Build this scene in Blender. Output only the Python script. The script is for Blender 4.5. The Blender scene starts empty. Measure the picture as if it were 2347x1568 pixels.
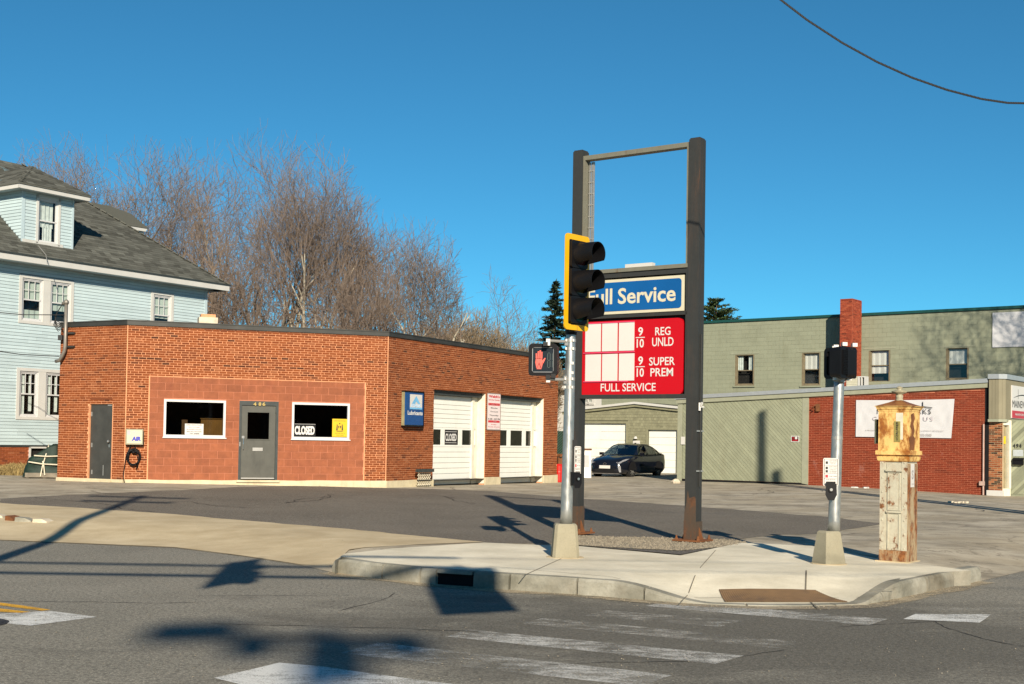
import bpy, bmesh, math, random
import numpy as np
from mathutils import Vector, Matrix, noise
random.seed(7); rnd = random.random
def U(a, b): return a + (b - a) * rnd()
SC = bpy.context.scene
COL = SC.collection
# ------------------------------------------------------------------ camera, sky, sun
F, PY, PITCH, ROLL = 2907.0, 932.0, math.radians(1.539), math.radians(0.931)
CAM = Vector((0, 0, 1.65))
_f = Vector((0, math.cos(PITCH), math.sin(PITCH))); _u = Vector((0, -math.sin(PITCH), math.cos(PITCH))); _r = Vector((1, 0, 0))
RT = _r * math.cos(ROLL) + _u * math.sin(ROLL)
UP = _u * math.cos(ROLL) - _r * math.sin(ROLL)
FW = _f
cd = bpy.data.cameras.new('camera'); cam = bpy.data.objects.new('camera', cd); COL.objects.link(cam)
cam.matrix_world = Matrix(((RT.x, UP.x, -FW.x, CAM.x), (RT.y, UP.y, -FW.y, CAM.y), (RT.z, UP.z, -FW.z, CAM.z), (0, 0, 0, 1)))
cd.sensor_width = 36; cd.lens = F / 2347 * 36; cd.shift_y = (PY - 784) / 2347; cd.clip_end = 3000; cd.clip_start = .1
SC.camera = cam
SUN = Vector((.125, -1, .466)).normalized()          # towards the sun
el = math.asin(SUN.z); az = math.atan2(SUN.x, SUN.y)  # azimuth from +Y, clockwise
w = bpy.data.worlds.new('World'); SC.world = w; w.use_nodes = True
nt = w.node_tree; nt.nodes.clear()
sky = nt.nodes.new('ShaderNodeTexSky'); sky.sky_type = 'NISHITA'; sky.sun_disc = False
sky.sun_elevation = el; sky.sun_rotation = az; sky.altitude = 0; sky.air_density = .7; sky.dust_density = 0; sky.ozone_density = 6
hs_ = nt.nodes.new('ShaderNodeMix'); hs_.data_type = 'RGBA'; hs_.blend_type = 'MULTIPLY'; hs_.inputs[0].default_value = 1; hs_.inputs[7].default_value = (.445, 1.07, .985, 1)
bg = nt.nodes.new('ShaderNodeBackground'); bg.inputs[1].default_value = .070
wo = nt.nodes.new('ShaderNodeOutputWorld')
nt.links.new(sky.outputs[0], hs_.inputs[6]); nt.links.new(hs_.outputs[2], bg.inputs[0]); nt.links.new(bg.outputs[0], wo.inputs[0])
sl = bpy.data.lights.new('sun', 'SUN'); sl.energy = 5.0; sl.angle = math.radians(.53); sl.color = (1, .88, .715)
so = bpy.data.objects.new('sun', sl); COL.objects.link(so); so.rotation_euler = SUN.to_track_quat('Z', 'Y').to_euler()
vs = SC.view_settings; vs.view_transform = 'Standard'; vs.look = 'None'; vs.exposure = .6; vs.gamma = 1.0; vs.use_curve_mapping = False

# ------------------------------------------------------------------ from photograph points to world points
def ray(x, y): return RT * ((x - 1173.5) / F) - UP * ((y - PY) / F) + FW
def lerp_tab(tab, x):
    if x <= tab[0][0]: return tab[0][1]
    for (a, b), (c, d) in zip(tab, tab[1:]):
        if x <= c: return b + (d - b) * (x - a) / (c - a)
    return tab[-1][1]
def gpt(x, y, z):
    r = ray(x, y); return CAM + r * ((z - CAM.z) / r.z)
def smooth(t): t = max(0., min(1., t)); return t * t * (3 - 2 * t)
class Wall:
    """vertical plane: P0, unit direction d to the right, outward normal n towards the street"""
    def __init__(s, p0, deg):
        s.p = Vector((p0[0], p0[1], 0)); a = math.radians(deg); s.d = Vector((math.sin(a), math.cos(a), 0))
        s.n = Vector((s.d.y, -s.d.x, 0))
    def uv(s, x, y, o=0.):
        r = ray(x, y); q = s.p + s.n * o; t = (q - CAM).dot(s.n) / r.dot(s.n); h = CAM + r * t
        return (h - s.p).dot(s.d), h.z
    def P(s, u, z, o=0.):
        v = s.p + s.d * u + s.n * o; v.z = z; return v
    def off(s, o, u=0.):
        w_ = Wall((0, 0), 0); w_.p = s.p + s.n * o + s.d * u; w_.d = s.d.copy(); w_.n = s.n.copy(); return w_
    def rect(s, x0, y0, x1, y1, o=0.):
        """rectangle from its top-left and bottom-right corners in the photograph"""
        a, zt = s.uv(x0, y0, o); b, zb = s.uv(x1, y1, o); return a, b, zb, zt
def zpt(x, Y):                                        # plan point on the ray of column x at depth Y
    return ((x - 1173.5) / F * Y, Y)

# ------------------------------------------------------------------ materials
MATS = {}
def rgb(*c): return (c[0], c[1], c[2], 1)
class NT:
    def __init__(s, name):
        s.m = bpy.data.materials.new(name); s.m.use_nodes = True; s.t = s.m.node_tree; s.t.nodes.clear()
        s.out = s.n('OutputMaterial'); s.b = s.n('BsdfPrincipled'); s.l(s.b.outputs[0], s.out.inputs[0])
        s.pos = s.n('NewGeometry').outputs['Position']
    def n(s, k, **kw):
        x = s.t.nodes.new('ShaderNode' + k)
        for a, v in kw.items(): setattr(x, a, v)
        return x
    def l(s, a, b): s.t.links.new(a, b)
    def noise(s, scale, detail=4, rough=.6, stretch=None, dist=0., src=None):
        t = s.n('TexNoise'); t.inputs['Scale'].default_value = scale; t.inputs['Detail'].default_value = detail
        t.inputs['Roughness'].default_value = rough; t.inputs['Distortion'].default_value = dist
        v = src or s.pos
        if stretch:
            mp = s.n('Mapping'); mp.inputs['Scale'].default_value = stretch[:3]
            if len(stretch) > 3: mp.inputs['Rotation'].default_value = (0, 0, stretch[3])
            s.l(v, mp.inputs[0]); v = mp.outputs[0]
        s.l(v, t.inputs['Vector']); return t.outputs[0]
    def ramp(s, v, a, b, lo=0., hi=1.):
        r = s.n('MapRange'); r.inputs['From Min'].default_value = a; r.inputs['From Max'].default_value = b
        r.inputs['To Min'].default_value = lo; r.inputs['To Max'].default_value = hi; s.l(v, r.inputs[0]); return r.outputs[0]
    def mix(s, f, a, b, mode='MIX'):
        x = s.n('Mix', data_type='RGBA', blend_type=mode)
        for k, v in ((0, f), (6, a), (7, b)):
            if hasattr(v, 'links'): s.l(v, x.inputs[k])
            elif isinstance(v, (int, float)): x.inputs[k].default_value = v if k == 0 else rgb(v, v, v)
            else: x.inputs[k].default_value = rgb(*v[:3])
        return x.outputs[2]
    def math(s, op, a, b=0.):
        x = s.n('Math', operation=op)
        for k, v in ((0, a), (1, b)):
            if hasattr(v, 'links'): s.l(v, x.inputs[k])
            else: x.inputs[k].default_value = v
        return x.outputs[0]
    def attr(s, nm='col'): a = s.n('Attribute'); a.attribute_name = nm; return a.outputs['Fac']
    def setc(s, c):
        if hasattr(c, 'links'): s.l(c, s.b.inputs['Base Color'])
        else: s.b.inputs['Base Color'].default_value = rgb(*c)
    def bump(s, h, strength=.3, dist=.01):
        b = s.n('Bump'); b.inputs['Strength'].default_value = strength; b.inputs['Distance'].default_value = dist
        s.l(h, b.inputs['Height']); s.l(b.outputs[0], s.b.inputs['Normal'])
    def fin(s, rough=.7, metal=0., spec=.4):
        if hasattr(rough, 'links'): s.l(rough, s.b.inputs['Roughness'])
        else: s.b.inputs['Roughness'].default_value = rough
        s.b.inputs['Metallic'].default_value = metal; s.b.inputs['Specular IOR Level'].default_value = spec
        return s.m
def plain(name, c, rough=.6, metal=0., var=.12, scale=6., bump=0., dirt=None, spec=.4, useattr=False, fine=60):
    t = NT(name); k = t.noise(scale, 5); d = tuple(x * (1 - var) for x in c); e = tuple(min(1, x * (1 + var)) for x in c)
    col = t.mix(t.ramp(k, .3, .7), d, e)
    if useattr: col = t.mix(1., col, t.ramp(t.attr(), 0, 1, .7, 1.3), 'MULTIPLY')
    if dirt:
        q = t.ramp(t.noise(2.2, 7, .7, stretch=(1, 1, .35)), .52, .68); col = t.mix(t.math('MULTIPLY', q, dirt[3]), col, dirt[:3])
    t.setc(col)
    if bump: t.bump(t.noise(fine, 4), bump)
    return t.fin(rough, metal, spec)
M = {}
def brickmat(name, pal, stain=.25, white=0.):
    t = NT(name); a = t.attr(); r = t.n('ValToRGB'); r.color_ramp.interpolation = 'LINEAR'
    els = r.color_ramp.elements
    while len(els) < len(pal): els.new(.5)
    for i, c in enumerate(pal): els[i].position = i / (len(pal) - 1); els[i].color = rgb(*c)
    t.l(a, r.inputs[0]); c = r.outputs[0]
    c = t.mix(t.ramp(t.noise(90, 3), .2, .8), t.mix(1., c, (.82, .8, .78), 'MULTIPLY'), c)
    big = t.ramp(t.noise(.9, 6, .65), .5, .75); c = t.mix(t.math('MULTIPLY', big, stain), c, (.13, .045, .02))
    if white:
        wv = t.ramp(t.noise(1.6, 7, .7, stretch=(1, 1, .6)), .60, .72); c = t.mix(t.math('MULTIPLY', wv, white), c, (.6, .45, .4))
    t.setc(c); t.bump(t.noise(120, 3), .35, .004); return t.fin(.85, 0, .25)
M['brick'] = brickmat('orange_brick', [(.07, .022, .010), (.16, .040, .012), (.215, .053, .013), (.25, .067, .018), (.285, .10, .04)])
M['brick_r'] = brickmat('red_painted_brick', [(.13, .020, .008), (.17, .027, .010), (.20, .031, .011), (.225, .038, .015)], .12, .25)
M['brick_c'] = brickmat('chimney_brick', [(.13, .025, .012), (.24, .04, .018), (.33, .06, .026), (.38, .09, .04)], .2)
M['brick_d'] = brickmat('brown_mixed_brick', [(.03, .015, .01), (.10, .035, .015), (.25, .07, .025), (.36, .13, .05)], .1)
M['mortar'] = plain('pink_mortar', (.62, .29, .145), .9, var=.18, scale=8, bump=.3)
M['mortar_r'] = plain('painted_mortar', (.46, .165, .09), .9, var=.2, scale=4, bump=.3)
M['mortar_d'] = plain('buff_mortar', (.42, .32, .19), .9, var=.2, scale=4, bump=.3)
M['block'] = plain('painted_block', (.265, .084, .036), .85, var=.16, scale=5, bump=.6, dirt=(.22, .06, .03, .35), useattr=True, fine=35)
M['blockjoint'] = plain('block_joint', (.42, .155, .085), .85, var=.1)
M['cream'] = plain('cream_paint', (.54, .47, .31), .8, var=.12, scale=5, bump=.4, dirt=(.35, .27, .15, .5), fine=14)
M['darkmetal'] = plain('dark_coping', (.045, .045, .04), .5, .3, var=.25, scale=2)
M['white'] = plain('white_paint', (.52, .515, .48), .55, var=.05, scale=3, dirt=(.5, .45, .36, .25))
M['whitepvc'] = plain('white_frame', (.56, .56, .55), .35, var=.03)
M['door_w'] = plain('white_door_panel', (.74, .745, .68), .45, var=.04, scale=2, dirt=(.62, .59, .50, .3))
M['doordark'] = plain('charcoal_door_paint', (.045, .045, .04), .45, var=.2, scale=3, bump=.05)
M['doorgrey'] = plain('grey_green_door_paint', (.075, .075, .062), .5, var=.15, scale=3, dirt=(.03, .03, .025, .4))
M['doorframe'] = plain('dark_frame_paint', (.035, .042, .04), .5, var=.2)
M['chrome'] = plain('steel_fitting', (.6, .58, .54), .3, .9, var=.1)
M['brass'] = plain('brass_number', (.62, .45, .16), .35, .8)
M['black'] = plain('black_plastic', (.005, .005, .006), .5, var=.2, spec=.25)
M['blackm'] = plain('matte_black', (.008, .008, .009), .8, var=.2, spec=.2)
M['dark'] = plain('dark_interior', (.012, .011, .010), .95, var=.3)
M['galv'] = None
def galv():
    t = NT('galvanised_steel'); k = t.noise(14, 4, .6, stretch=(1, 1, .5)); t.setc(t.mix(t.ramp(k, .3, .7), (.34, .36, .35), (.46, .47, .45)))
    return t.fin(t.ramp(k, .3, .7, .32, .5), .75, .5)
M['galv'] = galv()
M['alu'] = plain('bare_aluminium', (.42, .41, .38), .4, .6, var=.1, scale=10)
def glassmat(name, tint=(.72, .78, .8), refl=.10, dark=.35):
    t = NT(name); t.t.nodes.remove(t.b)
    tr = t.n('BsdfTransparent'); tr.inputs[0].default_value = rgb(*(x * (1 - dark) for x in tint))
    gl = t.n('BsdfGlossy'); gl.inputs[0].default_value = rgb(.9, .93, 1.); gl.inputs['Roughness'].default_value = .03
    fr = t.n('LayerWeight'); f = t.math('ADD', t.math('MULTIPLY', t.math('POWER', fr.outputs['Facing'], 4.), .7), refl); mx = t.n('MixShader'); t.l(f, mx.inputs[0]); t.l(tr.outputs[0], mx.inputs[1]); t.l(gl.outputs[0], mx.inputs[2])
    t.l(mx.outputs[0], t.out.inputs[0]); return t.m
M['glass'] = glassmat('window_glass', (.92, .96, .95), .05, .06); M['glass_s'] = glassmat('station_window_glass', refl=.05, dark=.45)
M['carglass'] = glassmat('car_glass', (.5, .6, .6), .12, .45)
def asphalt(name, c, c2, speck=.5, patch=None, bump=.5, dark=None):
    t = NT(name); g = t.noise(62, 3, .85); g2 = t.noise(24, 3, .7); m = t.noise(.45, 6, .62, dist=.3); st = t.noise(.8, 5, .6, stretch=(1.2, .7, 1))
    col = t.mix(t.ramp(m, .35, .65), c, c2); col = t.mix(t.math('MULTIPLY', t.ramp(st, .45, .7), .35), col, tuple(x * .72 for x in c))
    col = t.mix(t.math('MULTIPLY', t.ramp(g, .50, .64), speck), col, tuple(min(1, x * 3.4 + .02) for x in c2))
    col = t.mix(t.math('MULTIPLY', t.ramp(g2, .55, .38), .65), col, tuple(x * .45 for x in c))
    if dark:                                     # tyre-worn, oil-darkened zone of the junction
        mp = t.n('Mapping'); mp.inputs['Location'].default_value = (-dark[0] / dark[2], -dark[1] / dark[3], 0); mp.inputs['Scale'].default_value = (1 / dark[2], 1 / dark[3], 0); t.l(t.pos, mp.inputs[0])
        ln = t.n('VectorMath', operation='LENGTH'); t.l(mp.outputs[0], ln.inputs[0]); k = t.math('SUBTRACT', t.math('ADD', t.noise(.9, 7, .68, stretch=(.8, 1.3, 1), dist=.4), .42), t.math('MULTIPLY', ln.outputs['Value'], .5))
        col = t.mix(t.math('MULTIPLY', t.ramp(k, .44, .70), .55), col, (.05, .046, .038)); col = t.mix(t.math('MULTIPLY', t.ramp(g, .56, .72), .3), col, (.4, .37, .3))
    if patch:
        q = t.ramp(t.noise(.7, 7, .66, stretch=(.55, 1.6, 1)), *patch[3:5]); col = t.mix(t.math('MULTIPLY', q, .7), col, patch[:3])
    t.setc(col); t.bump(g, bump, .006); return t.fin(.88, 0, .25)
M['road'] = asphalt('road_asphalt', (.18, .170, .138), (.235, .220, .180), .45, dark=(2.6, 11.0, 6.2, 3.6))
M['newasph'] = asphalt('lot_new_asphalt', (.135, .118, .092), (.175, .154, .122), .35)
M['darkasph'] = asphalt('worn_dark_asphalt', (.09, .082, .07), (.13, .118, .098), .6)
def wornlot():
    t = NT('worn_lot_pavement'); s1 = t.noise(1.1, 8, .7, stretch=(.8, .9, 1)); s2 = t.noise(.35, 6, .6); g = t.noise(70, 3, .8)
    col = t.mix(t.ramp(s1, .38, .62), (.21, .185, .14), (.47, .42, .325)); col = t.mix(t.ramp(s2, .42, .62), col, t.mix(.5, col, (.36, .30, .20)))
    col = t.mix(t.math('MULTIPLY', t.ramp(g, .5, .7), .35), col, (.5, .45, .36)); cr = t.n('TexVoronoi', feature='DISTANCE_TO_EDGE'); cr.inputs['Scale'].default_value = .5
    mp = t.n('Mapping'); mp.inputs['Scale'].default_value = (.7, 1.5, 1); w2 = t.noise(2.5, 4); ad = t.n('VectorMath', operation='ADD'); t.l(t.pos, ad.inputs[0]); t.l(w2, ad.inputs[1]); t.l(ad.outputs[0], mp.inputs[0]); t.l(mp.outputs[0], cr.inputs['Vector'])
    col = t.mix(t.ramp(cr.outputs[0], .006, .016, .5, 0.), col, (.10, .085, .06)); t.setc(col); t.bump(g, .5, .006); return t.fin(.9, 0, .2)
M['wornlot'] = wornlot()
def concrete(name, c, c2, st=.4, dark=(.2, .16, .10), g0=55):
    t = NT(name); a = t.noise(1.4, 7, .65, stretch=(.9, 1.0, 1)); b = t.noise(.5, 5); g = t.noise(g0, 4, .7)
    col = t.mix(t.ramp(a, .35, .65), c, c2); col = t.mix(t.math('MULTIPLY', t.ramp(b, .52, .7), st), col, dark)
    col = t.mix(t.math('MULTIPLY', t.ramp(g, .5, .68), .25), col, tuple(x * .55 for x in c)); t.setc(col); t.bump(g, .35, .005 if g0 > 45 else .012); return t.fin(.85, 0, .3)
M['sidewalk'] = concrete('pale_sidewalk_concrete', (.58, .53, .40), (.78, .72, .56), .32, (.36, .31, .22))
M['apron'] = concrete('tan_worn_apron', (.44, .35, .21), (.58, .48, .31), .3, (.32, .25, .15))
M['granite'] = concrete('granite_kerb', (.15, .145, .112), (.37, .355, .29), .65, (.13, .09, .045), 40)
M['basecon'] = concrete('precast_base', (.24, .22, .155), (.31, .285, .205), .3, (.27, .23, .14))
def paint(name, c, lo, hi, under=None):
    t = NT(name); k = t.noise(5.5, 9, .75, stretch=(1, 1.6, 1)); k2 = t.noise(80, 3, .8); k3 = t.noise(.9, 3)
    f = t.math('ADD', t.math('ADD', t.math('MULTIPLY', k, .45), t.math('MULTIPLY', k2, .35)), t.math('MULTIPLY', k3, .35)); a = t.ramp(f, lo, hi)
    t.setc(t.mix(t.ramp(k2, .35, .65), tuple(x * .8 for x in c), c)); t.l(a, t.b.inputs['Alpha']); t.bump(k2, .3, .004); return t.fin(.7, 0, .3)
M['stripe'] = paint('worn_white_paint', (.62, .61, .56), .52, .68); M['stripe_good'] = paint('white_road_paint', (.70, .70, .66), .455, .60)
M['stripe_faint'] = paint('faint_white_paint', (.56, .54, .48), .545, .70)
M['yellowline'] = paint('yellow_road_paint', (.75, .40, .03), .44, .56); M['tar'] = paint('dark_tyre_film', (.07, .064, .052), .54, .78)
M['wallgreen'] = plain('sage_green_paint', (.235, .25, .175), .85, var=.08, scale=1.5, bump=.3, dirt=(.15, .15, .095, .25), fine=20)
M['wallgreen_b'] = plain('sage_green_board', (.25, .265, .18), .8, var=.08, scale=3, useattr=True, dirt=(.17, .16, .10, .25))
M['sage_trim'] = plain('sage_trim', (.27, .28, .20), .7, var=.08); M['taupe'] = plain('taupe_fascia', (.21, .19, .125), .75, var=.08, scale=2)
M['gable_sh'] = plain('olive_wood_shingle', (.22, .215, .135), .85, var=.12, useattr=True, bump=.3)
M['palegrey_metal'] = plain('pale_grey_flashing', (.34, .37, .38), .45, .3, var=.06)
M['teal'] = plain('dark_teal_edge', (.012, .07, .06), .5, .2)
M['clap'] = plain('pale_blue_clapboard', (.43, .53, .545), .7, var=.05, scale=2, useattr=True, bump=.1)
M['cornerblue'] = plain('pale_blue_trim', (.40, .50, .53), .7, var=.05)
def shingles():
    t = NT('asphalt_shingle'); a = t.attr(); k = t.noise(30, 3, .8); c = t.mix(a, (.035, .037, .032), (.15, .155, .135)); c = t.mix(t.ramp(k, .3, .7, 0, .4), c, (.14, .135, .11)); t.setc(c); t.bump(k, .6, .01); return t.fin(.95, 0, .15)
M['shingle'] = shingles()
M['bark'] = None
def barkm(name, a, b):
    t = NT(name); k = t.noise(9, 5, .7, stretch=(1, 1, .4)); t.setc(t.mix(t.ramp(k, .35, .65), a, b)); t.bump(k, .5, .02); return t.fin(.95, 0, .1)
M['bark'] = barkm('grey_bark', (.12, .10, .08), (.32, .28, .22)); M['bark2'] = barkm('brown_bark', (.09, .065, .045), (.20, .155, .105)); M['bark3'] = barkm('pale_bark', (.24, .21, .16), (.46, .42, .33))
M['twig'] = barkm('grey_brown_twig', (.12, .09, .07), (.25, .195, .155)); M['twig2'] = barkm('tan_twig', (.15, .115, .075), (.27, .21, .14))
M['needle'] = plain('dark_needles', (.022, .040, .020), .8, var=.4, scale=1.2, useattr=True); M['needle2'] = plain('green_needles', (.045, .07, .02), .8, var=.4, scale=1.2, useattr=True)
def rusty(name, base, rust=(.20, .075, .02), lo=.52, hi=.60, stretch=(1, 1, .3), sc=3.5, dark=(.07, .02, .01), metal=.1, rough=.6):
    t = NT(name); k = t.noise(sc, 9, .72, stretch=stretch); k2 = t.noise(sc * 2.3, 6, .7); c = t.mix(t.ramp(k2, .3, .7), tuple(x * .82 for x in base), base)
    f = t.ramp(k, lo, hi); c = t.mix(t.math('MULTIPLY', t.ramp(k, lo - .1, hi), .55), c, tuple((a_ + b_) / 2 for a_, b_ in zip(base, rust))); c = t.mix(f, c, t.mix(t.ramp(k2, .4, .65), rust, dark))
    t.setc(c); t.bump(k2, .25, .008); t.fin(rough, 0, .4); return t.m
M['postpaint'] = rusty('weathered_post_paint', (.030, .031, .029), (.12, .06, .03), .64, .72, (1, 1, .12), 4.)
M['postlow'] = rusty('rusted_bare_steel', (.07, .05, .034), (.12, .052, .022), .50, .60, (1, 1, .3), 9., (.05, .025, .015))
M['frameol'] = rusty('olive_frame_paint', (.17, .165, .125), (.12, .08, .04), .6, .7, (1, 1, .3), 5.)
M['yellowbox'] = rusty('weathered_yellow_paint', (.80, .54, .19), (.34, .13, .02), .485, .60, (1, 1, .6), 5.5, (.22, .07, .015))
M['rustroof'] = rusty('rusted_roof', (.30, .13, .035), (.20, .07, .02), .40, .6, (1, 1, 1), 8.)
M['greypaint'] = rusty('peeling_grey_paint', (.48, .455, .35), (.22, .09, .03), .56, .61, (1, 1, .75), 8., (.04, .02, .015))
M['rustside'] = rusty('rusting_side_paint', (.40, .32, .19), (.27, .10, .025), .44, .56, (1, 1, .35), 6.)
M['redpanel'] = plain('red_sign_face', (.44, .003, .008), .3, var=.04, scale=1, spec=.3); M['bluepanel'] = plain('blue_sign_face', (.006, .085, .27), .3, var=.1, scale=1)
M['creamface'] = plain('cream_sign_face', (.55, .51, .37), .4, var=.04); M['whiteface'] = plain('white_sign_face', (.58, .56, .52), .4, var=.03, scale=1.5)
M['text_w'] = plain('white_lettering', (.58, .57, .54), .5, var=.02); M['text_k'] = plain('black_lettering', (.02, .02, .02), .5); M['text_r'] = plain('red_lettering', (.55, .03, .04), .5)
M['text_g'] = plain('grey_lettering', (.32, .30, .29), .5); M['text_b'] = plain('blue_lettering', (.05, .05, .35), .5); M['text_p'] = plain('mauve_lettering', (.45, .40, .42), .5)
M['sigyellow'] = plain('signal_yellow', (.68, .36, .004), .4, var=.05, scale=2); M['yellowpaper'] = plain('yellow_poster', (.62, .40, .008), .5, var=.03)
M['handred'] = plain('red_hand_legend', (.72, .13, .10), .4, var=.1, scale=30); M['screen'] = plain('dark_signal_lens', (.014, .020, .026), .3, var=.2, scale=20); M['screen2'] = plain('unlit_digit', (.075, .10, .095), .3)
M['tarp'] = plain('dark_green_tarp', (.010, .026, .018), .6, var=.4, scale=4, bump=.6, fine=9, spec=.25); M['strap'] = plain('cream_strap', (.6, .55, .42), .8)
M['wood'] = plain('weathered_wood', (.19, .165, .125), .85, var=.25, scale=7, bump=.4); M['woodpanel'] = plain('orange_wood_panel', (.45, .20, .03), .5, var=.15, scale=4)
M['cardboard'] = plain('brown_board', (.30, .15, .06), .8); M['concdebris'] = plain('pale_rubble', (.55, .48, .36), .9, var=.2, bump=.3)
M['banner'] = plain('white_banner', (.55, .55, .555), .6, var=.02, scale=1.2); M['curtain'] = plain('pale_curtain', (.55, .58, .55), .9, var=.15, scale=9); M['blind'] = plain('grey_green_blind', (.42, .47, .42), .8, var=.05)
M['creamjamb'] = plain('cream_jamb', (.66, .62, .50), .6, var=.08, dirt=(.36, .31, .22, .4)); M['timber'] = plain('brown_window_frame', (.17, .14, .085), .75, var=.2)
M['carpaint'] = plain('black_car_paint', (.006, .007, .012), .12, 0., var=.1, spec=.7); M['tyre'] = plain('tyre_rubber', (.012, .012, .012), .8); M['lamp'] = plain('lamp_glass', (.30, .30, .31), .15, .2)
M['bright_red'] = plain('bright_red_plastic', (.5, .015, .01), .4); M['fencegreen'] = plain('green_fence_slat', (.01, .06, .035), .5); M['rust'] = plain('rust_brown', (.16, .06, .02), .8, var=.3)
M['hay'] = plain('dry_grass', (.26, .19, .075), .95, var=.3, scale=9, useattr=True); M['cable'] = plain('black_cable', (.02, .02, .02), .6); M['tactile'] = plain('brown_tactile_plate', (.135, .08, .034), .6, var=.2, scale=9, dirt=(.045, .03, .02, .9))
M['gravel'] = plain('loose_gravel', (.22, .19, .14), .9, var=.3, scale=20, useattr=True, bump=.6, fine=90); M['pcement'] = plain('grey_conduit', (.22, .20, .17), .5, .4)
M['beige'] = plain('beige_cabinet', (.52, .50, .38), .5, var=.05)

# ------------------------------------------------------------------ mesh builders
class MB:
    def __init__(s): s.v = []; s.f = []; s.c = []
    def add(s, vs, fs, c=.5):
        k = len(s.v); s.v += [tuple(v) for v in vs]; s.f += [tuple(i + k for i in f) for f in fs]; s.c += [c] * len(vs)
    def box(s, p, a, b, c, col=.5):
        p = Vector(p); s.add([p, p + a, p + a + b, p + b, p + c, p + a + c, p + a + b + c, p + b + c], [(0, 3, 2, 1), (4, 5, 6, 7), (0, 1, 5, 4), (1, 2, 6, 5), (2, 3, 7, 6), (3, 0, 4, 7)], col)
    def wb(s, w_, s0, s1, z0, z1, o0, o1, col=.5):
        s.box(w_.P(s0, z0, o0), w_.d * (s1 - s0), w_.n * (o1 - o0), Vector((0, 0, z1 - z0)), col); return s
    def bx(s, c, size, rz=0., col=.5):
        cs, sn = math.cos(rz), math.sin(rz); a = Vector((cs, sn, 0)) * size[0]; b = Vector((-sn, cs, 0)) * size[1]; h = Vector((0, 0, size[2]))
        s.box(Vector(c) - a / 2 - b / 2 - h / 2, a, b, h, col); return s
    def quad(s, *p, col=.5): s.add(p, [tuple(range(len(p)))], col); return s
    def prism(s, pts, vec, col=.5):
        n = len(pts); vec = Vector(vec); s.add([Vector(p) for p in pts] + [Vector(p) + vec for p in pts], [tuple(range(n))[::-1], tuple(range(n, 2 * n))] + [(i, (i + 1) % n, (i + 1) % n + n, i + n) for i in range(n)], col); return s
    def tube(s, pts, r, n=8, cap=True, col=.5):
        pts = [Vector(p) for p in pts]; rs = r if isinstance(r, (list, tuple)) else [r] * len(pts); k = len(s.v); ref = Vector((.13, .21, .97))
        for i, p in enumerate(pts):
            t = (pts[min(i + 1, len(pts) - 1)] - pts[max(i - 1, 0)]).normalized()
            if abs(t.dot(ref)) > .95: ref = Vector((1, .1, .05)).normalized()
            a = t.cross(ref).normalized(); b = t.cross(a)
            for j in range(n):
                q = 2 * math.pi * j / n; s.v.append(tuple(p + a * math.cos(q) * rs[i] + b * math.sin(q) * rs[i])); s.c.append(col)
        for i in range(len(pts) - 1):
            for j in range(n): s.f.append((k + i * n + j, k + i * n + (j + 1) % n, k + (i + 1) * n + (j + 1) % n, k + (i + 1) * n + j))
        if cap: s.f.append(tuple(k + j for j in range(n))[::-1]); s.f.append(tuple(k + (len(pts) - 1) * n + j for j in range(n)))
        return s
    def lathe(s, c, prof, n=16, a0=0., sx=1., col=.5):
        c = Vector(c); k = len(s.v)
        for r, z in prof:
            for j in range(n):
                q = a0 + 2 * math.pi * j / n; s.v.append((c.x + r * math.cos(q) * sx, c.y + r * math.sin(q), c.z + z)); s.c.append(col)
        for i in range(len(prof) - 1):
            for j in range(n): s.f.append((k + i * n + j, k + i * n + (j + 1) % n, k + (i + 1) * n + (j + 1) % n, k + (i + 1) * n + j))
        s.f.append(tuple(k + j for j in range(n))[::-1]); s.f.append(tuple(k + (len(prof) - 1) * n + j for j in range(n))); return s
    def mesh(s, name, off=Vector((0, 0, 0))):
        me = bpy.data.meshes.new(name); o = tuple(off); me.from_pydata([(v[0] - o[0], v[1] - o[1], v[2] - o[2]) for v in s.v], [], s.f)
        a = me.attributes.new('col', 'FLOAT', 'POINT'); a.data.foreach_set('value', s.c); return me
ORG = {}
def link(o, parent):
    COL.objects.link(o)
    if parent is not None: o.parent = parent
def thing(name, loc, label, cat, group=None):
    o = bpy.data.objects.new(name, None); o.empty_display_size = .2; COL.objects.link(o); o.location = loc; ORG[o.name] = Vector(loc)
    o['label'] = label; o['category'] = cat
    if group: o['group'] = group
    return o
def org(o): return ORG[o.name] if o is not None else Vector((0, 0, 0))
def part(name, mb, mat, parent=None, smooth_=False, stuff=False, label=None):
    me = mb.mesh(name, org(parent)); me.materials.append(mat)
    if smooth_: me.polygons.foreach_set('use_smooth', [True] * len(me.polygons))
    o = bpy.data.objects.new(name, me); link(o, parent); ORG[o.name] = org(parent)
    if stuff: o['kind'] = 'stuff'
    if label: o['label'] = label
    return o
def solo(name, mb, mat, label, cat, group=None, smooth_=False):
    """a thing that is one mesh: its origin at its base"""
    v = np.array(mb.v); c = Vector(((v[:, 0].min() + v[:, 0].max()) / 2, (v[:, 1].min() + v[:, 1].max()) / 2, v[:, 2].min()))
    me = mb.mesh(name, c); me.materials.append(mat)
    if smooth_: me.polygons.foreach_set('use_smooth', [True] * len(me.polygons))
    o = bpy.data.objects.new(name, me); COL.objects.link(o); o.location = c; ORG[o.name] = c
    o['label'] = label; o['category'] = cat
    if group: o['group'] = group
    return o
def structure(name, mb, mat, smooth_=False):
    o = part(name, mb, mat, None, smooth_); o['kind'] = 'structure'; return o
CUBES = {}
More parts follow.
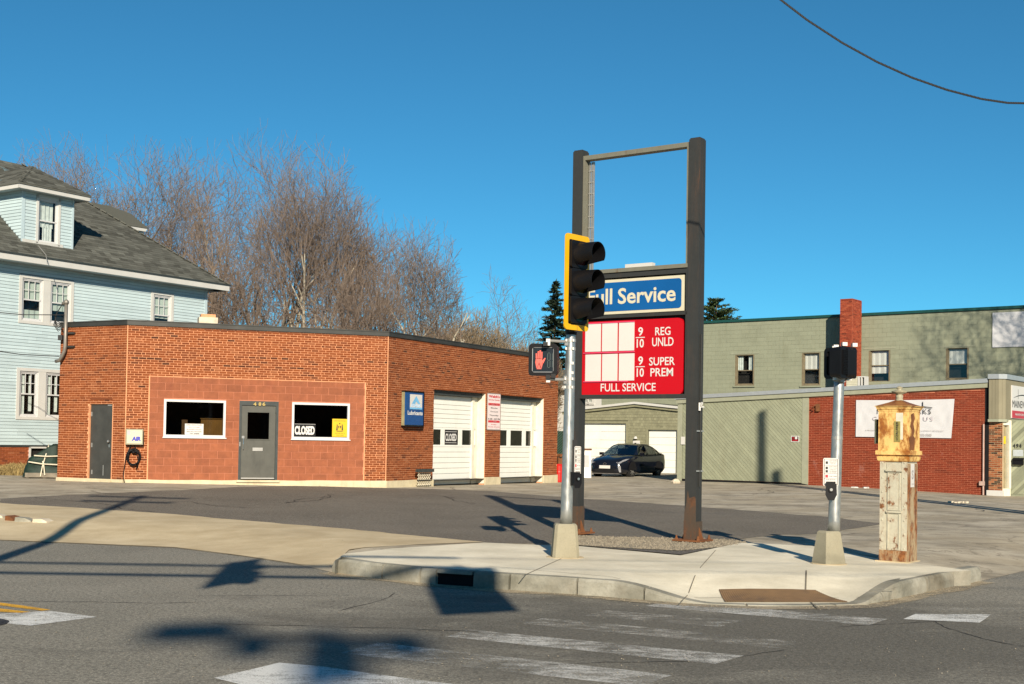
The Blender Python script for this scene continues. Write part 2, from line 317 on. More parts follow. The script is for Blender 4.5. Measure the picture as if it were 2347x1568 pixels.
def cube(mat, k):
    key = (mat.name, k)
    if key not in CUBES:
        b = MB(); b.box((0, 0, 0), Vector((1, 0, 0)), Vector((0, 1, 0)), Vector((0, 0, 1)), k / 7); me = b.mesh('piece'); me.materials.append(mat); CUBES[key] = me
    return CUBES[key]
def pieces(name, plural, items, mat, parent, limit=300):
    """items: (corner, a, b, c, shade); nearest / largest become objects, the rest one joined part"""
    def sz(i): return (i[1].length * i[3].length) ** .5 / (i[0] - CAM).length
    items = sorted(items, key=sz, reverse=True)
    o_ = org(parent)
    for p, a, b, c, k in items[:limit]:
        q = a.cross(c).normalized(); b = q * (b.length if q.dot(b) > 0 else -b.length)
        ob = bpy.data.objects.new(name, cube(mat, min(7, int(k * 8)))); p = p - o_
        ob.matrix_basis = Matrix(((a.x, b.x, c.x, p.x), (a.y, b.y, c.y, p.y), (a.z, b.z, c.z, p.z), (0, 0, 0, 1))); link(ob, parent)
    if len(items) > limit:
        mb = MB()
        for p, a, b, c, k in items[limit:]: mb.box(p, a, b, c, k)
        part(plural, mb, mat, parent, stuff=True)
def slab(mb, w_, s0, s1, z0, z1, opens, t=.25):
    ss = sorted({s0, s1} | {x for o in opens for x in o[:2] if s0 < x < s1}); zs = sorted({z0, z1} | {x for o in opens for x in o[2:4] if z0 < x < z1})
    for a, b in zip(ss, ss[1:]):
        for c, d in zip(zs, zs[1:]):
            m, q = (a + b) / 2, (c + d) / 2
            if any(o[0] < m < o[1] and o[2] < q < o[3] for o in opens): continue
            mb.quad(w_.P(a, c), w_.P(b, c), w_.P(b, d), w_.P(a, d)); mb.quad(w_.P(a, c, -t), w_.P(a, d, -t), w_.P(b, d, -t), w_.P(b, c, -t))
    for a, b, c, d in [o[:4] for o in opens] + [(s0, s1, z0, z1)]:
        mb.quad(w_.P(a, c), w_.P(a, c, -t), w_.P(a, d, -t), w_.P(a, d)); mb.quad(w_.P(b, c), w_.P(b, d), w_.P(b, d, -t), w_.P(b, c, -t))
        mb.quad(w_.P(a, d), w_.P(a, d, -t), w_.P(b, d, -t), w_.P(b, d)); mb.quad(w_.P(a, c), w_.P(b, c), w_.P(b, c, -t), w_.P(a, c, -t))
def courses(w_, s0, s1, z0, z1, opens, L=.203, H=.0635, j=.0135, depth=.03, proud=.007, header=6, shade=None, z_top=None, o0=0.):
    """running-bond pieces clipped round openings"""
    out = []; n = int((z1 - z0) / H)
    for r in range(n + 1):
        a = z0 + r * H; b = a + H - j; m = (a + b) / 2
        if a > z1 - .01: break
        b = min(b, z1)
        iv = [(s0, s1)]
        for o in opens:
            if o[2] < m < o[3]:
                nv = []
                for x, y in iv:
                    if o[1] <= x or o[0] >= y: nv.append((x, y)); continue
                    if o[0] > x: nv.append((x, o[0]))
                    if o[1] < y: nv.append((o[1], y))
                iv = nv
        alt = header and r % header == header - 1
        pos = []; x = s0 - L + (L / 2 if r % 2 else 0) - (.03 if alt else 0); q = 0
        while x < s1:
            l = (L if q % 2 == 0 else L * .5) if alt else L
            pos.append((x, x + l)); x += l; q += 1
        for x, y in iv:
            lim = z_top(x) if z_top else None
            for p, e in pos:
                c, d = max(p, x) + j / 2, min(e, y) - j / 2
                if d - c < .025: continue
                bb = b
                if z_top:
                    zt = z_top((c + d) / 2)
                    if a > zt - .02: continue
                    bb = min(b, zt)
                k = (shade(((c + d) / 2), m) if shade else min(.999, max(0, random.gauss(.52, .2))))
                pr = proud + U(-.002, .003)
                out.append((w_.P(c, a + U(-.001, .001), o0 - depth + pr), w_.d * (d - c), w_.n * depth, Vector((0, 0, bb - a)), k))
    return out
# ------------------------------------------------------------------ lettering
TX = {}
def glyphs(txt, bold=0., sp=1.):
    key = (txt, bold, sp)
    if key in TX: return TX[key]
    cu = bpy.data.curves.new('txt', 'FONT'); cu.body = txt; cu.size = 1; cu.offset = bold; cu.resolution_u = 3; cu.fill_mode = 'FRONT'; cu.space_character = sp
    ob = bpy.data.objects.new('txt', cu); me = ob.to_mesh(); v = [tuple(x.co) for x in me.vertices]; f = [tuple(p.vertices) for p in me.polygons]; ob.to_mesh_clear()
    bpy.data.objects.remove(ob); bpy.data.curves.remove(cu)
    xs = [a[0] for a in v]; ys = [a[1] for a in v]; x0, x1, y0, y1 = min(xs), max(xs), min(ys), max(ys)
    TX[key] = ([((a[0] - x0) / (x1 - x0), (a[1] - y0) / (y1 - y0)) for a in v], f, (x1 - x0) / max(1e-6, y1 - y0)); return TX[key]
def lett(mb, w_, txt, s0, s1, z0, z1, o, bold=0., slant=0., sp=1.):
    v, f, _ = glyphs(txt, bold, sp); mb.add([w_.P(s0 + (s1 - s0) * a + slant * b * (z1 - z0), z0 + (z1 - z0) * b, o) for a, b in v], f)
def lettpx(mb, w_, txt, x0, y0, x1, y1, o, bold=0., slant=0., ref=0., sp=1.):
    a, b, z0, z1 = w_.rect(x0, y0, x1, y1, ref); lett(mb, w_, txt, a, b, z0, z1, o, bold, slant, sp)
def rrect(w_, s0, s1, z0, z1, o, r, n=5):
    pts = []
    for cx, cz, a0 in ((s1 - r, z0 + r, -90), (s1 - r, z1 - r, 0), (s0 + r, z1 - r, 90), (s0 + r, z0 + r, 180)):
        for i in range(n + 1):
            q = math.radians(a0 + 90 * i / n); pts.append(w_.P(cx + r * math.cos(q), cz + r * math.sin(q), o))
    return pts
# ------------------------------------------------------------------ terrain
EP = [gpt(x, y, 0) for x, y in ((400, 1256), (560, 1276), (690, 1296), (760, 1312), (860, 1326), (1000, 1341), (1150, 1352), (1300, 1362), (1450, 1374), (1560, 1383), (1640, 1388), (1750, 1391), (1850, 1391), (1980, 1388), (2080, 1368), (2160, 1350), (2250, 1332))]
EDGE = [(-90, 40), (-30, 25), (-12, 20.4), (-7.8, 19.4)] + [(p.x, p.y) for p in EP] + [(7.6, 18.0), (12, 22.5), (20, 30), (60, 62), (200, 190)]
AT = [(-40, .5), (-12.6, .33), (-10.4, .36), (-3.6, .24), (2, .14), (9.5, .22), (12, .20), (16, .08), (40, .0)]
def edge_y(x): return lerp_tab(EDGE, x)
def hgt(x, y):
    d = y - edge_y(x)
    if d <= 0: return 0.
    l = .15 + (lerp_tab(AT, x) - .15) * smooth((y - 18) / 15)
    return l * smooth(d / 2.6)
def gnd(x, y):
    z = .15
    for _ in range(12):
        p = gpt(x, y, z); z = hgt(p.x, p.y)
    return Vector((p.x, p.y, z))
XC = [-60, -40, -30] + [-22 + i for i in range(45)] + [30, 40, 60]; YC = [12 + .5 * i for i in range(60)] + [43, 45, 48, 52, 56, 60, 66, 75, 90, 120]
def sheet(name, poly, off, mat, fn=None, xc=XC, yc=YC, uz=None):
    bm = bmesh.new(); vs = [bm.verts.new((p[0], p[1], 0)) for p in poly]; bm.faces.new(vs)
    x0, x1 = min(p[0] for p in poly), max(p[0] for p in poly); y0, y1 = min(p[1] for p in poly), max(p[1] for p in poly)
    for c in xc:
        if x0 < c < x1: bmesh.ops.bisect_plane(bm, geom=bm.verts[:] + bm.edges[:] + bm.faces[:], plane_co=(c, 0, 0), plane_no=(1, 0, 0))
    for c in yc:
        if y0 < c < y1: bmesh.ops.bisect_plane(bm, geom=bm.verts[:] + bm.edges[:] + bm.faces[:], plane_co=(0, c, 0), plane_no=(0, 1, 0))
    for v in bm.verts: v.co.z = (fn or hgt)(v.co.x, v.co.y) + off
    bmesh.ops.triangulate(bm, faces=bm.faces[:]); bmesh.ops.recalc_face_normals(bm, faces=bm.faces[:])
    me = bpy.data.meshes.new(name); bm.to_mesh(me); bm.free(); me.materials.append(mat)
    if len(me.polygons) and me.polygons[0].normal.z < 0: me.flip_normals()
    me.polygons.foreach_set('use_smooth', [True] * len(me.polygons))
    o = bpy.data.objects.new(name, me); COL.objects.link(o); o['kind'] = 'structure'; ORG[o.name] = Vector((0, 0, 0)); return o
def wob(pts, amp=.06, n=4, closed=True):
    """roughen a plan outline so that sheet borders are not ruler-straight"""
    out = []; m = len(pts)
    for i in range(m if closed else m - 1):
        a, b = pts[i], pts[(i + 1) % m]; l = math.hypot(b[0] - a[0], b[1] - a[1]); k = max(1, min(40, int(l / .35)))
        for j in range(k):
            t = j / k; e = amp if j else 0; out.append((a[0] + (b[0] - a[0]) * t + U(-e, e), a[1] + (b[1] - a[1]) * t + U(-e, e)))
    return out
b = MB(); b.quad((-400, -150, 0), (400, -150, 0), (400, 700, 0), (-400, 700, 0)); structure('road', b, M['road'])
far = [(p[0], p[1]) for p in EDGE]
sheet('parking_lot', far + [(200, 600), (-200, 600), (-200, 40)], .004, M['wornlot'])
def gp(*pts): return [tuple(gnd(x, y)[:2]) for x, y in pts]
sheet('driveway_apron', [(-30, 25.02), (-12, 20.42), (-7.8, 19.42)] + [(p.x, p.y + .01) for p in EP[:3]] + gp((760, 1300), (800, 1262), (1110, 1244)) + wob(gp((1100, 1243), (800, 1214), (400, 1180), (160, 1164), (0, 1155)), .05, closed=False) + [(-30, 36)], .012, M['apron'])
sheet('new_asphalt', wob(gp((0, 1157), (160, 1166), (400, 1182), (800, 1216), (1100, 1245), (1250, 1247), (1330, 1246), (1560, 1240), (1700, 1236), (1780, 1226), (1880, 1225), (2025, 1201), (1900, 1186), (1650, 1166), (1400, 1148), (1240, 1136), (1120, 1126), (1000, 1122), (885, 1119.6), (700, 1114), (560, 1116), (420, 1124), (250, 1131), (0, 1144)), .05), .008, M['newasph'])
def rampf(x, y):
    r = smooth((x - 1.05) / 1.0) * smooth((4.35 - x) / .75); v = y - edge_y(x); return r * (1 - smooth((v - .25) / 1.5))
def hside(x, y): return .18 - .165 * rampf(x, y)
inner = [(p.x, p.y + .16) for p in EP[4:16]]
def sp(*pts): return [tuple(gpt(x, y, .18)[:2]) for x, y in pts]
SXC = [-4 + .25 * i for i in range(60)]; SYC = [12 + .25 * i for i in range(60)]
side = sheet('sidewalk', [(EP[3].x + .10, EP[3].y + .17)] + inner + sp((2225, 1308), (2160, 1299), (2030, 1284), (1860, 1251), (1700, 1244), (1640, 1256), (1560, 1273), (1440, 1262), (1330, 1252), (1250, 1250), (1110, 1243.5), (900, 1257), (790, 1269), (768, 1284)), .0, M['sidewalk'], hside, SXC, SYC)
sheet('asphalt_strip', gp((1325, 1253), (1440, 1263), (1560, 1274), (1645, 1257), (1700, 1243), (1690, 1236), (1330, 1244)), .018, M['darkasph'])
b = MB(); bnd = [(EP[3].x + .10, EP[3].y + .17)] + inner + sp((2225, 1308), (2160, 1299), (2030, 1284), (1860, 1251), (1700, 1244), (1640, 1256), (1560, 1273), (1440, 1262), (1330, 1252), (1250, 1250), (1110, 1243.5), (900, 1257), (790, 1269), (768, 1284))
for p, q in zip(bnd, bnd[1:] + bnd[:1]):
    for i in range(8):
        a = Vector(p).lerp(Vector(q), i / 8); c = Vector(p).lerp(Vector(q), (i + 1) / 8); b.quad((a.x, a.y, -.05), (c.x, c.y, -.05), (c.x, c.y, hside(c.x, c.y)), (a.x, a.y, hside(a.x, a.y)))
part('slab_edge', b, M['granite'], side)
# joints and patches in the concrete: thin grooves filled with dark grit
b = MB()
def groove(pts, w_=.018, fn=hside, off=.004):
    P_ = [gpt(x, y, .18) for x, y in pts]; P_ = [Vector((p.x, p.y, fn(p.x, p.y) + off)) for p in P_]
    for p, q in zip(P_, P_[1:]):
        n = (q - p).cross(Vector((0, 0, 1))).normalized() * w_ / 2; k = 6
        for i in range(k):
            a, c = p.lerp(q, i / k), p.lerp(q, (i + 1) / k); a.z = fn(a.x, a.y) + off; c.z = fn(c.x, c.y) + off; b.quad(a - n, c - n, c + n, a + n)
groove([(1848, 1308), (1846, 1336)]); groove([(1846, 1336), (1875, 1356)]); groove([(1560, 1336), (1700, 1337), (1846, 1336), (2060, 1340)], .012); groove([(1120, 1298), (1560, 1336)], .01); groove([(1300, 1275), (1195, 1322)], .012); groove([(1640, 1262), (1560, 1352)], .01)
j = part('paving_joint', b, plain('joint_grit', (.17, .15, .11), .95, var=.3), side, stuff=True)
# kerb stones, each with its own length
kerb = MB(); K = [(p.x, p.y) for p in EP[3:]]; seg = []
for a, c in zip(K, K[1:]): seg.append((Vector((a[0], a[1], 0)), Vector((c[0], c[1], 0))))
kroot = bpy.data.objects.new('kerb', None); COL.objects.link(kroot); kroot['kind'] = 'structure'; ORG['kerb'] = Vector((0, 0, 0))
L_ = [0]
for a, c in seg: L_.append(L_[-1] + (c - a).length)
def kp(t):
    for i, (a, c) in enumerate(seg):
        if t <= L_[i + 1] or i == len(seg) - 1: return a.lerp(c, (t - L_[i]) / (L_[i + 1] - L_[i]))
drain = gpt(1057, 1340, 0); t = 0; dr_t = min(range(0, int(L_[-1] * 100)), key=lambda q: (kp(q / 100) - drain).length) / 100
cuts = [0, .95, dr_t - .47, dr_t - .22, dr_t + .24, dr_t + .7]
while cuts[-1] + 1.0 < L_[-1]: cuts.append(cuts[-1] + U(.75, 1.25))
cuts.append(L_[-1])
for i, (t0, t1) in enumerate(zip(cuts, cuts[1:])):
    k = MB(); n = max(2, int((t1 - t0) / .12)); hole = abs((t0 + t1) / 2 - dr_t) < .1
    ring = []
    for q in range(n + 1):
        t = t0 + (t1 - t0) * q / n + (.011 if q == 0 else -.011 if q == n else 0); p = kp(t); e = (kp(min(L_[-1], t + .2)) - kp(max(0, t - .2))).normalized(); nn = Vector((-e.y, e.x, 0))
        zt = hside(p.x, p.y + .12) - .003; ju = U(-.004, .004); tp = zt * 1.0
        endr = min(1, (t + .05) / .25) if t0 == 0 else 1; tp *= (.75 + .25 * endr)
        prof = [(p + nn * (.0 + ju), -.1), (p + nn * (.004 + ju + U(-.009, .009)), tp * .5), (p + nn * (.012 + ju + U(-.004, .006)), tp - .025 - U(0, .006)), (p + nn * (.032 + U(-.004, .006)), tp), (p + nn * .17, tp + .001), (p + nn * .17, -.1)]
        if hole: prof = [(p + nn * (.0 + ju), tp * .78), (p + nn * (.002 + ju), tp * .86), (p + nn * (.010 + ju), tp - .01), (p + nn * .03, tp), (p + nn * .17, tp + .001), (p + nn * .17, tp * .78)]
        ring.append([Vector((v.x, v.y, z)) for v, z in prof])
    k.add([v for r in ring for v in r], [(a * 6 + c, a * 6 + (c + 1) % 6, (a + 1) * 6 + (c + 1) % 6, (a + 1) * 6 + c) for a in range(n) for c in range(6)] + [tuple(range(6))[::-1], tuple(n * 6 + c for c in range(6))])
    part('kerb_stone', k, M['granite'], kroot, label='kerb stone bridging the dark drain opening' if hole else None)
e = (kp(dr_t + .2) - kp(dr_t - .2)).normalized(); nn = Vector((-e.y, e.x, 0)); c0 = kp(dr_t)
b = MB(); b.box(c0 - e * .225 + nn * .05 + Vector((0, 0, -.05)), e * .45, nn * .1, Vector((0, 0, .185))); part('drain_throat', b, M['blackm'], kroot)
# tactile plate with domes on the kerb ramp
def onside(x, y):
    z = .05
    for _ in range(30): p = gpt(x, y, z); z = .5 * z + .5 * hside(p.x, p.y)
    return gpt(x, y, z)
tq = [onside(x, y) for x, y in ((1662, 1380.5), (1944, 1381), (1868, 1354), (1648, 1352.5))]
def hs2(x, y): return hside(x, y)
th = thing('tactile_paving', (sum((p for p in tq), Vector()) / 4), 'brown rusty tactile plate with raised domes on the kerb ramp', 'tactile paving')
o_ = org(th)
bm = bmesh.new(); vs = [bm.verts.new((p.x, p.y, 0)) for p in tq]; bm.faces.new(vs)
for i in range(60):
    bmesh.ops.bisect_plane(bm, geom=bm.verts[:] + bm.edges[:] + bm.faces[:], plane_co=(0 + i * .12, 0, 0), plane_no=(1, 0, 0))
for i in range(30): bmesh.ops.bisect_plane(bm, geom=bm.verts[:] + bm.edges[:] + bm.faces[:], plane_co=(0, 12.5 + i * .12, 0), plane_no=(0, 1, 0))
for v in bm.verts: v.co.z = hside(v.co.x, v.co.y) + .006; 
for v in bm.verts: v.co -= o_
me = bpy.data.meshes.new('plate'); bm.to_mesh(me); bm.free(); me.materials.append(M['tactile'])
if me.polygons[0].normal.z < 0: me.flip_normals()
pl = bpy.data.objects.new('plate', me); link(pl, th); ORG['plate'] = o_
b = MB()
for i in range(48):
    for j_ in range(17):
        u_, v_ = (i + .5) / 48, (j_ + .5) / 17; p = tq[0].lerp(tq[1], u_).lerp(tq[3].lerp(tq[2], u_), v_); z = hside(p.x, p.y) + .006
        b.lathe((p.x, p.y, z), [(.017, 0), (.012, .007)], 6)
part('dome', b, M['tactile'], th, stuff=True)
# left kerb stones at the edge of the apron, broken and paint-stained
lk = bpy.data.objects.new('broken_kerb', None); COL.objects.link(lk); lk['kind'] = 'structure'; ORG['broken_kerb'] = Vector((0, 0, 0))
for (x0, x1, y0, y1, m) in ((-60, 8, 1206, 1207, 'stripe_good'), (10, 30, 1210, 1211, 'brick_r'), (32, 72, 1212, 1212.5, 'granite'), (73, 108, 1213, 1214, 'concdebris')):
    a, c = gnd(x0, y0 + 4), gnd(x1, y1 + 4); d = (c - a); k = MB(); n = Vector((-d.y, d.x, 0)).normalized()
    pts = [a + Vector((0, 0, -.05)), a.lerp(c, .5) + Vector((0, 0, -.05)), c + Vector((0, 0, -.05)), c + Vector((0, 0, U(.03, .05))) - d * .06, a.lerp(c, .6) + Vector((0, 0, U(.07, .1))), a + Vector((0, 0, U(.07, .1))) + d * .04]
    k.prism(pts, n * .22); part('kerb_stone', k, {'brick_r': M['rust'], 'stripe_good': M['concdebris']}.get(m, M[m]), lk, label='red stained kerb stone' if m == 'brick_r' else None)
# road markings
def mark(name, pts, mat, off=.004):
    P_ = [gpt(x, y, 0) for x, y in pts]; k = MB(); q = wob([(p.x, p.y) for p in P_], .012); k.add([(x, y, off) for x, y in q], [tuple(range(len(q)))])
    me_ = k; o = part(name, me_, mat); o['kind'] = 'structure'; return o
mark('crosswalk_stripe', ((490, 1555), (640, 1520), (740, 1529), (860, 1546), (1060, 1572), (560, 1572)), M['stripe_good'])
mark('crosswalk_stripe', ((778, 1498), (868, 1474), (1540, 1549), (1470, 1574)), M['stripe'])
mark('crosswalk_stripe', ((1020, 1460), (1075, 1444), (1705, 1504), (1640, 1523)), M['stripe'])
mark('crosswalk_stripe', ((1195, 1430), (1245, 1417), (1835, 1472), (1790, 1488)), M['stripe_faint'])
mark('crosswalk_stripe', ((1340, 1412), (1390, 1400), (1700, 1424), (1650, 1438)), M['stripe_faint'])
mark('crosswalk_stripe', ((1480, 1390), (1530, 1379), (2035, 1420), (1990, 1434)), M['stripe'])
mark('crosswalk_stripe', ((2070, 1420), (2098, 1408), (2272, 1409), (2245, 1428)), M['stripe_good'])
mark('crosswalk_stripe', ((2110, 1400), (2130, 1393), (2347, 1394), (2347, 1402)), M['stripe_faint'])
mark('stop_line', ((-60, 1411), (115, 1401), (222, 1415), (70, 1435), (-60, 1424)), M['stripe_good'])
mark('yellow_line', ((-60, 1376.5), (0, 1382), (116, 1398.5), (96, 1400.5), (0, 1388.5), (-60, 1383)), M['yellowline'])
mark('yellow_line', ((-60, 1389), (0, 1395.5), (70, 1403.5), (50, 1406), (0, 1403), (-60, 1395)), M['yellowline'])
b = MB(); c = gpt(0, 1430, 0); b.lathe((c.x - .24, c.y, 0), [(.30, .0), (.30, .006), (.27, .008)], 20); b.lathe((c.x - .24, c.y, .008), [(.26, 0), (.255, .004)], 20); structure('manhole_cover', b, plain('manhole_iron', (.05, .042, .036), .6, .5, var=.3, scale=20))
# sandy gutter line, tar seams and cracks
sand = paint('gutter_sand', (.42, .35, .235), .47, .62); b = MB(); n = int(L_[-1] / .2)
for i in range(n):
    pts = []
    for t in (i * .2, (i + 1) * .2): p = kp(t); e = (kp(min(L_[-1], t + .2)) - kp(max(0, t - .2))).normalized(); nn = Vector((-e.y, e.x, 0)); w_ = .20 + .12 * noise.noise(Vector((t * 1.3, 0, 0))); pts.append((p + nn * .02, p - nn * w_))
    b.quad(*(Vector((q.x, q.y, .005)) for q in (pts[0][1], pts[1][1], pts[1][0], pts[0][0])))
structure('gutter_sand', b, sand)
b = MB()
def crack(x, y, ang, l, w_=.012):
    p = Vector((x, y, 0)); a = ang; pr = None
    for i in range(int(l / .12)):
        a += random.gauss(0, .22); a += (ang - a) * .2; q = p + Vector((math.cos(a), math.sin(a), 0)) * .12; nn = Vector((-math.sin(a), math.cos(a), 0)) * w_ * U(.3, 1); z0, z1 = (hgt(p.x, p.y), hgt(q.x, q.y)); z0 += .017 if z0 > 0 else .0035; z1 += .017 if z1 > 0 else .0035
        cur = (p + nn, p - nn); 
        if pr is None: pr = cur
        nx = (q + nn, q - nn); b.quad(Vector((pr[0].x, pr[0].y, z0)), Vector((pr[1].x, pr[1].y, z0)), Vector((nx[1].x, nx[1].y, z1)), Vector((nx[0].x, nx[0].y, z1))); pr = nx; p = q
for x, y, ang, l in ((-5, 12.4, .05, 2.2), (-3.2, 13.1, -.05, 1.6), (-2.6, 11.2, .1, 2.5), (.3, 9.4, .2, 2.2), (-1.6, 12.2, 1.2, 1.5), (3.0, 11.6, .5, 1.6), (-7, 16.2, -.1, 3), (4.4, 10.5, 1.9, 2.0)): crack(x, y, ang, l, .009)
for i in range(26): x, y = U(-11, 13), U(23, 44); crack(x, y, U(0, 3.14), U(1.5, 5), .018)
cr_ = structure('pavement_crack', b, plain('tar_crack', (.035, .032, .028), .8, var=.3))
# gravel bed round the sign posts: a sheet plus loose stones
gb = wob(sp((1290, 1240), (1322, 1226), (1400, 1229), (1560, 1232), (1680, 1236), (1715, 1242), (1690, 1249), (1640, 1254), (1560, 1261), (1450, 1256), (1330, 1249)), .04)
sheet('gravel_bed', gb, .024, plain('gritty_soil', (.24, .205, .145), .95, var=.35, scale=25, bump=.6))
def inpoly(x, y, P_):
    c = False
    for i in range(len(P_)):
        (x0, y0), (x1, y1) = P_[i], P_[i - 1]
        if (y0 > y) != (y1 > y) and x < (x1 - x0) * (y - y0) / (y1 - y0) + x0: c = not c
    return c
b = MB(); bx0, bx1 = min(p[0] for p in gb), max(p[0] for p in gb); by0, by1 = min(p[1] for p in gb), max(p[1] for p in gb); n = 0
while n < 4500:
    x, y = U(bx0, bx1), U(by0, by1)
    if not inpoly(x, y, gb): n += .3; continue
    r = abs(random.gauss(0, .006)) + .006; z = hgt(x, y) + .024; n += 1
    b.add([(x + r * U(.8, 1.2), y, z), (x, y + r * U(.8, 1.2), z), (x - r, y, z), (x, y - r, z), (x + U(-.3, .3) * r, y, z + r * 1.1)], [(0, 1, 4), (1, 2, 4), (2, 3, 4), (3, 0, 4)], rnd())
g_ = part('gravel', b, M['gravel'], None, stuff=True); g_['label'] = 'loose gravel round the feet of the price sign'; g_['category'] = 'gravel'
# grit and litter spread on road and lot
b = MB()
for i in range(900):
    x, y = U(0, 2347), U(1130, 1560); p = gnd(x, y) if y < 1300 else gpt(x, y, 0)
    if p.y < edge_y(p.x): p.z = 0
    elif p.y < edge_y(p.x) + 4 and -2 < p.x < 7: continue
    r = U(.002, .006); b.lathe((p.x, p.y, p.z + .008), [(r, 0), (r * .6, r)], 4, rnd(), col=rnd())
for i in range(420):
    t = U(0, L_[-1]); p = kp(t); p = p + Vector((U(-.05, .05), -abs(random.gauss(0, .12)) - .01, 0)); r = U(.003, .009); b.lathe((p.x, p.y, .003), [(r, 0), (r * .6, r)], 4, rnd(), col=rnd())
g_ = part('grit', b, M['gravel'], None, stuff=True); g_['label'] = 'scattered grit and small stones on the road and lot'; g_['category'] = 'grit'

# ------------------------------------------------------------------ brick service station
A0 = Vector((*zpt(288, 34.0), 0)); WM = Wall(A0, 70.4)
sB, _ = WM.uv(888, 900); B0 = WM.P(sB, 0); WR = Wall(B0, 28.3)
WL_ = Wall(A0, 118.3); sL, _ = WL_.uv(136, 900); WL = Wall(WL_.P(sL, 0), 118.3); LL = -sL      # left facet runs 0..LL
sR, _ = WR.uv(1278, 950)
ztop = WM.uv(288, 744)[1]; zbot = .445
GL = .02
st = thing('service_station', (B0.x, B0.y, .2), 'low flat roofed orange brick service station with two white garage doors', 'building')
wl = MB(); o1 = WM.rect(376, 915, 516, 1003.5); o2 = WM.rect(669.5, 922, 800, 1008); o3 = WM.rect(549, 918.5, 635, 1104)
PAN = WM.rect(343, 863, 833, 1103); opM = [o1, o2, o3]
def vopen(w_, x0, y0, x1, y1): return w_.rect(x0, y0, x1, y1)
oS = WL.rect(204, 923.5, 256, 1098); oS = (oS[0], oS[1], .40, oS[3])
g1a, _ = WR.uv(993, 1000); g1b, _ = WR.uv(1111.5, 1000); g2a, _ = WR.uv(1146.5, 1000); g2b, _ = WR.uv(1245, 1000); zg = (WR.uv(996, 892)[1] + WR.uv(1240, 911)[1]) / 2
opR = [(g1a, g1b, .1, zg), (g2a, g2b, .1, zg)]
slab(wl, WM, 0, sB, -.3, ztop, opM); slab(wl, WR, 0, sR, -.3, ztop, opR); slab(wl, WL, 0, LL, -.3, ztop, [oS])
WK = Wall(WR.P(sR, 0), 28.3 - 90); WK2 = Wall(WL.P(0, 0), 62)
wl.quad(WR.P(sR, -.3), WR.P(sR, -.3, -9), WR.P(sR, ztop, -9), WR.P(sR, ztop)); bk = WL.P(0, 0) - WL.n * 9.5
wl.quad(WL.P(0, -.3), WL.P(0, -.3, -9.5), WL.P(0, ztop, -9.5), WL.P(0, ztop))
q1, q2 = WL.P(0, -.3, -9.5), WR.P(sR, -.3, -9); wl.quad(q1, q2, Vector((q2.x, q2.y, ztop)), Vector((q1.x, q1.y, ztop)))
wall = part('wall', wl, M['mortar'], st)
belt = ztop - .62
def shd(s0, s1, kk):
    def f(s, z):
        v = random.gauss(.55, .19)
        for zb_ in (ztop - 1.0, ztop - .87, ztop - .74): 
            if abs(z - zb_) < .034: v -= .22
        return min(.999, max(0, v))
    return f
bzz = zbot
mM = courses(WM, 0.0, sB, bzz, ztop - .0, [PAN], shade=shd(0, 0, 0)); mR = courses(WR, 0.0, sR, bzz, ztop, [(o[0] - .004, o[1] + .004, -.1, o[3] + .004) for o in opR], shade=shd(0, 0, 0)); mL = courses(WL, 0., LL, bzz, ztop, [oS], shade=shd(0, 0, 0))
pieces('brick', 'bricks', mM + mR + mL, M['brick'], wall, 300)
# painted block infill panel round the entrance
jb = MB(); slab(jb, WM.off(.004), PAN[0] + .01, PAN[1] - .01, PAN[2], PAN[3] - .01, opM, .003); inf = part('infill_panel', jb, M['blockjoint'], st)
bl = courses(WM, PAN[0] + .012, PAN[1] - .012, PAN[2] + .0, PAN[3] - .012, opM, L=.406, H=.2035, j=.012, depth=.02, proud=.010, header=0, shade=lambda s, z: min(.99, max(0, random.gauss(.52 if z < 2.9 else .42, .06))))
pieces('block', 'blocks', bl, M['block'], inf, 300)
b = MB()
for a, c, d, e in ((PAN[0] - .02, PAN[0] + .015, PAN[2], PAN[3]), (PAN[1] - .015, PAN[1] + .02, PAN[2], PAN[3]), (PAN[0] - .02, PAN[1] + .02, PAN[3], PAN[3] + .022)): b.wb(WM, a, c, d, e, 0, .016)
part('panel_border', b, M['mortar'], st)
b = MB(); b.wb(WM, -.008, .018, zbot, ztop, .002, .012); b.wb(WM, sB - .02, sB + .006, zbot, ztop, .002, .012); part('corner_joint', b, M['mortar'], st)
# foundation
b = MB()
for w_, a, c in ((WM, 0, sB), (WL, 0, LL), (WR, 0, g1a), (WR, g1b, g2a), (WR, g2b, sR)):
    n = max(1, int((c - a) / .5)); top = [zbot - .005 + U(-.012, .008) for _ in range(n + 1)]
    for i in range(n):
        x0, x1 = a + (c - a) * i / n, a + (c - a) * (i + 1) / n; o = .045
        b.add([w_.P(x0, -.2, o), w_.P(x1, -.2, o), w_.P(x1, top[i + 1], o), w_.P(x0, top[i], o), w_.P(x0, top[i], -.02), w_.P(x1, top[i + 1], -.02), w_.P(x0, -.2, -.02), w_.P(x1, -.2, -.02)], [(0, 1, 2, 3), (3, 2, 5, 4), (0, 3, 4, 6), (1, 7, 5, 2)])
part('foundation', b, M['cream'], st)
b = MB(); b.wb(WM, o3[0] - .05, o3[1] + .05, zbot - .06, zbot + .0, .0, .10); b.wb(WL, oS[0] - .05, oS[1] + .05, .28, oS[2], 0, .12); part('door_sill', b, M['cream'], st)
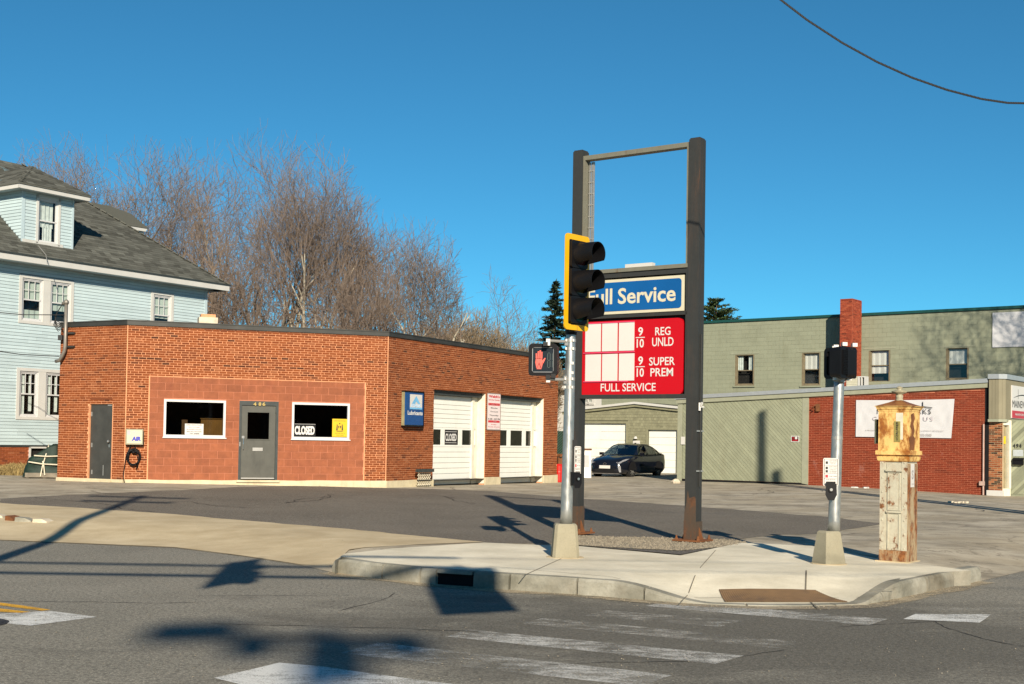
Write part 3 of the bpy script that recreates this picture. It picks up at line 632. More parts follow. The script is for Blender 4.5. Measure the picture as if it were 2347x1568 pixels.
# coping along the roof edge
def coping(w_, a, c): b.wb(w_, a - .02, c + .02, ztop - .005, ztop + .105, -.30, .035); b.wb(w_, a - .015, c + .015, ztop + .106, ztop + .135, -.28, .05)
for w_, a, c in ((WM, 0, sB), (WL, 0, LL), (WR, 0, sR)):
    b = MB(); coping(w_, a, c); part('coping', b, M['darkmetal'], st)
rf = [WL.P(0, ztop - .06), WM.P(0, ztop - .06), WM.P(sB, ztop - .06), WR.P(sR, ztop - .06), Vector((q2.x, q2.y, ztop - .06)), Vector((q1.x, q1.y, ztop - .06))]
b = MB(); b.prism(rf, (0, 0, .03)); part('roof', b, M['darkmetal'], st)
b = MB(); b.prism([Vector((p.x, p.y, .38)) for p in rf], (0, 0, .02)); part('floor', b, M['dark'], st)
# capped chimney stub behind the parapet
a, zc = WM.uv(478, 738, -1.2); zt2 = WM.uv(478, 723, -1.2)[1]
b = MB(); b.wb(WM, a - .26, a + .26, ztop - .3, zt2 - .05, -1.7, -1.2); vent = part('chimney_stub', b, M['concdebris'], st)
b = MB(); b.wb(WM, a - .20, a + .2, zt2 - .05, zt2 + .04, -1.64, -1.26); part('chimney_cap', b, M['mortar'], vent)
b = MB(); b.wb(WM, a - .34, a + .34, ztop - .3, ztop + .18, -1.75, -1.15); part('chimney_collar', b, M['mortar'], vent)
# windows of the office
for i, o in enumerate((o1, o2)):
    b = MB(); t = .062
    for q in ((o[0], o[1], o[3] - t, o[3]), (o[0], o[1], o[2], o[2] + t), (o[0], o[0] + t, o[2] + t, o[3] - t), (o[1] - t, o[1], o[2] + t, o[3] - t)): b.wb(WM, *q, -.08, .03)
    wn = part('window', b, M['whitepvc'], st)
    b = MB(); b.quad(WM.P(o[0] + t, o[2] + t, -.03), WM.P(o[1] - t, o[2] + t, -.03), WM.P(o[1] - t, o[3] - t, -.03), WM.P(o[0] + t, o[3] - t, -.03)); part('pane', b, M['glass_s'], wn)
    b = MB(); b.wb(WM, o[0] - .02, o[1] + .03, o[2] - .03, o[2], -.05, .05); part('sill', b, M['whitepvc'], wn)
def inwall(w_, x0, y0, x1, y1, o): return w_.rect(x0, y0, x1, y1, o)
r = WM.rect(461, 960, 510, 1003, -.9); b = MB(); b.wb(WM, r[0], r[1], .8, r[3], -1.4, -.9)
cb = solo('cabinet', b, M['woodpanel'], 'orange wood panelled counter behind the left office window', 'counter')
b = MB(); b.wb(WM, r[0] - .03, r[1] + .03, r[3], r[3] + .03, -1.42, -.86)
for k in range(8): u_ = r[0] + (r[1] - r[0]) * (k + .5) / 8; b.wb(WM, u_ - .008, u_ + .008, .8, r[3] - .02, -.9, -.885)
o = part('cabinet_trim', b, M['woodpanel'], cb)
r = WM.rect(417, 962, 429, 1003, -.7); b = MB(); b.wb(WM, r[0], r[1], .8, r[3], -.85, -.7); r = WM.rect(432, 970, 446, 1003, -.7); b.wb(WM, r[0], r[1], .8, r[3], -.9, -.72)
solo('cardboard_box', b, M['cardboard'], 'brown boards standing behind the left office window', 'boards')
r = WM.rect(424, 971, 466, 997, -.02); b = MB(); b.wb(WM, *r, -.026, -.022); nb = solo('paper_notice', b, M['whiteface'], 'white printed notice taped inside the left office window', 'notice')
b = MB(); lettpx(b, WM, 'OPEN MON-THURS', 427, 972.5, 463, 976, -.019, ref=-.02); lettpx(b, WM, 'ALL OTHER', 432, 978.5, 458, 981, -.019, ref=-.02); lettpx(b, WM, 'BUSINESS HOURS', 428, 983, 462, 986, -.019, ref=-.02); part('lettering', b, M['text_r'], nb)
b = MB(); lettpx(b, WM, 'RETURN PHONES', 428, 988.3, 462, 991, -.019, .02, ref=-.02); lettpx(b, WM, '797-8888', 434, 992.6, 457, 995.6, -.019, .02, ref=-.02); part('lettering', b, M['text_k'], nb)
r = WM.rect(675, 971, 723, 1000, -.02); b = MB(); b.wb(WM, *r, -.026, -.022); nb = solo('closed_sign', b, M['black'], 'black sign reading closed in white at the corner of the right office window', 'sign')
b = MB(); lettpx(b, WM, 'CLOSED', 675.5, 976, 721, 997, -.018, .05, ref=-.02); lettpx(b, WM, '-', 675, 971.5, 723, 973, -.018, ref=-.02); part('lettering', b, M['text_w'], nb)
r = WM.rect(762, 960, 795, 1001.5, -.02); b = MB(); b.wb(WM, *r, -.026, -.022); nb = solo('yellow_poster', b, M['yellowpaper'], 'bright yellow inspection poster with a black crest in the right office window', 'poster')
b = MB(); lettpx(b, WM, 'INSPECTION STATION', 765, 963.5, 792, 966, -.018, ref=-.02); lettpx(b, WM, 'STATION NO 14', 768, 992.5, 790, 995, -.018, ref=-.02); lettpx(b, WM, 'NO 2 2344', 771, 997, 787, 999, -.018, ref=-.02)
sc, zc = WM.uv(778.5, 979, -.02)                                                # state crest: shield, two supporters, star
k = .10
def cp(pts): b.add([WM.P(sc + x * k, zc + z * k, -.018) for x, z in pts], [tuple(range(len(pts)))])
cp([(-.45, .35), (-.1, .35), (-.1, -.1), (-.3, -.5)]); cp([(.1, .35), (.45, .35), (.3, -.5), (.1, -.1)]); cp([(-1, -.9), (-.85, .6), (-.72, .95), (-.6, .6), (-.55, -.9)]); cp([(1, -.9), (.85, .6), (.72, .95), (.6, .6), (.55, -.9)]); cp([(-1.1, -1.05), (1.1, -1.05), (.8, -1.25), (-.8, -1.25)]); cp([(-.12, .75), (0, 1.35), (.12, .75)]); cp([(-.3, 1.1), (.3, 1.1), (0, .85)])
part('crest', b, M['text_k'], nb)
r = WM.rect(500, 925, 500.5, 925.5, -1)
# front door
b = MB(); t = .07
for q in ((o3[0], o3[0] + t, zbot, o3[3]), (o3[1] - t, o3[1], zbot, o3[3]), (o3[0] + t, o3[1] - t, o3[3] - .12, o3[3])): b.wb(WM, *q, -.10, .012)
fr = part('door_frame', b, M['doorframe'], st)
dz0, dz1 = zbot + .03, o3[3] - .125; da, db = o3[0] + t + .004, o3[1] - t - .004
g = WM.rect(567.5, 945, 616.5, 1007); lf = MB()
for q in ((da, g[0], dz0, dz1), (g[1], db, dz0, dz1), (g[0], g[1], dz0, g[2]), (g[0], g[1], g[3], dz1)): lf.wb(WM, *q, -.06, -.02)
dr = part('door', lf, M['doorgrey'], st)
b = MB(); t2 = .025
for q in ((g[0] - t2, g[0] + .005, g[2] - t2, g[3] + t2), (g[1] - .005, g[1] + t2, g[2] - t2, g[3] + t2), (g[0], g[1], g[3], g[3] + t2), (g[0], g[1], g[2] - t2, g[2])): b.wb(WM, *q, -.03, -.008)
part('glazing_bead', b, M['doorgrey'], dr)
b = MB(); b.quad(WM.P(g[0], g[2], -.04), WM.P(g[1], g[2], -.04), WM.P(g[1], g[3], -.04), WM.P(g[0], g[3], -.04)); part('pane', b, M['glass_s'], dr)
r = WM.rect(579, 1026, 602, 1034); b = MB(); b.wb(WM, *r, -.02, .0); part('mail_slot', b, M['alu'], dr)
b = MB(); hx, hz = WM.uv(556.5, 1010); b.wb(WM, hx - .03, hx + .04, hz + .06, hz + .13, -.02, .01); b.tube([WM.P(hx + .01, hz + .06, .03), WM.P(hx + .01, hz - .10, .04), WM.P(hx + .01, hz - .24, .03)], .011, 6); b.tube([WM.P(hx + .01, hz + .05, -.01), WM.P(hx + .01, hz + .05, .035)], .01, 6); b.tube([WM.P(hx + .01, hz - .22, -.01), WM.P(hx + .01, hz - .22, .035)], .01, 6); part('handle', b, M['chrome'], dr)
b = MB(); b.wb(WM, da + .01, db - .01, dz0, dz0 + .035, -.02, -.006); part('kick_plate', b, M['alu'], dr)
for i, z in enumerate((dz0 + .25, dz0 + .95, dz1 - .2)): b = MB(); b.wb(WM, db - .01, db + .02, z, z + .1, -.02, .004); part('hinge', b, M['doorframe'], dr)
b = MB(); b.wb(WM, da - .05, da - .03, dz0 + .9, dz0 + 1.02, .012, .02); part('lock_plate', b, M['alu'], dr)
for ch, x0, x1 in (('4', 580.5, 587.5), ('8', 592.5, 598.5), ('6', 601.5, 608)):
    b = MB(); lettpx(b, WM, ch, x0, 922, x1, 930.5, .018, .03); part('house_number', b, M['brass'], fr)
# side door
b = MB(); lf = (oS[0] + .03, oS[1] - .03, .42, oS[3] - .03); b.wb(WL, *lf, -.10, -.05); sd = part('door', b, M['doordark'], st, label='plain charcoal side door with a dented steel face')
b = MB()
for q in ((oS[0], oS[0] + .03, .40, oS[3]), (oS[1] - .03, oS[1], .4, oS[3]), (oS[0], oS[1], oS[3] - .03, oS[3])): b.wb(WL, *q, -.12, .004)
part('door_frame', b, M['mortar'], sd)
for y in (949, 1020, 1082):
    s_, z = WL.uv(207.5, y); b = MB(); b.wb(WL, s_ - .012, s_ + .025, z - .06, z + .06, -.05, -.03); part('hinge', b, M['alu'], sd)
s_, z = WL.uv(248, 1012); b = MB(); b.lathe(WL.P(s_, z - .03, -.0), [(.02, 0), (.034, .02), (.034, .05), (.02, .07)], 10); b.wb(WL, s_ - .02, s_ + .02, z - .16, z - .08, -.05, -.035); part('door_knob', b, M['chrome'], sd)
b = MB(); s_, z = WL.uv(250, 928.5); b.wb(WL, s_ - .09, s_ + .06, z - .02, z + .02, -.05, -.04); s_, z = WL.uv(233, 1078); b.wb(WL, s_ - .01, s_ + .015, z - .14, z + .14, -.05, -.047); part('bare_patch', b, M['alu'], sd)
# lintel line over the side door
b = MB(); r = WL.rect(208, 912, 258, 916); b.wb(WL, *r, 0, .012); part('lintel', b, M['brick_d'], st)
# garage doors
for gi, (ga, gb_) in enumerate(((g1a, g1b), (g2a, g2b))):
    ja = gb_ - .42; rc = .30; gz = hgt(WR.P(ga, 0).x, WR.P(ga, 0).y) + .02
    b = MB(); b.wb(WR, ja, ja + .13, gz, zg - .05, -rc - .02, -rc + .06); b.wb(WR, gb_ - .012, gb_ - .002, gz, zg, -rc, -.01); b.wb(WR, ja + .13, gb_ - .012, gz, zg - .05, -rc - .02, -rc + .01); jm = part('door_jamb', b, M['creamjamb'], st)
    b = MB(); b.wb(WR, ga, gb_, zg - .16, zg - .004, -rc - .02, -.12); part('door_header', b, M['doorframe'], st)
    wy = ((985, 1020), (987, 1022))[gi]; z1w = WR.uv((1040, 1190)[gi], wy[0])[1]; z0w = WR.uv((1040, 1190)[gi], wy[1])[1]
    gd = bpy.data.objects.new('garage_door', None); link(gd, st); ORG[gd.name] = org(st)
    zs = []; n = 7; lo = gz
    for i in range(n): zs.append((lo + (z0w - .06 - lo) * i / n, lo + (z0w - .06 - lo) * (i + 1) / n))
    hi0 = z1w + .06; n = 8
    for i in range(n): zs.append((hi0 + (zg - .02 - hi0) * i / n, hi0 + (zg - .02 - hi0) * (i + 1) / n))
    for z0, z1 in zs:
        b = MB(); a0, a1 = WR.P(ga + .01, z0 + .004, -rc), WR.P(ja, z0 + .004, -rc); hh = Vector((0, 0, z1 - z0 - .008)); o_n = WR.n
        b.add([a0 + o_n * .004, a1 + o_n * .004, a1 + o_n * .011 + hh * .06, a0 + o_n * .011 + hh * .06, a1 + o_n * .011 + hh * .95, a0 + o_n * .011 + hh * .95, a1 + o_n * .004 + hh, a0 + o_n * .004 + hh, a0 - o_n * .02, a1 - o_n * .02, a1 - o_n * .02 + hh, a0 - o_n * .02 + hh], [(0, 1, 2, 3), (3, 2, 4, 5), (5, 4, 6, 7), (8, 9, 1, 0), (7, 6, 10, 11), (8, 11, 10, 9), (1, 9, 10, 6, 4, 2), (0, 3, 5, 7, 11, 8)])
        part('door_panel', b, M['door_w'], gd)
    zz = (z0w - .06, z1w + .06); xs = (((985, 1009.5), (1018, 1049.5), (1058, 1088)), ((1140, 1161), (1169, 1196), (1204, 1228)))[gi]
    us = [(max(ga + .03, WR.uv(x0, 1000, -rc)[0]), WR.uv(x1, 1000, -rc)[0]) for x0, x1 in xs]; b = MB(); e = ga + .01
    for u0, u1 in us:
        b.wb(WR, e, u0, zz[0], zz[1], -rc, -rc + .02); e = u1; b.wb(WR, u0, u1, zz[0], z0w, -rc, -rc + .02); b.wb(WR, u0, u1, z1w, zz[1], -rc, -rc + .02)
    b.wb(WR, e, ja, zz[0], zz[1], -rc, -rc + .02); wf = part('window_row', b, M['door_w'], gd)
    for u0, u1 in us: b = MB(); b.quad(WR.P(u0, z0w, -rc + .004), WR.P(u1, z0w, -rc + .004), WR.P(u1, z1w, -rc + .004), WR.P(u0, z1w, -rc + .004)); part('pane', b, M['glass_s'], wf)
    if gi == 0:
        u0, u1 = us[1]; b = MB(); b.wb(WR, u0 + .02, u1 - .02, z0w + .005, z1w - .005, -rc + .006, -rc + .008)
        nb = solo('closed_sign', b, M['black'], 'small black sign reading closed in the middle pane of the nearer garage door', 'sign')
        b = MB(); lett(b, WR, 'CLOSED', u0 + .06, u1 - .10, z0w + .12, z1w - .12, -rc + .011, .04); lett(b, WR, '-', u0 + .05, u1 - .1, z1w - .07, z1w - .055, -rc + .011); lett(b, WR, '-', u0 + .05, u1 - .1, z0w + .06, z0w + .075, -rc + .011); part('lettering', b, M['text_w'], nb)
# ---- things on the station walls
r = WR.rect(929.5, 900, 970.5, 975, .15); s0, s1, z0, z1 = r; z1 = WR.uv(929.5, 899, .15)[1]; PO = -.15
b = MB(); b.wb(WR, s0, s1, z0 - .04, z1 + .03, .02, .12); pk = solo('lubricants_sign', b, M['beige'] if False else plain('olive_sign_case', (.26, .24, .13), .6, var=.2, dirt=(.12, .1, .06, .5)), 'deep blue box sign for lubricants beside the garage doors', 'sign')
b = MB(); b.wb(WR, s0 + .02, s1 - .02, z0, z1, .12, .15); fc = part('sign_face', b, plain('deep_blue_face', (.006, .06, .20), .3, var=.1), pk)
b = MB(); b.wb(WR, s0 - .01, s1 + .01, z0 - .05, z0 - .02, .02, .16); b.wb(WR, s0 - .005, s1 + .02, z1 + .01, z1 + .05, .02, .16); b.wb(WR, s1 - .02, s1 + .02, z0 - .02, z1 + .02, .10, .16); part('sign_edge', b, M['black'], pk)
W2 = s1 - s0; H2 = z1 - z0
b = MB(); b.wb(WR, s0 + W2 * .24, s0 + W2 * .90, z0 + H2 * .49, z0 + H2 * .95, .152, .154); part('white_field', b, M['whiteface'], pk)
b = MB(); mt = plain('pale_mountain_blue', (.16, .42, .66), .5, var=.1)
b.add([WR.P(s0 + W2 * x, z0 + H2 * z, .157) for x, z in ((.34, .66), (.57, .91), (.80, .66), (.68, .66), (.57, .74), (.52, .66))], [(0, 1, 5), (1, 4, 5), (1, 2, 3), (1, 3, 4)]); b.wb(WR, s0 + W2 * .24, s0 + W2 * .90, z0 + H2 * .49, z0 + H2 * .545, .155, .157); part('mountain_mark', b, mt, pk)
b = MB(); lett(b, WR, 'PEAK', s0 + W2 * .30, s0 + W2 * .86, z0 + H2 * .555, z0 + H2 * .655, .159, .05, .12); part('lettering', b, plain('pale_blue_letter', (.45, .62, .78), .5), pk)
b = MB(); lett(b, WR, 'Lubricants', s0 + W2 * .13, s0 + W2 * .94, z0 + H2 * .31, z0 + H2 * .44, .153, .04); part('lettering', b, M['text_w'], pk)
r = WR.rect(1117.5, 901, 1146, 987, .03); z0, z1 = r[2], r[3]; z1 = WR.uv(1132, 902, .03)[1]; z0 = WR.uv(1132, 986, .03)[1]
b = MB(); b.prism(rrect(WR, r[0], r[1], z0, z1, .02, .03), WR.n * .012); hb = solo('hours_sign', b, plain('grey_sign_edge', (.32, .29, .27), .5), 'tall narrow white sign with red lettering on the pier between the garage doors', 'sign')
b = MB(); b.prism(rrect(WR, r[0] + .025, r[1] - .025, z0 + .025, z1 - .025, .033, .02), WR.n * .004); part('sign_face', b, plain('pinkish_white_face', (.70, .60, .58), .5, var=.05), hb)
b = MB(); w3 = r[1] - r[0]; h3 = z1 - z0
def hl(t, a, c, z, hh, bo=.02): lett(b, WR, t, r[0] + w3 * a, r[0] + w3 * c, z0 + h3 * (z - hh), z0 + h3 * z, .040, bo)
hl("Welch's", .08, .92, .955, .075, .05); hl('Service Center', .07, .93, .845, .04); part('lettering', b, M['text_r'], hb)
b = MB(); b.wb(WR, r[0] + w3 * .06, r[0] + w3 * .94, z0 + h3 * .67, z0 + h3 * .735, .037, .040); b.wb(WR, r[0] + w3 * .06, r[0] + w3 * .94, z0 + h3 * .205, z0 + h3 * .265, .037, .040); part('red_band', b, M['text_r'], hb)
b = MB(); 
for t_, a, c, z in (('Monday', .25, .78, .62), ('Through', .2, .8, .52), ('Thursday', .15, .85, .42), ('8 AM - 4:30 PM', .06, .94, .325)): hl(t_, a, c, z, .045, .02)
part('lettering', b, M['text_k'], hb); b = MB(); hl('Friday', .3, .7, .165, .03); hl('Saturday & Sunday', .06, .94, .10, .028); part('lettering', b, M['text_r'], hb)
b = MB(); hl('Business Hours', .1, .9, .722, .038); hl('CLOSED', .28, .72, .252, .034); part('lettering', b, M['text_w'], hb)
for o in list(hb.children): pass
# air dispenser with hose
r = WM.rect(288.5, 983, 327.5, 1019.5, .17); b = MB(); b.wb(WM, r[0] + .0, r[1], r[2], r[3], .01, .17); ab = solo('air_dispenser', b, plain('olive_cabinet', (.26, .25, .17), .5, var=.1), 'cream air pump cabinet on the brick wall beside the side door', 'air pump')
b = MB(); b.wb(WM, r[0] + .03, r[1] - .03, r[2] + .03, r[3] - .03, .17, .18); part('front_panel', b, M['creamface'], ab)
s0, s1, z0, z1 = r; W2, H2 = s1 - s0, z1 - z0
b = MB(); lett(b, WM, 'AIR', s0 + W2 * .34, s0 + W2 * .88, z0 + H2 * .24, z0 + H2 * .52, .184, .07, .1); part('lettering', b, M['text_b'], ab)
b = MB(); b.wb(WM, s0 + W2 * .3, s0 + W2 * .31, z0 + H2 * .08, z0 + H2 * .92, .181, .183); b.wb(WM, s0 + W2 * .08, s0 + W2 * .3, z0 + H2 * .42, z0 + H2 * .435, .181, .183); b.wb(WM, s0 + W2 * .08, s0 + W2 * .26, z0 + H2 * .62, z0 + H2 * .9, .181, .1825); b.add([WM.P(s0 + W2 * x, z0 + H2 * z, .184) for x, z in ((.4, .78), (.55, .92), (.5, .74))], [(0, 1, 2)]); part('printed_rule', b, M['text_p'], ab)
b = MB(); sc, zc = WM.uv(306, 1047, .08)
for k in range(9):
    R0 = .17 + U(-.025, .03); R1 = .19 + U(-.03, .035); a0 = U(0, 6); dx, dz = U(-.02, .02), U(-.03, .01); o_ = .03 + k * .012
    b.tube([WM.P(sc + dx + R0 * math.cos(a0 + q * .35), zc + dz + R1 * math.sin(a0 + q * .35), o_ + .01 * math.sin(q)) for q in range(19)], .012, 5)
b.tube([WM.P(sc - .06, r[2] + .02, .07), WM.P(sc - .15, zc + .12, .06), WM.P(sc - .2, zc - .05, .05), WM.P(sc - .24, zc - .4, .04), WM.P(sc - .25, .52, .05), WM.P(sc - .21, .33, .08)], .012, 5)
b.tube([WM.P(sc + .02, r[2] + .02, .07), WM.P(sc + .05, zc + .2, .06), WM.P(sc + .12, zc - .1, .07), WM.P(sc + .08, zc - .34, .06)], .011, 5); b.tube([WM.P(sc + .13, zc - .1, .07), WM.P(sc + .11, zc - .28, .06)], .010, 5); b.wb(WM, sc - .05, sc + .05, zc + .1, zc + .14, .0, .14)
part('hose', b, M['black'], ab, True)
# folded wooden gate leaning beside the nearer garage door
g0 = gnd(974, 1119); sg, _ = WR.uv(974, 1100, .25); b = MB(); zg0 = hgt(*WR.P(sg, 0).xy); zt_ = WR.uv(974, 1082, .25)[1]
fg = thing('folding_gate', WR.P(sg, zg0, .25), 'small folded lattice gate with dark top rail against the brick by the garage door', 'gate')
b.box(WR.P(sg - .38, zt_, .16), WR.d * .78, WR.n * .16, Vector((0, 0, .09))); b.box(WR.P(sg - .46, zt_ - .0, .2), WR.d * .08, WR.n * .05, Vector((0, 0, .05))); part('top_rail', b, M['doorframe'], fg)
for k in range(7):
    b = MB(); u_ = sg - .32 + k * .105; 
    for q in range(4): z_ = zg0 + .05 + q * (zt_ - zg0 - .05) / 4; dz = (zt_ - zg0 - .05) / 4; b.tube([WR.P(u_ - .03, z_, .22), WR.P(u_ + .035, z_ + dz * .5, .23), WR.P(u_ - .03, z_ + dz, .22)], .016, 5)
    part('lattice_bar', b, M['strap'], fg)
b = MB(); b.tube([WR.P(sg - .42, zg0 + .2, .25), WR.P(sg + .38, zg0 + .2, .25)], .018, 6); part('cross_bar', b, M['black'], fg)
# service mast at the left corner
b = MB(); ms = thing('service_mast', WL.P(.3, 3, .1), 'grey electrical service mast with hooked weatherhead on the left brick corner', 'conduit')
x0, zt_ = WL.uv(152, 695, .12); _, zb_ = WL.uv(157, 792, .12); xl, zl = WL.uv(131, 828, .12)
b.tube([WL.P(x0, zt_, .12), WL.P(x0, zb_, .12), WL.P(x0 - .02, zb_ - .14, .12), WL.P(x0 - .09, zb_ - .27, .12), WL.P(x0 - .2, zl + .02, .12), WL.P(xl - .05, zl, .12)], .05, 10); part('pipe', b, M['pcement'], ms, True)
b = MB(); b.lathe(WL.P(x0, zt_ - .03, .12), [(.06, 0), (.075, .04), (.07, .09), (.03, .13)], 10); b.tube([WL.P(x0, zt_ + .04, .12), WL.P(x0 - .12, zt_ - .02, .14)], [.06, .045], 8); part('weatherhead', b, M['pcement'], ms, True)
for z_ in (zt_ - .85, zb_ - .05): b = MB(); b.wb(WL, x0 - .1, x0 + .26, z_, z_ + .05, .01, .08); part('bracket', b, M['darkmetal'], ms)
b = MB()
for k in range(3): b.tube([WL.P(x0 - .1, zt_, .14), WL.P(x0 - .28 - .04 * k, zt_ - .25 - .05 * k, .18), WL.P(x0 - .38 + .05 * k, zt_ - .6, .2), WL.P(x0 - .2, zt_ - .78 + .05 * k, .2), WL.P(x0 - .08, zt_ - .7, .16), WL.P(x0 - .2, zt_ - .5 - .06 * k, .2), WL.P(x0 - .33, zt_ - .55, .2)], .012, 5)
b.bx(WL.P(x0 - .18, zt_ - .95, .12), (.12, .12, .14)); part('drip_loop', b, M['cable'], ms)
for i, (xa, ya, xb, yb, lb) in enumerate(((-40, 713, 148, 722, 'upper black service cable running left from the weatherhead past the blue house'), (-40, 800, 136, 817, 'lower black service cable crossing in front of the blue house'))):
    s0, z0 = WL.uv(xb, yb, .16); a = ray(xa, ya) * 35.5 + CAM; e = WL.P(s0, z0, .16); mid = a.lerp(e, .5) - Vector((0, 0, .05)); b = MB(); b.tube([a, mid, e], .013, 5); solo('service_cable', b, M['cable'], lb, 'cable', 'service cables on the left')
# tarped pallet left of the station
tp = gnd(92, 1097); b = MB()
pc = Vector((tp.x, tp.y + .55, tp.z)); ang = math.radians(12)
pl_ = thing('pallet', pc, 'low weathered wooden pallet under the green tarpaulin', 'pallet')
ca, sa = math.cos(ang), math.sin(ang)
def PL(x, y, z): return pc + Vector((x * ca - y * sa, x * sa + y * ca, z))
for k, y in enumerate((-.5, -.2, .1, .4)): b = MB(); b.bx(PL(0, y, .15), (1.02, .14, .025), ang); part('deck_board', b, M['wood'], pl_)
for x in (-.46, 0, .46): b = MB(); b.bx(PL(x, -.05, .075), (.08, 1.0, .12), ang); part('bearer', b, M['wood'], pl_)
b = MB(); b.bx(PL(0, -.56, .10), (1.05, .03, .13), ang); part('front_board', b, M['wood'], pl_)
n, m_ = 26, 20; vs = []; 
for i in range(m_ + 1):
    th_ = i / m_
    for j_ in range(n):
        a = 2 * math.pi * j_ / n; rr = 1 - th_
        ex = .56 * (abs(math.cos(a)) ** .6) * (1 if math.cos(a) > 0 else -1); ey = .50 * (abs(math.sin(a)) ** .6) * (1 if math.sin(a) > 0 else -1)
        prof = 1.0 if th_ < .01 else (1.0 - .22 * th_) if th_ < .75 else max(0, (1 - th_) / .25) * .83
        zz = .10 + min(1, th_ / .75) * .85
        x = ex * prof; y = ey * prof; zz *= (.62 + .42 * smooth((x + .45) / .7)); q = noise.noise(Vector((x * 4, y * 4, zz * 5))); q2_ = noise.noise(Vector((a * 3, zz * 2, 1)))
        vs.append(PL(x * (1 + .10 * q + .09 * q2_) + (-.14 * (1 - th_) if x < 0 else 0), y * (1 + .1 * q), zz + .06 * q))
b = MB(); b.add(vs, [(i * n + j_, i * n + (j_ + 1) % n, (i + 1) * n + (j_ + 1) % n, (i + 1) * n + j_) for i in range(m_) for j_ in range(n)])
tarp = solo('tarpaulin', b, M['tarp'], 'dark green tarpaulin heap tied with cream straps left of the station', 'tarpaulin', smooth_=True)
for pts in (((-.1, -.60, .06), (-.06, -.55, .35), (.0, -.47, .62), (.06, -.3, .93), (.02, 0, .98)), ((.02, -.60, .1), (-.02, -.55, .35), (-.06, -.50, .5)), ((-.45, -.52, .48), (-.05, -.56, .42), (.5, -.52, .40)), ((-.3, -.50, .66), (.05, -.53, .64), (.5, -.47, .66))):
    b = MB(); b.tube([PL(*p) for p in pts], .018, 5); part('strap', b, M['strap'], tarp)
# ------------------------------------------------------------------ price sign on two steel posts
def at(x, y, Y): r = ray(x, y); return CAM + r * (Y / r.y)
rp = gpt(1586, 1243, .17); WS = Wall((rp.x, rp.y, 0), 125)
sg = thing('price_sign', (rp.x, rp.y, .17), 'tall two post price sign with empty top frame and red panel', 'sign')
lL, lR = WS.uv(1311.5, 500)[0], WS.uv(1333.5, 500)[0]; rL, rR = WS.uv(1577.5, 500)[0], WS.uv(1603, 500)[0]
zlt = WS.uv(1320, 347.5)[1]; zrt = WS.uv(1592, 318)[1]; ztt = (zlt + zrt) / 2
for a, c, zt_, lb in ((lL, lR, zlt, None), (rL, rR, zrt, 'right sign post, scraped to bare rusty steel near its foot')):
    b = MB(); b.wb(WS, a, c, .20, zt_, -.19, 0); p_ = part('post', b, M['postpaint'], sg, label=lb)
    b = MB(); b.wb(WS, a + .012, c - .012, zt_, zt_ + .02, -.18, -.01); b.wb(WS, c, c + .004, .2, zt_ - .01, -.085, -.075); part('post_cap', b, M['postpaint'], p_)
    b = MB(); m_ = (a + c) / 2
    if lb: 
        b.add([WS.P(a - .012, .21, .006), WS.P(c + .006, .21, .006), WS.P(c + .004, .82, .006), WS.P(c - .02, .86, .006), WS.P(a + .08, .83, .006), WS.P(a + .05, .95, .006), WS.P(a + .03, .75, .006), WS.P(a - .002, .62, .006)], [(0, 1, 2, 3, 4, 5, 6, 7)]); b.wb(WS, a - .012, c + .012, .2, .48, -.2, .005)
    else: b.wb(WS, a - .008, c + .008, .2, .62, -.198, .006)
    part('rusted_foot', b, M['postlow'], p_)
    b = MB(); b.wb(WS, m_ - .23, m_ + .23, .185, .21, -.32, .13); bp = part('base_plate', b, M['rust'], p_)
    for dx in (-.18, .18):
        for do in (.09, -.28): b = MB(); b.tube([WS.P(m_ + dx, .2, do), WS.P(m_ + dx, .27, do)], .014, 6); b.tube([WS.P(m_ + dx, .21, do), WS.P(m_ + dx, .235, do)], .026, 6); part('anchor_bolt', b, M['rust'], p_)
    for dx in (a - .06, c + .06): b = MB(); e = dx - m_; b.add([WS.P(a if e < 0 else c, .21, -.1), WS.P(dx + (-.03 if e < 0 else .03), .21, -.1), WS.P(a if e < 0 else c, .42, -.1), WS.P(a if e < 0 else c, .21, -.085), WS.P(dx + (-.03 if e < 0 else .03), .21, -.085), WS.P(a if e < 0 else c, .42, -.085)], [(0, 1, 2), (3, 5, 4), (0, 3, 4, 1), (1, 4, 5, 2), (0, 2, 5, 3)]); part('gusset', b, M['rust'], p_)
zt1 = WS.uv(1345, 355)[1]; zt1 = (zt1 + WS.uv(1575, 326)[1]) / 2
b = MB(); b.wb(WS, lR, rL, zt1 - .07, zt1, -.17, -.02); tb = part('top_bar', b, M['frameol'], sg)
zb1 = (WS.uv(1420, 614)[1] + WS.uv(1565, 606)[1]) / 2
for a, c in ((lR, lR + .035), (rL - .045, rL)): b = MB(); b.wb(WS, a, c, zb1, zt1 - .07, -.17, -.02); part('side_rail', b, M['frameol'], sg)
b = MB(); 
for a in (lR + .055, lR + .095, lR + .125): b.wb(WS, a, a + .018, zb1, zt1 - .09, -.15, -.12)
for k in range(9): z = zb1 + .15 + k * (zt1 - zb1 - .3) / 8.5; b.wb(WS, lR + .05, lR + .14, z, z + .02, -.155, -.115)
part('lamp_track', b, M['alu'], sg)
b = MB(); b.wb(WS, lR, rL, zb1 - .06, zb1, -.21, .02); part('middle_bar', b, M['frameol'], sg)
a, c = WS.uv(1429, 605)[0], WS.uv(1491, 605)[0]; b = MB(); b.wb(WS, a, c, zb1, zb1 + .065, -.15, -.05); part('ballast_box', b, M['white'], sg)
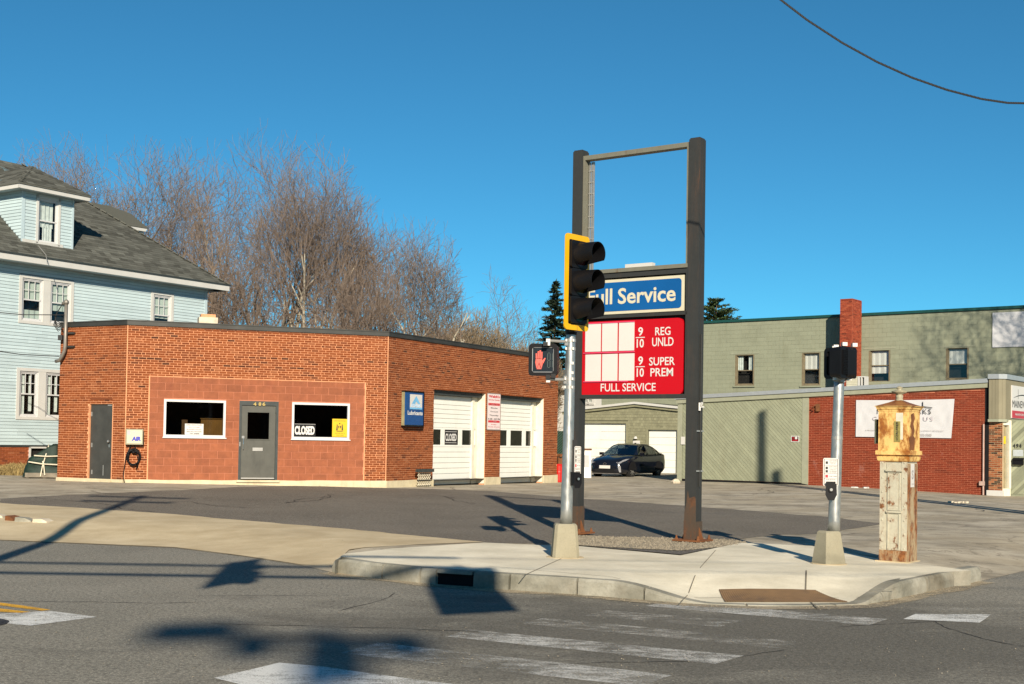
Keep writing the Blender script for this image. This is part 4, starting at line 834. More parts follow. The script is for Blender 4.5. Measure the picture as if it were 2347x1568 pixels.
# cabinet behind both faces
zc0 = (WS.uv(1345, 915.5)[1] + WS.uv(1560, 910)[1]) / 2; zmid = (WS.uv(1450, 722)[1] + WS.uv(1560, 717)[1]) / 2
b = MB(); b.wb(WS, lR - .01, rL, zc0, zb1 - .06, -.20, -.10); cb_ = part('cabinet', b, M['black'], sg)
b = MB()
for q in ((lR, rL, zc0, zc0 + .06), (lR, rL, zmid - .03, zmid + .02), (lR, rL, zb1 - .14, zb1 - .06), (lR, lR + .03, zc0 + .06, zb1 - .14), (rL - .03, rL, zc0 + .06, zb1 - .14)): b.wb(WS, *q, -.10, -.005)
part('cabinet_frame', b, M['postpaint'], cb_)
fo = -.03
r = WS.rect(1353, 632, 1567.5, 714, fo); s0, s1 = lR + .05, r[1]; z1 = (WS.uv(1567, 630, fo)[1]); z0 = WS.uv(1567, 712, fo)[1]
b = MB(); b.wb(WS, s0, s1, z0, z1, -.10, fo); bf = part('upper_face', b, M['creamface'], sg)
b = MB(); b.prism(rrect(WS, s0 + .035, s1 - .045, z0 + .045, z1 - .045, fo, .05), WS.n * .006); part('blue_field', b, M['bluepanel'], bf)
b = MB(); xa = WS.uv(1549.5, 660, fo)[0]; xc_ = WS.uv(1417, 675, fo)[0]; za, zb_ = WS.uv(1480, 694, fo)[1], WS.uv(1480, 657, fo)[1]
lett(b, WS, 'Service', xc_, xa, za, zb_, fo + .009, .02); x2, x3 = WS.uv(1347, 675, fo)[0], WS.uv(1404, 675, fo)[0]; lett(b, WS, 'Full', x2, x3, za + .003, zb_ + .004, fo + .009, .02); part('lettering', b, M['creamface'], bf)
z1 = WS.uv(1500, 731, fo)[1]; z0 = WS.uv(1500, 906, fo)[1]; s0, s1 = WS.uv(1329, 850, fo)[0], WS.uv(1565.5, 850, fo)[0]
b = MB(); b.prism(rrect(WS, s0, s1, z0, z1, -.09, .10, 7), WS.n * (fo + .09)); rd = part('price_face', b, M['redpanel'], sg)
for ya, yc in ((741, 805), (811.5, 873)):
    for xa, xc_ in ((1342, 1377.5), (1380.5, 1415.5), (1419, 1454)): b = MB(); za, zb_ = WS.uv(1400, yc, fo)[1], WS.uv(1400, ya, fo)[1]; b.wb(WS, WS.uv(xa, (ya + yc) / 2, fo)[0], WS.uv(xc_, (ya + yc) / 2, fo)[0], za, zb_, fo, fo + .008); part('price_panel', b, M['whiteface'], rd)
b = MB(); za = WS.uv(1400, 741, fo)[1]; 
for y, a, c in ((739.5, 1350, 1456), (808, 1338, 1456), (874.5, 1338, 1440)): z = WS.uv(1400, y, fo)[1]; b.wb(WS, WS.uv(a, y, fo)[0], WS.uv(c, y, fo)[0], z - .007, z + .007, fo + .008, fo + .018)
part('panel_track', b, plain('pink_track', (.72, .06, .14), .4), rd)
b = MB()
def L(t, x0, y0, x1, y1, bo=.012): lettpx(b, WS, t, x0, y0, x1, y1, fo + .004, bo, ref=fo)
def Lr(t, x0, x1, ya, yb, bo=.012):
    xm = (x0 + x1) / 2; lett(b, WS, t, WS.uv(x0, (ya + yb) / 2, fo)[0], WS.uv(x1, (ya + yb) / 2, fo)[0], WS.uv(xm, yb, fo)[1], WS.uv(xm, ya, fo)[1], fo + .004, bo)
for tx_, x0_, x1_, ya_, yb_, bo_ in (('REG', 1502, 1537, 749.5, 768.5, .012), ('UNLD', 1495, 1544, 773.5, 793.5, .012), ('SUPER', 1488, 1547, 818.5, 837.5, .012), ('PREM', 1491, 1543, 843.5, 862.5, .012), ('FULL SERVICE', 1377, 1503, 878.5, 897, .01)):
    b = MB(); Lr(tx_, x0_, x1_, ya_, yb_, bo_); part('lettering', b, M['text_w'], rd)
for y in (0, 67): b = MB(); Lr('9', 1463, 1474, 750 + y, 770 + y, .02); Lr('10', 1459.5, 1476, 777 + y, 797 + y, .02); Lr('-', 1457.5, 1478, 772.6 + y, 774.6 + y); part('lettering', b, M['text_w'], rd)
sx, sz = WS.uv(1603, 932); b = MB(); b.tube([WS.P(rR, sz, -.06), WS.P(rR + .05, sz + .02, -.04), WS.P(rR + .07, sz + .06, -.03)], .02, 6); b.tube([WS.P(rR + .03, sz, -.05), WS.P(rR + .09, sz - .01, -.05)], .015, 5); b.bx(WS.P(rR + .015, sz, -.05), (.03, .05, .12)); part('white_fitting', b, M['white'], sg)
for y in (988, 1080): z = WS.uv(1600, y)[1]; b = MB(); b.wb(WS, rR + .004, rR + .02, z - .012, z + .012, -.19, .01); part('strap_clamp', b, M['alu'], sg)
b = MB(); b.tube([WS.P(rR + .02, 1.0, -.08), WS.P(rR + .02, 3.3, -.08)], .012, 6); part('conduit', b, M['postpaint'], sg)
# ------------------------------------------------------------------ signal pole, left
def cone_base(P, y0, y1, wt, wb_, rot, label):
    t = thing('signal_pole', P, label, 'pole', 'poles carrying the pedestrian signals'); zt_ = at(0, 0, 1).z; b = MB(); n = 4; ca = math.pi / 4 + rot; ch = .025
    def ring(w_, z):
        pts = []
        for k in range(4):
            a = ca + k * math.pi / 2; v = Vector((math.cos(a), math.sin(a), 0)) * (w_ / math.sqrt(2)); t_ = Vector((-math.sin(a), math.cos(a), 0)) * ch; u_ = Vector((math.cos(a), math.sin(a), 0)) * ch
            pts += [v - t_ - u_ * .7, v + t_ - u_ * .7]
        return [(P.x + p.x, P.y + p.y, z) for p in pts]
    rs = [ring(wb_, y0), ring(wb_, y0 + .03), ring(wt, y1 - .02), ring(wt - .03, y1)]
    b.add([p for r_ in rs for p in r_], [(i * 8 + j_, i * 8 + (j_ + 1) % 8, (i + 1) * 8 + (j_ + 1) % 8, (i + 1) * 8 + j_) for i in range(3) for j_ in range(8)] + [tuple(range(24, 32))]); part('concrete_base', b, M['basecon'], t); 
    b = MB(); b.lathe((P.x, P.y, y0 - .005), [(wb_ * .75, 0), (wb_ * .72, .012), (wb_ * .3, .016)], 20); part('grout_collar', b, M['apron'], t); return t
P1 = gpt(1296, 1280, .18); P1 = Vector((P1.x, P1.y + .16, .18)); P2 = gpt(1907, 1295, .18); P2 = Vector((P2.x, P2.y + .17, .18))
bt1 = at(1296, 1201, P1.y - .1).z; tp1 = at(1309, 764, P1.y).z
p1 = cone_base(P1, .18, bt1, .27, .33, .05, 'silver signal pole on a concrete base left of the price sign')
X1 = at(1298, 1190, P1.y).x; X1t = at(1309, 766, P1.y).x; hd = .148 / 2
def pole(P, xb, xt, zb_, zt_, rb, rt_, parent):
    b = MB(); n = 14; b.tube([(xb + (xt - xb) * k / n, P.y, zb_ + (zt_ - zb_) * k / n) for k in range(n + 1)], [rb + (rt_ - rb) * k / n for k in range(n + 1)], 20); return part('pole', b, M['galv'], parent, True)
pl1 = pole(P1, X1, X1t, bt1 - .01, tp1 + .25, .078, .058, p1)
def axis1(z): t = (z - bt1) / (tp1 + .25 - bt1); return X1 + (X1t - X1) * t
for y in (781, 869, 888, 800): 
    z = at(1305, y, P1.y).z; b = MB(); r_ = .066; b.tube([(axis1(z), P1.y, z - .02), (axis1(z), P1.y, z + .02)], r_, 18); 
    for q in (0, 1): b.bx((axis1(z) + .03 - .09 * q, P1.y - .07, z), (.018, .02, .03))
    part('band_clamp', b, M['alu'], p1)
for y in (833, 855): z = at(1305, y, P1.y).z; b = MB(); b.bx((axis1(z) + .02, P1.y - .064, z), (.045, .008, .035)); part('white_tag', b, M['white'], p1)
# pedestrian signal 1
def ped_housing(name, w_, s0, s1, z0, z1, dep, label, parent_group):
    t = thing(name, w_.P((s0 + s1) / 2, z0, -dep / 2), label, 'pedestrian signal', parent_group)
    b = MB(); r = (s1 - s0) * .13; f = rrect(w_, s0, s1, z0, z1, 0, r, 4); k = rrect(w_, s0 + .01, s1 - .01, z0 + .01, z1 - .01, -dep, r, 4); n = len(f)
    b.add(f + k, [(i, (i + 1) % n, (i + 1) % n + n, i + n) for i in range(n)] + [tuple(range(n, 2 * n))[::-1]])
    i_ = rrect(w_, s0 + .045, s1 - .045, z0 + .045, z1 - .045, 0.0, r * .6, 4); i2 = [p - w_.n * .02 for p in i_]; b.add(f + i_ + i2, [(i, (i + 1) % n, (i + 1) % n + n, i + n) for i in range(n)] + [(i + n, (i + 1) % n + n, (i + 1) % n + 2 * n, i + 2 * n) for i in range(n)])
    part('housing', b, M['black'], t); return t
WP = Wall((at(1245, 825, P1.y - .1).x, P1.y - .1, 0), 103)
s0, s1 = WP.uv(1211.5, 825)[0], WP.uv(1277, 825)[0]; z0, z1 = WP.uv(1245, 861.5)[1], WP.uv(1245, 787.5)[1]
h1 = ped_housing('pedestrian_signal', WP, s0, s1, z0, z1, .17, 'pedestrian signal showing a red hand left of the signal pole', None)
b = MB(); ii = rrect(WP, s0 + .045, s1 - .045, z0 + .045, z1 - .045, -.018, .02, 4); b.add(ii, [tuple(range(len(ii)))]); part('lens', b, M['screen'], h1)
b = MB(); q0, q1, q2_, q3 = s0 + .045, s1 - .045, z0 + .045, z1 - .045; t_ = .007
for q in ((q0, q1, q3 - t_, q3), (q0, q1, q2_, q2_ + t_), (q0, q0 + t_, q2_, q3), (q1 - t_, q1, q2_, q3)): b.wb(WP, *q, -.018, -.008)
part('lens_rim', b, plain('lens_rim_grey', (.3, .31, .31), .4), h1)
hs0, hs1 = WP.uv(1226.5, 825)[0], WP.uv(1250, 825)[0]; hz0, hz1 = WP.uv(1238, 846)[1], WP.uv(1238, 803)[1]
def HP(x, z, o=-.012): return WP.P(hs0 + (hs1 - hs0) * x, hz0 + (hz1 - hz0) * z, o)
b = MB()
for pts in (((.14, 0), (.60, 0), (.74, .30), (.66, .55), (.04, .55), (.0, .35)), ((.04, .58), (.17, .56), (.15, .84), (.03, .84)), ((.21, .58), (.34, .57), (.36, .95), (.22, .95)), ((.39, .58), (.52, .57), (.54, 1.0), (.40, 1.0)), ((.56, .57), (.68, .56), (.69, .92), (.57, .93)), ((.70, .30), (.80, .32), (1.0, .57), (.93, .61), (.70, .46))):
    n_ = len(pts); b.add([HP(*p) for p in pts], [tuple(range(n_))])
part('hand_symbol', b, M['handred'], h1)
b = MB(); b.add([HP(*p, -.011) for p in ((.12, .02), (.16, .02), (.38, .30), (.36, .34))], [(0, 1, 2, 3)]); b.add([HP(*p, -.011) for p in ((.56, .02), (.60, .06), (.38, .34), (.36, .30))], [(0, 1, 2, 3)]); part('hand_line', b, M['screen'], h1)
for x0 in (1254, 1265):
    b = MB(); a, c = WP.uv(x0, 825)[0], WP.uv(x0 + 7, 825)[0]; za, zc_ = hz0 + .015, hz1 - .03; zm = (za + zc_) / 2; t_ = .008
    for q in ((a, a + t_, za + .01, zm - .005), (a, a + t_, zm + .005, zc_ - .01), (c - t_, c, za + .01, zm - .005), (c - t_, c, zm + .005, zc_ - .01), (a + t_, c - t_, za, za + t_), (a + t_, c - t_, zm - t_ / 2, zm + t_ / 2), (a + t_, c - t_, zc_ - t_, zc_)): b.wb(WP, *q, -.018, -.012)
    part('digit', b, M['screen2'], h1)
for y, nm in ((781, 'upper'), (869, 'lower')):
    a = at(1259, y, P1.y - .14); z = a.z; e = Vector((axis1(z) - .05, P1.y - .03, z)); b = MB(); b.tube([a, e], .019, 10); b.bx(a + Vector((-.015, .0, -.02 if nm == 'upper' else -.0)), (.05, .06, .085)); b.tube([e - Vector((.01, 0, .05)), e + Vector((-.01, 0, .05))], .024, 8); part('mounting_arm', b, M['alu'], h1)
for x, y in ((1250, 789), (1256, 864), (1268, 862)): a = at(x, y, P1.y - .17); b = MB(); b.bx(a, (.06, .08, .05)); part('mounting_lug', b, M['black'], h1)
# vehicle signal on top of the pole
WT = Wall((at(1323, 650, P1.y - .16).x, P1.y - .16, 0), 41)
s0, s1 = WT.uv(1295.5, 645)[0], WT.uv(1349.5, 645)[0]; z0, z1 = WT.uv(1320, 757)[1], WT.uv(1325, 539)[1]
ts = thing('traffic_signal', WT.P((s0 + s1) / 2, z0, 0), 'three lamp traffic signal with yellow bordered backplate in front of the price sign', 'traffic signal')
b = MB(); b.prism(rrect(WT, s0, s1, z0, z1, -.012, .05), WT.n * .012); part('backplate', b, M['black'], ts)
b = MB(); f = rrect(WT, s0 - .001, s1 + .001, z0 - .001, z1 + .001, .004, .05); i_ = rrect(WT, s0 + .065, s1 - .065, z0 + .07, z1 - .07, .004, .02); n = len(f); b.add(f + i_, [(i, (i + 1) % n, (i + 1) % n + n, i + n) for i in range(n)]); b.add([p - WT.n * .02 for p in f] + f, [(i, (i + 1) % n, (i + 1) % n + n, i + n) for i in range(n)]); part('yellow_border', b, M['sigyellow'], ts)
sm = (s0 + s1) / 2 + .0; hh = (z1 - z0 - .16) / 3
for k, cl in enumerate(((.05, .01, .01), (.06, .04, .005), (.005, .03, .02))):
    zc_ = z0 + .08 + hh * (2.5 - k); b = MB(); b.prism(rrect(WT, sm - .165, sm + .165, zc_ - hh / 2 + .004, zc_ + hh / 2 - .004, -.03, .03), WT.n * .07); sc_ = part('lamp_housing', b, M['black'], ts)
    b = MB(); n = 24; ax = WT.n
    def cyl(r_, o, a0=0, a1=360, nn=24): return [WT.P(sm + r_ * math.cos(math.radians(a0 + (a1 - a0) * i / nn)), zc_ + r_ * math.sin(math.radians(a0 + (a1 - a0) * i / nn)), o) for i in range(nn + 1)]
    A_, B_ = cyl(.150, .04, -60, 240), cyl(.142, .335, -35, 215); A2, B2 = cyl(.144, .04, -60, 240), cyl(.136, .335, -35, 215)
    b.add(A_ + B_, [(i, i + 1, i + 26, i + 25) for i in range(24)]); b.add(A2 + B2, [(i, i + 25, i + 26, i + 1) for i in range(24)]); b.add(B_ + B2, [(i, i + 1, i + 26, i + 25) for i in range(24)]); part('visor', b, M['black'], sc_, True)
    b = MB(); c_ = cyl(.148, .045); b.add(c_[:-1], [tuple(range(24))]); part('lens', b, plain('unlit_lens', cl, .2), sc_)
b = MB(); b.tube([(X1t, P1.y, tp1 - .02), (X1t, P1.y, tp1 + .06)], .075, 14); b.bx((X1t + .02, P1.y - .08, tp1 + .05), (.1, .16, .08)); part('mounting_bracket', b, M['black'], ts)
# push button and its sign on the left pole
WB = Wall((axis1(1.2) + .07, P1.y - .08, 0), 60); r = (WB.uv(1316, 1060)[0], WB.uv(1331, 1060)[0], WB.uv(1323, 1091)[1], WB.uv(1323, 1023)[1])
def crossing_sign(w_, r, label, o=.0):
    b = MB(); b.prism(rrect(w_, *r, o, .02), w_.n * .004); t = solo('crossing_sign', b, M['whiteface'], label, 'sign', 'push button instruction signs'); W2, H2 = r[1] - r[0], r[3] - r[2]
    b = MB()
    for z in (.26, .44, .73): b.wb(w_, r[0] + W2 * .08, r[1] - W2 * .08, r[2] + H2 * z, r[2] + H2 * (z + .007), o + .004, o + .006)
    for a, c, d, e in ((.06, .94, .035, .045), (.06, .94, .955, .965), (.06, .09, .045, .955), (.91, .94, .045, .955)): b.wb(w_, r[0] + W2 * a, r[0] + W2 * c, r[2] + H2 * d, r[2] + H2 * e, o + .004, o + .006)
    for z in (.79, .60, .48): b.wb(w_, r[0] + W2 * .16, r[0] + W2 * .31, r[2] + H2 * z, r[2] + H2 * (z + .09), o + .004, o + .006)
    for tx, z, hgt_, a, c in (('START CROSSING', .885, .035, .40, .88), ('Watch for', .835, .03, .42, .84), ('vehicles', .785, .03, .45, .8), ("DON'T START", .675, .035, .40, .88), ('Finish Crossing', .625, .03, .40, .88), ('If Started', .575, .03, .44, .82), ('TIME REMAINING', .515, .035, .40, .88), ('To Finish', .465, .03, .42, .84), ("DON'T CROSS", .33, .04, .40, .88), ('PUSH BUTTON', .205, .035, .2, .8), ('TO CROSS', .065, .035, .3, .7)): lett(b, w_, tx, r[0] + W2 * a, r[0] + W2 * c, r[2] + H2 * z, r[2] + H2 * (z + hgt_), o + .006)
    b.wb(w_, r[0] + W2 * .2, r[0] + W2 * .75, r[2] + H2 * .14, r[2] + H2 * .155, o + .004, o + .006); b.add([w_.P(r[0] + W2 * x, r[2] + H2 * z, o + .006) for x, z in ((.73, .125), (.84, .147), (.73, .17))], [(0, 1, 2)])
    part('lettering', b, M['text_k'], t); b = MB(); b.wb(w_, r[0] + W2 * .15, r[0] + W2 * .32, r[2] + H2 * .30, r[2] + H2 * .40, o + .004, o + .006); part('red_hand_box', b, M['text_r'], t); return t
crossing_sign(WB, r, 'narrow crossing instruction sign on the pole left of the price sign')
def button(c, w_, sc_, label):
    b = MB(); b.box(c - w_.d * .045 * sc_ - w_.n * .03, w_.d * .09 * sc_, w_.n * .09, Vector((0, 0, .17 * sc_))); t = solo('push_button', b, M['black'], label, 'push button', 'pedestrian push buttons')
    b = MB(); k = c + Vector((0, 0, .085 * sc_)) + w_.n * .06; b.tube([k, k + w_.n * .03], .03 * sc_, 12); b.prism([c + w_.d * x * sc_ + w_.n * .055 + Vector((0, 0, z * sc_)) for x, z in ((-.06, .03), (-.03, -.03), (.03, -.03), (.06, .03), (.055, .15), (-.055, .15))], w_.n * .02); part('button_face', b, M['black'], t)
    b = MB(); b.tube([k + w_.n * .028, k + w_.n * .036], .016 * sc_, 10); part('button', b, M['chrome'], t); return t
cc = at(1319, 1113, P1.y - .10); button(Vector((axis1(cc.z) + .09, P1.y - .07, cc.z)), WB, 1.0, 'black push button below the narrow sign on the left pole')
b = MB(); z = at(1313, 1075, P1.y).z; b.box(Vector((axis1(z) + .06, P1.y - .06, z - .05)), Vector((.05, 0, 0)), Vector((0, .08, 0)), Vector((0, 0, .42))); part('sign_bracket', b, M['black'], p1)
# ------------------------------------------------------------------ right pole
bt2 = at(1911, 1218, P2.y - .1).z; tp2 = at(1923, 866, P2.y).z
p2 = cone_base(P2, .18, bt2, .225, .31, math.radians(28), 'silver signal pole on a concrete base left of the yellow call box')
X2 = at(1911, 1212, P2.y).x; X2t = at(1923.5, 868, P2.y).x; pl2 = pole(P2, X2, X2t, bt2 - .01, tp2 + .0, .076, .062, p2)
def axis2(z): return X2 + (X2t - X2) * (z - bt2) / (tp2 - bt2)
z = at(1915, 1004, P2.y).z; b = MB(); b.tube([(axis2(z), P2.y, z - .02), (axis2(z), P2.y, z + .02)], .072, 18); part('band_clamp', b, M['alu'], p2)
b = MB(); b.tube([(X2t, P2.y, tp2 - .03), (X2t, P2.y, tp2 + .03)], .082, 16); b.tube([(X2t, P2.y, tp2 + .03), (X2t, P2.y, tp2 + .10)], .04, 10); part('pole_collar', b, M['alu'], p2)
WQ = Wall((at(1945, 830, P2.y).x, P2.y - .12, 0), 47); a, c = WQ.uv(1926, 830)[0], WQ.uv(1964, 830)[0]; z0, z1 = WQ.uv(1945, 867)[1], WQ.uv(1945, 795)[1]
h2 = ped_housing('pedestrian_signal', WQ, a, c, z0, z1, .16, 'louvred black pedestrian signal facing right on top of the right pole', 'signals on the right pole')
b = MB(); ii = rrect(WQ, a + .045, c - .045, z0 + .045, z1 - .045, -.018, .02, 4); b.add(ii, [tuple(range(len(ii)))]); part('lens', b, M['blackm'], h2)
b = MB(); n = 15; W2, H2 = c - a - .09, z1 - z0 - .09
for k in range(n): z = z0 + .045 + H2 * k / n; b.box(WQ.P(a + .045, z, -.015), WQ.d * W2, WQ.n * .035 + Vector((0, 0, .012)), Vector((0, 0, .004)))
for k in range(n): s = a + .045 + W2 * k / n; b.box(WQ.P(s, z0 + .045, -.015), WQ.d * .003, WQ.n * .035, Vector((0, 0, H2)))
part('louvre', b, M['black'], h2)
WQ2 = Wall((at(1912, 830, P2.y).x, P2.y - .02, 0), 148); a, c = WQ2.uv(1903, 830)[0], WQ2.uv(1928, 830)[0]; m_ = (a + c) / 2
h3 = ped_housing('pedestrian_signal', WQ2, m_ - .2, m_ + .2, z0 + .0, z1 + .0, .16, 'black pedestrian signal seen edge on at left of the right pole top', 'signals on the right pole')
b = MB(); ii = rrect(WQ2, m_ - .155, m_ + .155, z0 + .045, z1 - .045, -.018, .02, 4); b.add(ii, [tuple(range(len(ii)))]); part('lens', b, M['blackm'], h3)
b = MB(); 
for x, y in ((1915, 795), (1935, 789), (1958, 791), (1930, 872), (1945, 868)): b.bx(at(x, y, P2.y - .05), (.06, .08, .045))
b.bx(at(1914, 803, P2.y - .14), (.07, .01, .10)); b.bx(at(1924, 862, P2.y), (.16, .1, .03)); part('mounting_bracket', b, M['alu'], h2)
WB2 = Wall((axis2(1.2) - .06, P2.y - .11, 0), 100); r = (WB2.uv(1886.5, 1080)[0], WB2.uv(1922, 1080)[0], WB2.uv(1904, 1114)[1], WB2.uv(1904, 1050)[1])
crossing_sign(WB2, r, 'crossing instruction sign on the pole beside the yellow call box')
cc = at(1904, 1140, P2.y - .12); button(cc, WB2, 1.15, 'black push button below the sign on the right pole')
# ------------------------------------------------------------------ cast iron call box
C0 = gpt(2067, 1289, .18); C0.y += .16; WC = Wall((C0.x, C0.y, 0), 127); toc = (CAM - C0).normalized()
cbx = thing('emergency_call_box', (C0.x, C0.y, .18), 'weathered yellow cast iron call box on a peeling grey pedestal', 'call box')
def zz(y): return at(2068, y, C0.y - .17).z
def cs(x): return WC.uv(x, 1000, 0)[0]
hw = .178; cx = 0.0
def ring4(h, z, ch=.0): return [WC.P(cx + sx * h, z, sy * h) for sx, sy in ((-1, 1), (1, 1), (1, -1), (-1, -1))]
def stack(b, prof):
    rs = [ring4(h, z) for h, z in prof]; n = len(rs); b.add([p for r_ in rs for p in r_], [(i * 4 + j_, i * 4 + (j_ + 1) % 4, (i + 1) * 4 + (j_ + 1) % 4, (i + 1) * 4 + j_) for i in range(n - 1) for j_ in range(4)] + [(0, 1, 2, 3), tuple((n - 1) * 4 + k for k in (3, 2, 1, 0))])
zp = zz(1059); b = MB(); stack(b, [(hw * 1.0, .17), (hw * .985, zp)]); ped = part('pedestal', b, M['greypaint'], cbx)
b = MB(); b.wb(WC, cx - hw * .52, cx + hw * .62, .42, zp - .02, hw, hw + .004); part('pedestal_panel', b, M['greypaint'], ped)
b = MB(); b.box(WC.P(cx + hw + .001, .18, -hw), WC.d * .004, WC.n * (2 * hw), Vector((0, 0, zp - .2))); part('side_plate', b, M['rustside'], ped, label='rusting right side of the pedestal')
for a in (-1, 1): b = MB(); b.wb(WC, cx + a * hw * .80 - hw * .2, cx + a * hw * .80 + hw * .2, .19, zp, hw - .002, hw + .009); part('corner_strap', b, M['greypaint'], ped)
yy = [885, 985, 1080, 1170, 1265, 1355, 1450]
for a in (-.82, .80):
    for y in yy: b = MB(); z = zz((900 + y / 2.4126) / 1.1938); k = WC.P(cx + a * hw, z, hw + .009); b.tube([k, k + WC.n * .008], [.013, .007], 8); part('rivet', b, M['greypaint'], ped)
def frame(z0, z1, s0, s1, o, t):
    b = MB()
    for q in ((s0, s1, z1 - t, z1), (s0, s1, z0, z0 + t), (s0, s0 + t, z0 + t, z1 - t), (s1 - t, s1, z0 + t, z1 - t)): b.wb(WC, *q, o, o + .010)
    return b
ud0, ud1 = zz((900 + 1200 / 2.4126) / 1.1938), zz((900 + 945 / 2.4126) / 1.1938); ld0, ld1 = zz((900 + 1462 / 2.4126) / 1.1938), zz((900 + 1215 / 2.4126) / 1.1938)
dr_ = part('access_door', frame(ud0, ud1, cx - hw * .42, cx + hw * .52, hw + .004, .016), M['greypaint'], cbx)
b = MB(); b.wb(WC, cx - hw * .38, cx + hw * .48, ud0 + .02, ud1 - .02, hw + .0045, hw + .007); b.wb(WC, cx - hw * .26, cx + hw * .36, ud0 + .06, ud1 - .06, hw + .007, hw + .012); part('door_leaf', b, M['greypaint'], dr_)
b = MB(); b.wb(WC, cx - hw * .55, cx + hw * .66, ud1 + .005, ud1 + .03, hw + .004, hw + .035); b.wb(WC, cx - hw * .5, cx + hw * .6, ud0 - .03, ud0 - .006, hw + .004, hw + .03); part('door_ledge', b, M['greypaint'], dr_)
lp = part('lower_panel', frame(ld0, ld1, cx - hw * .42, cx + hw * .48, hw + .004, .014), M['greypaint'], cbx)
b = MB(); b.wb(WC, cx - hw * 1.02, cx + hw * 1.02, .175, .33, hw - .0, hw + .012); part('foot_band', b, M['rustside'], cbx, label='rusty band at the foot')
b = MB(); b.box(WC.P(cx + hw + .006, zz((900 + 1045 / 2.4126) / 1.1938), -.05), WC.d * .003, WC.n * .13, Vector((0, 0, .30))); stk = part('sticker', b, M['whiteface'], cbx, label='white sticker on the right side')
WCs = Wall(WC.P(cx + hw + .010, 0, -.05), 127 - 90); b = MB(); zs_ = zz((900 + 1045 / 2.4126) / 1.1938)
lett(b, WCs, 'S', -.10, -.03, zs_ + .10, zs_ + .22, 0, .03); lett(b, WCs, 'USA', -.10, -.02, zs_ + .03, zs_ + .05, 0)
part('sticker_mark', b, M['text_g'], stk)
# yellow head
z1_, z2_, z3_, z4_, z5_, z6_ = zz(1058), zz(1046.5), zz(1045), zz(1033), zz(943), zz(932)
b = MB(); stack(b, [(hw * 1.10, z1_), (hw * 1.16, z1_ + .015), (hw * 1.20, z2_)]); part('lower_moulding', b, M['yellowbox'], cbx)
b = MB(); stack(b, [(hw * 1.1, z2_), (hw * 1.1, z3_ + .012), (hw * 1.27, z3_ + .012), (hw * 1.27, z4_ - .004), (hw * 1.18, z4_)]); part('ledge', b, M['yellowbox'], cbx)
bw = hw * 1.12; b = MB(); stack(b, [(bw, z4_), (bw, z5_)]); bd = part('call_box_body', b, M['yellowbox'], cbx)
b = MB(); b.wb(WC, cx + bw * .16, cx + bw * .62, z4_ + .14, z5_ - .02, bw, bw + .003); part('faded_patch', b, M['greypaint'] if False else plain('faded_grey_patch', (.55, .53, .42), .7, var=.12, scale=9), bd)
b = MB(); b.add([WC.P(cx + bw + .004, z4_ + .01 + (z5_ - z4_) * v, -bw + 2 * bw * u) for u, v in ((.55, 0), (.95, 0), (.9, .12), (.98, .3), (.86, .36), (.8, .34), (.78, .52), (.9, .6), (.8, .75), (.85, .9), (.6, .95), (.5, .8), (.62, .66), (.5, .5), (.6, .36), (.45, .3), (.52, .15))], [tuple(range(17))[::-1]]); part('bare_rust_patch', b, M['rust'], bd)
b = MB(); stack(b, [(bw * 1.02, z5_), (bw * 1.04, z5_ + .02), (bw * 1.10, z5_ + .03), (bw * 1.14, z6_)]); part('cornice', b, M['yellowbox'], cbx)
b = MB(); stack(b, [(hw * 1.36, z6_), (hw * 1.36, z6_ + .006)]); part('eave', b, M['yellowbox'], cbx)
za_ = zz(917); b = MB(); stack(b, [(hw * 1.33, z6_ + .006), (hw * .95, z6_ + .03), (hw * .55, z6_ + .058), (hw * .25, za_)]); part('roof_cap', b, M['rustroof'], cbx)
b = MB(); c = WC.P(cx, za_ - .012, 0); k = zz(884) - za_ + .012
b.lathe(c, [(.055, 0), (.05, k * .12), (.042, k * .2), (.05, k * .36), (.035, k * .44), (.075, k * .52), (.098, k * .62), (.098, k * .66), (.05, k * .74), (.022, k * .80), (.046, k * .87), (.046, k * .90), (.012, k * 1.)], 18); part('finial', b, plain('grey_brown_iron', (.30, .27, .18), .6, var=.3, scale=20, dirt=(.18, .10, .03, .6)), cbx, True)
b = MB(); pz0, pz1 = zz(1013), zz(966); pc_ = WC.uv(2057, 990, bw)[0]; b.wb(WC, pc_ - .042, pc_ + .038, pz0, pz1, bw, bw + .008); pq = part('plaque', b, plain('olive_plaque', (.27, .23, .07), .5, var=.2, scale=20), cbx)
b = MB(); n = 9; 
for i, ch in enumerate('EMERGENCY'): zt_ = pz1 - .012 - (pz1 - pz0 - .02) * i / n; lett(b, WC, ch, pc_ - .018, pc_ + .014, zt_ - (pz1 - pz0) / n * .78, zt_, bw + .0095, .03)
part('lettering', b, M['text_k'], pq)
b = MB(); z0, z1 = zz(1017), zz(962); b.box(WC.P(cx - bw - .06, z0, -.02), WC.d * .06, WC.n * .12, Vector((0, 0, z1 - z0))); fl = part('side_cover', b, M['black'], cbx)
b = MB(); b.box(WC.P(cx - bw - .085, z0 - .005, -.03), WC.d * .022, WC.n * .14, Vector((0, 0, z1 - z0 + .01))); part('cover_plate', b, plain('pale_cream_plate', (.72, .63, .36), .6), fl)
b = MB(); b.add([WC.P(cx - bw - .001, z1 + .07, .04), WC.P(cx - bw - .045, z1, .04), WC.P(cx - bw - .001, z1, .04)], [(0, 1, 2)]); part('cover_hinge', b, M['black'], fl)
b = MB(); b.wb(WC, cx - hw * 1.25, cx + hw * 1.2, .179, .192, -hw * 1.2, hw * 1.25); part('foot_plate', b, M['apron'], cbx)
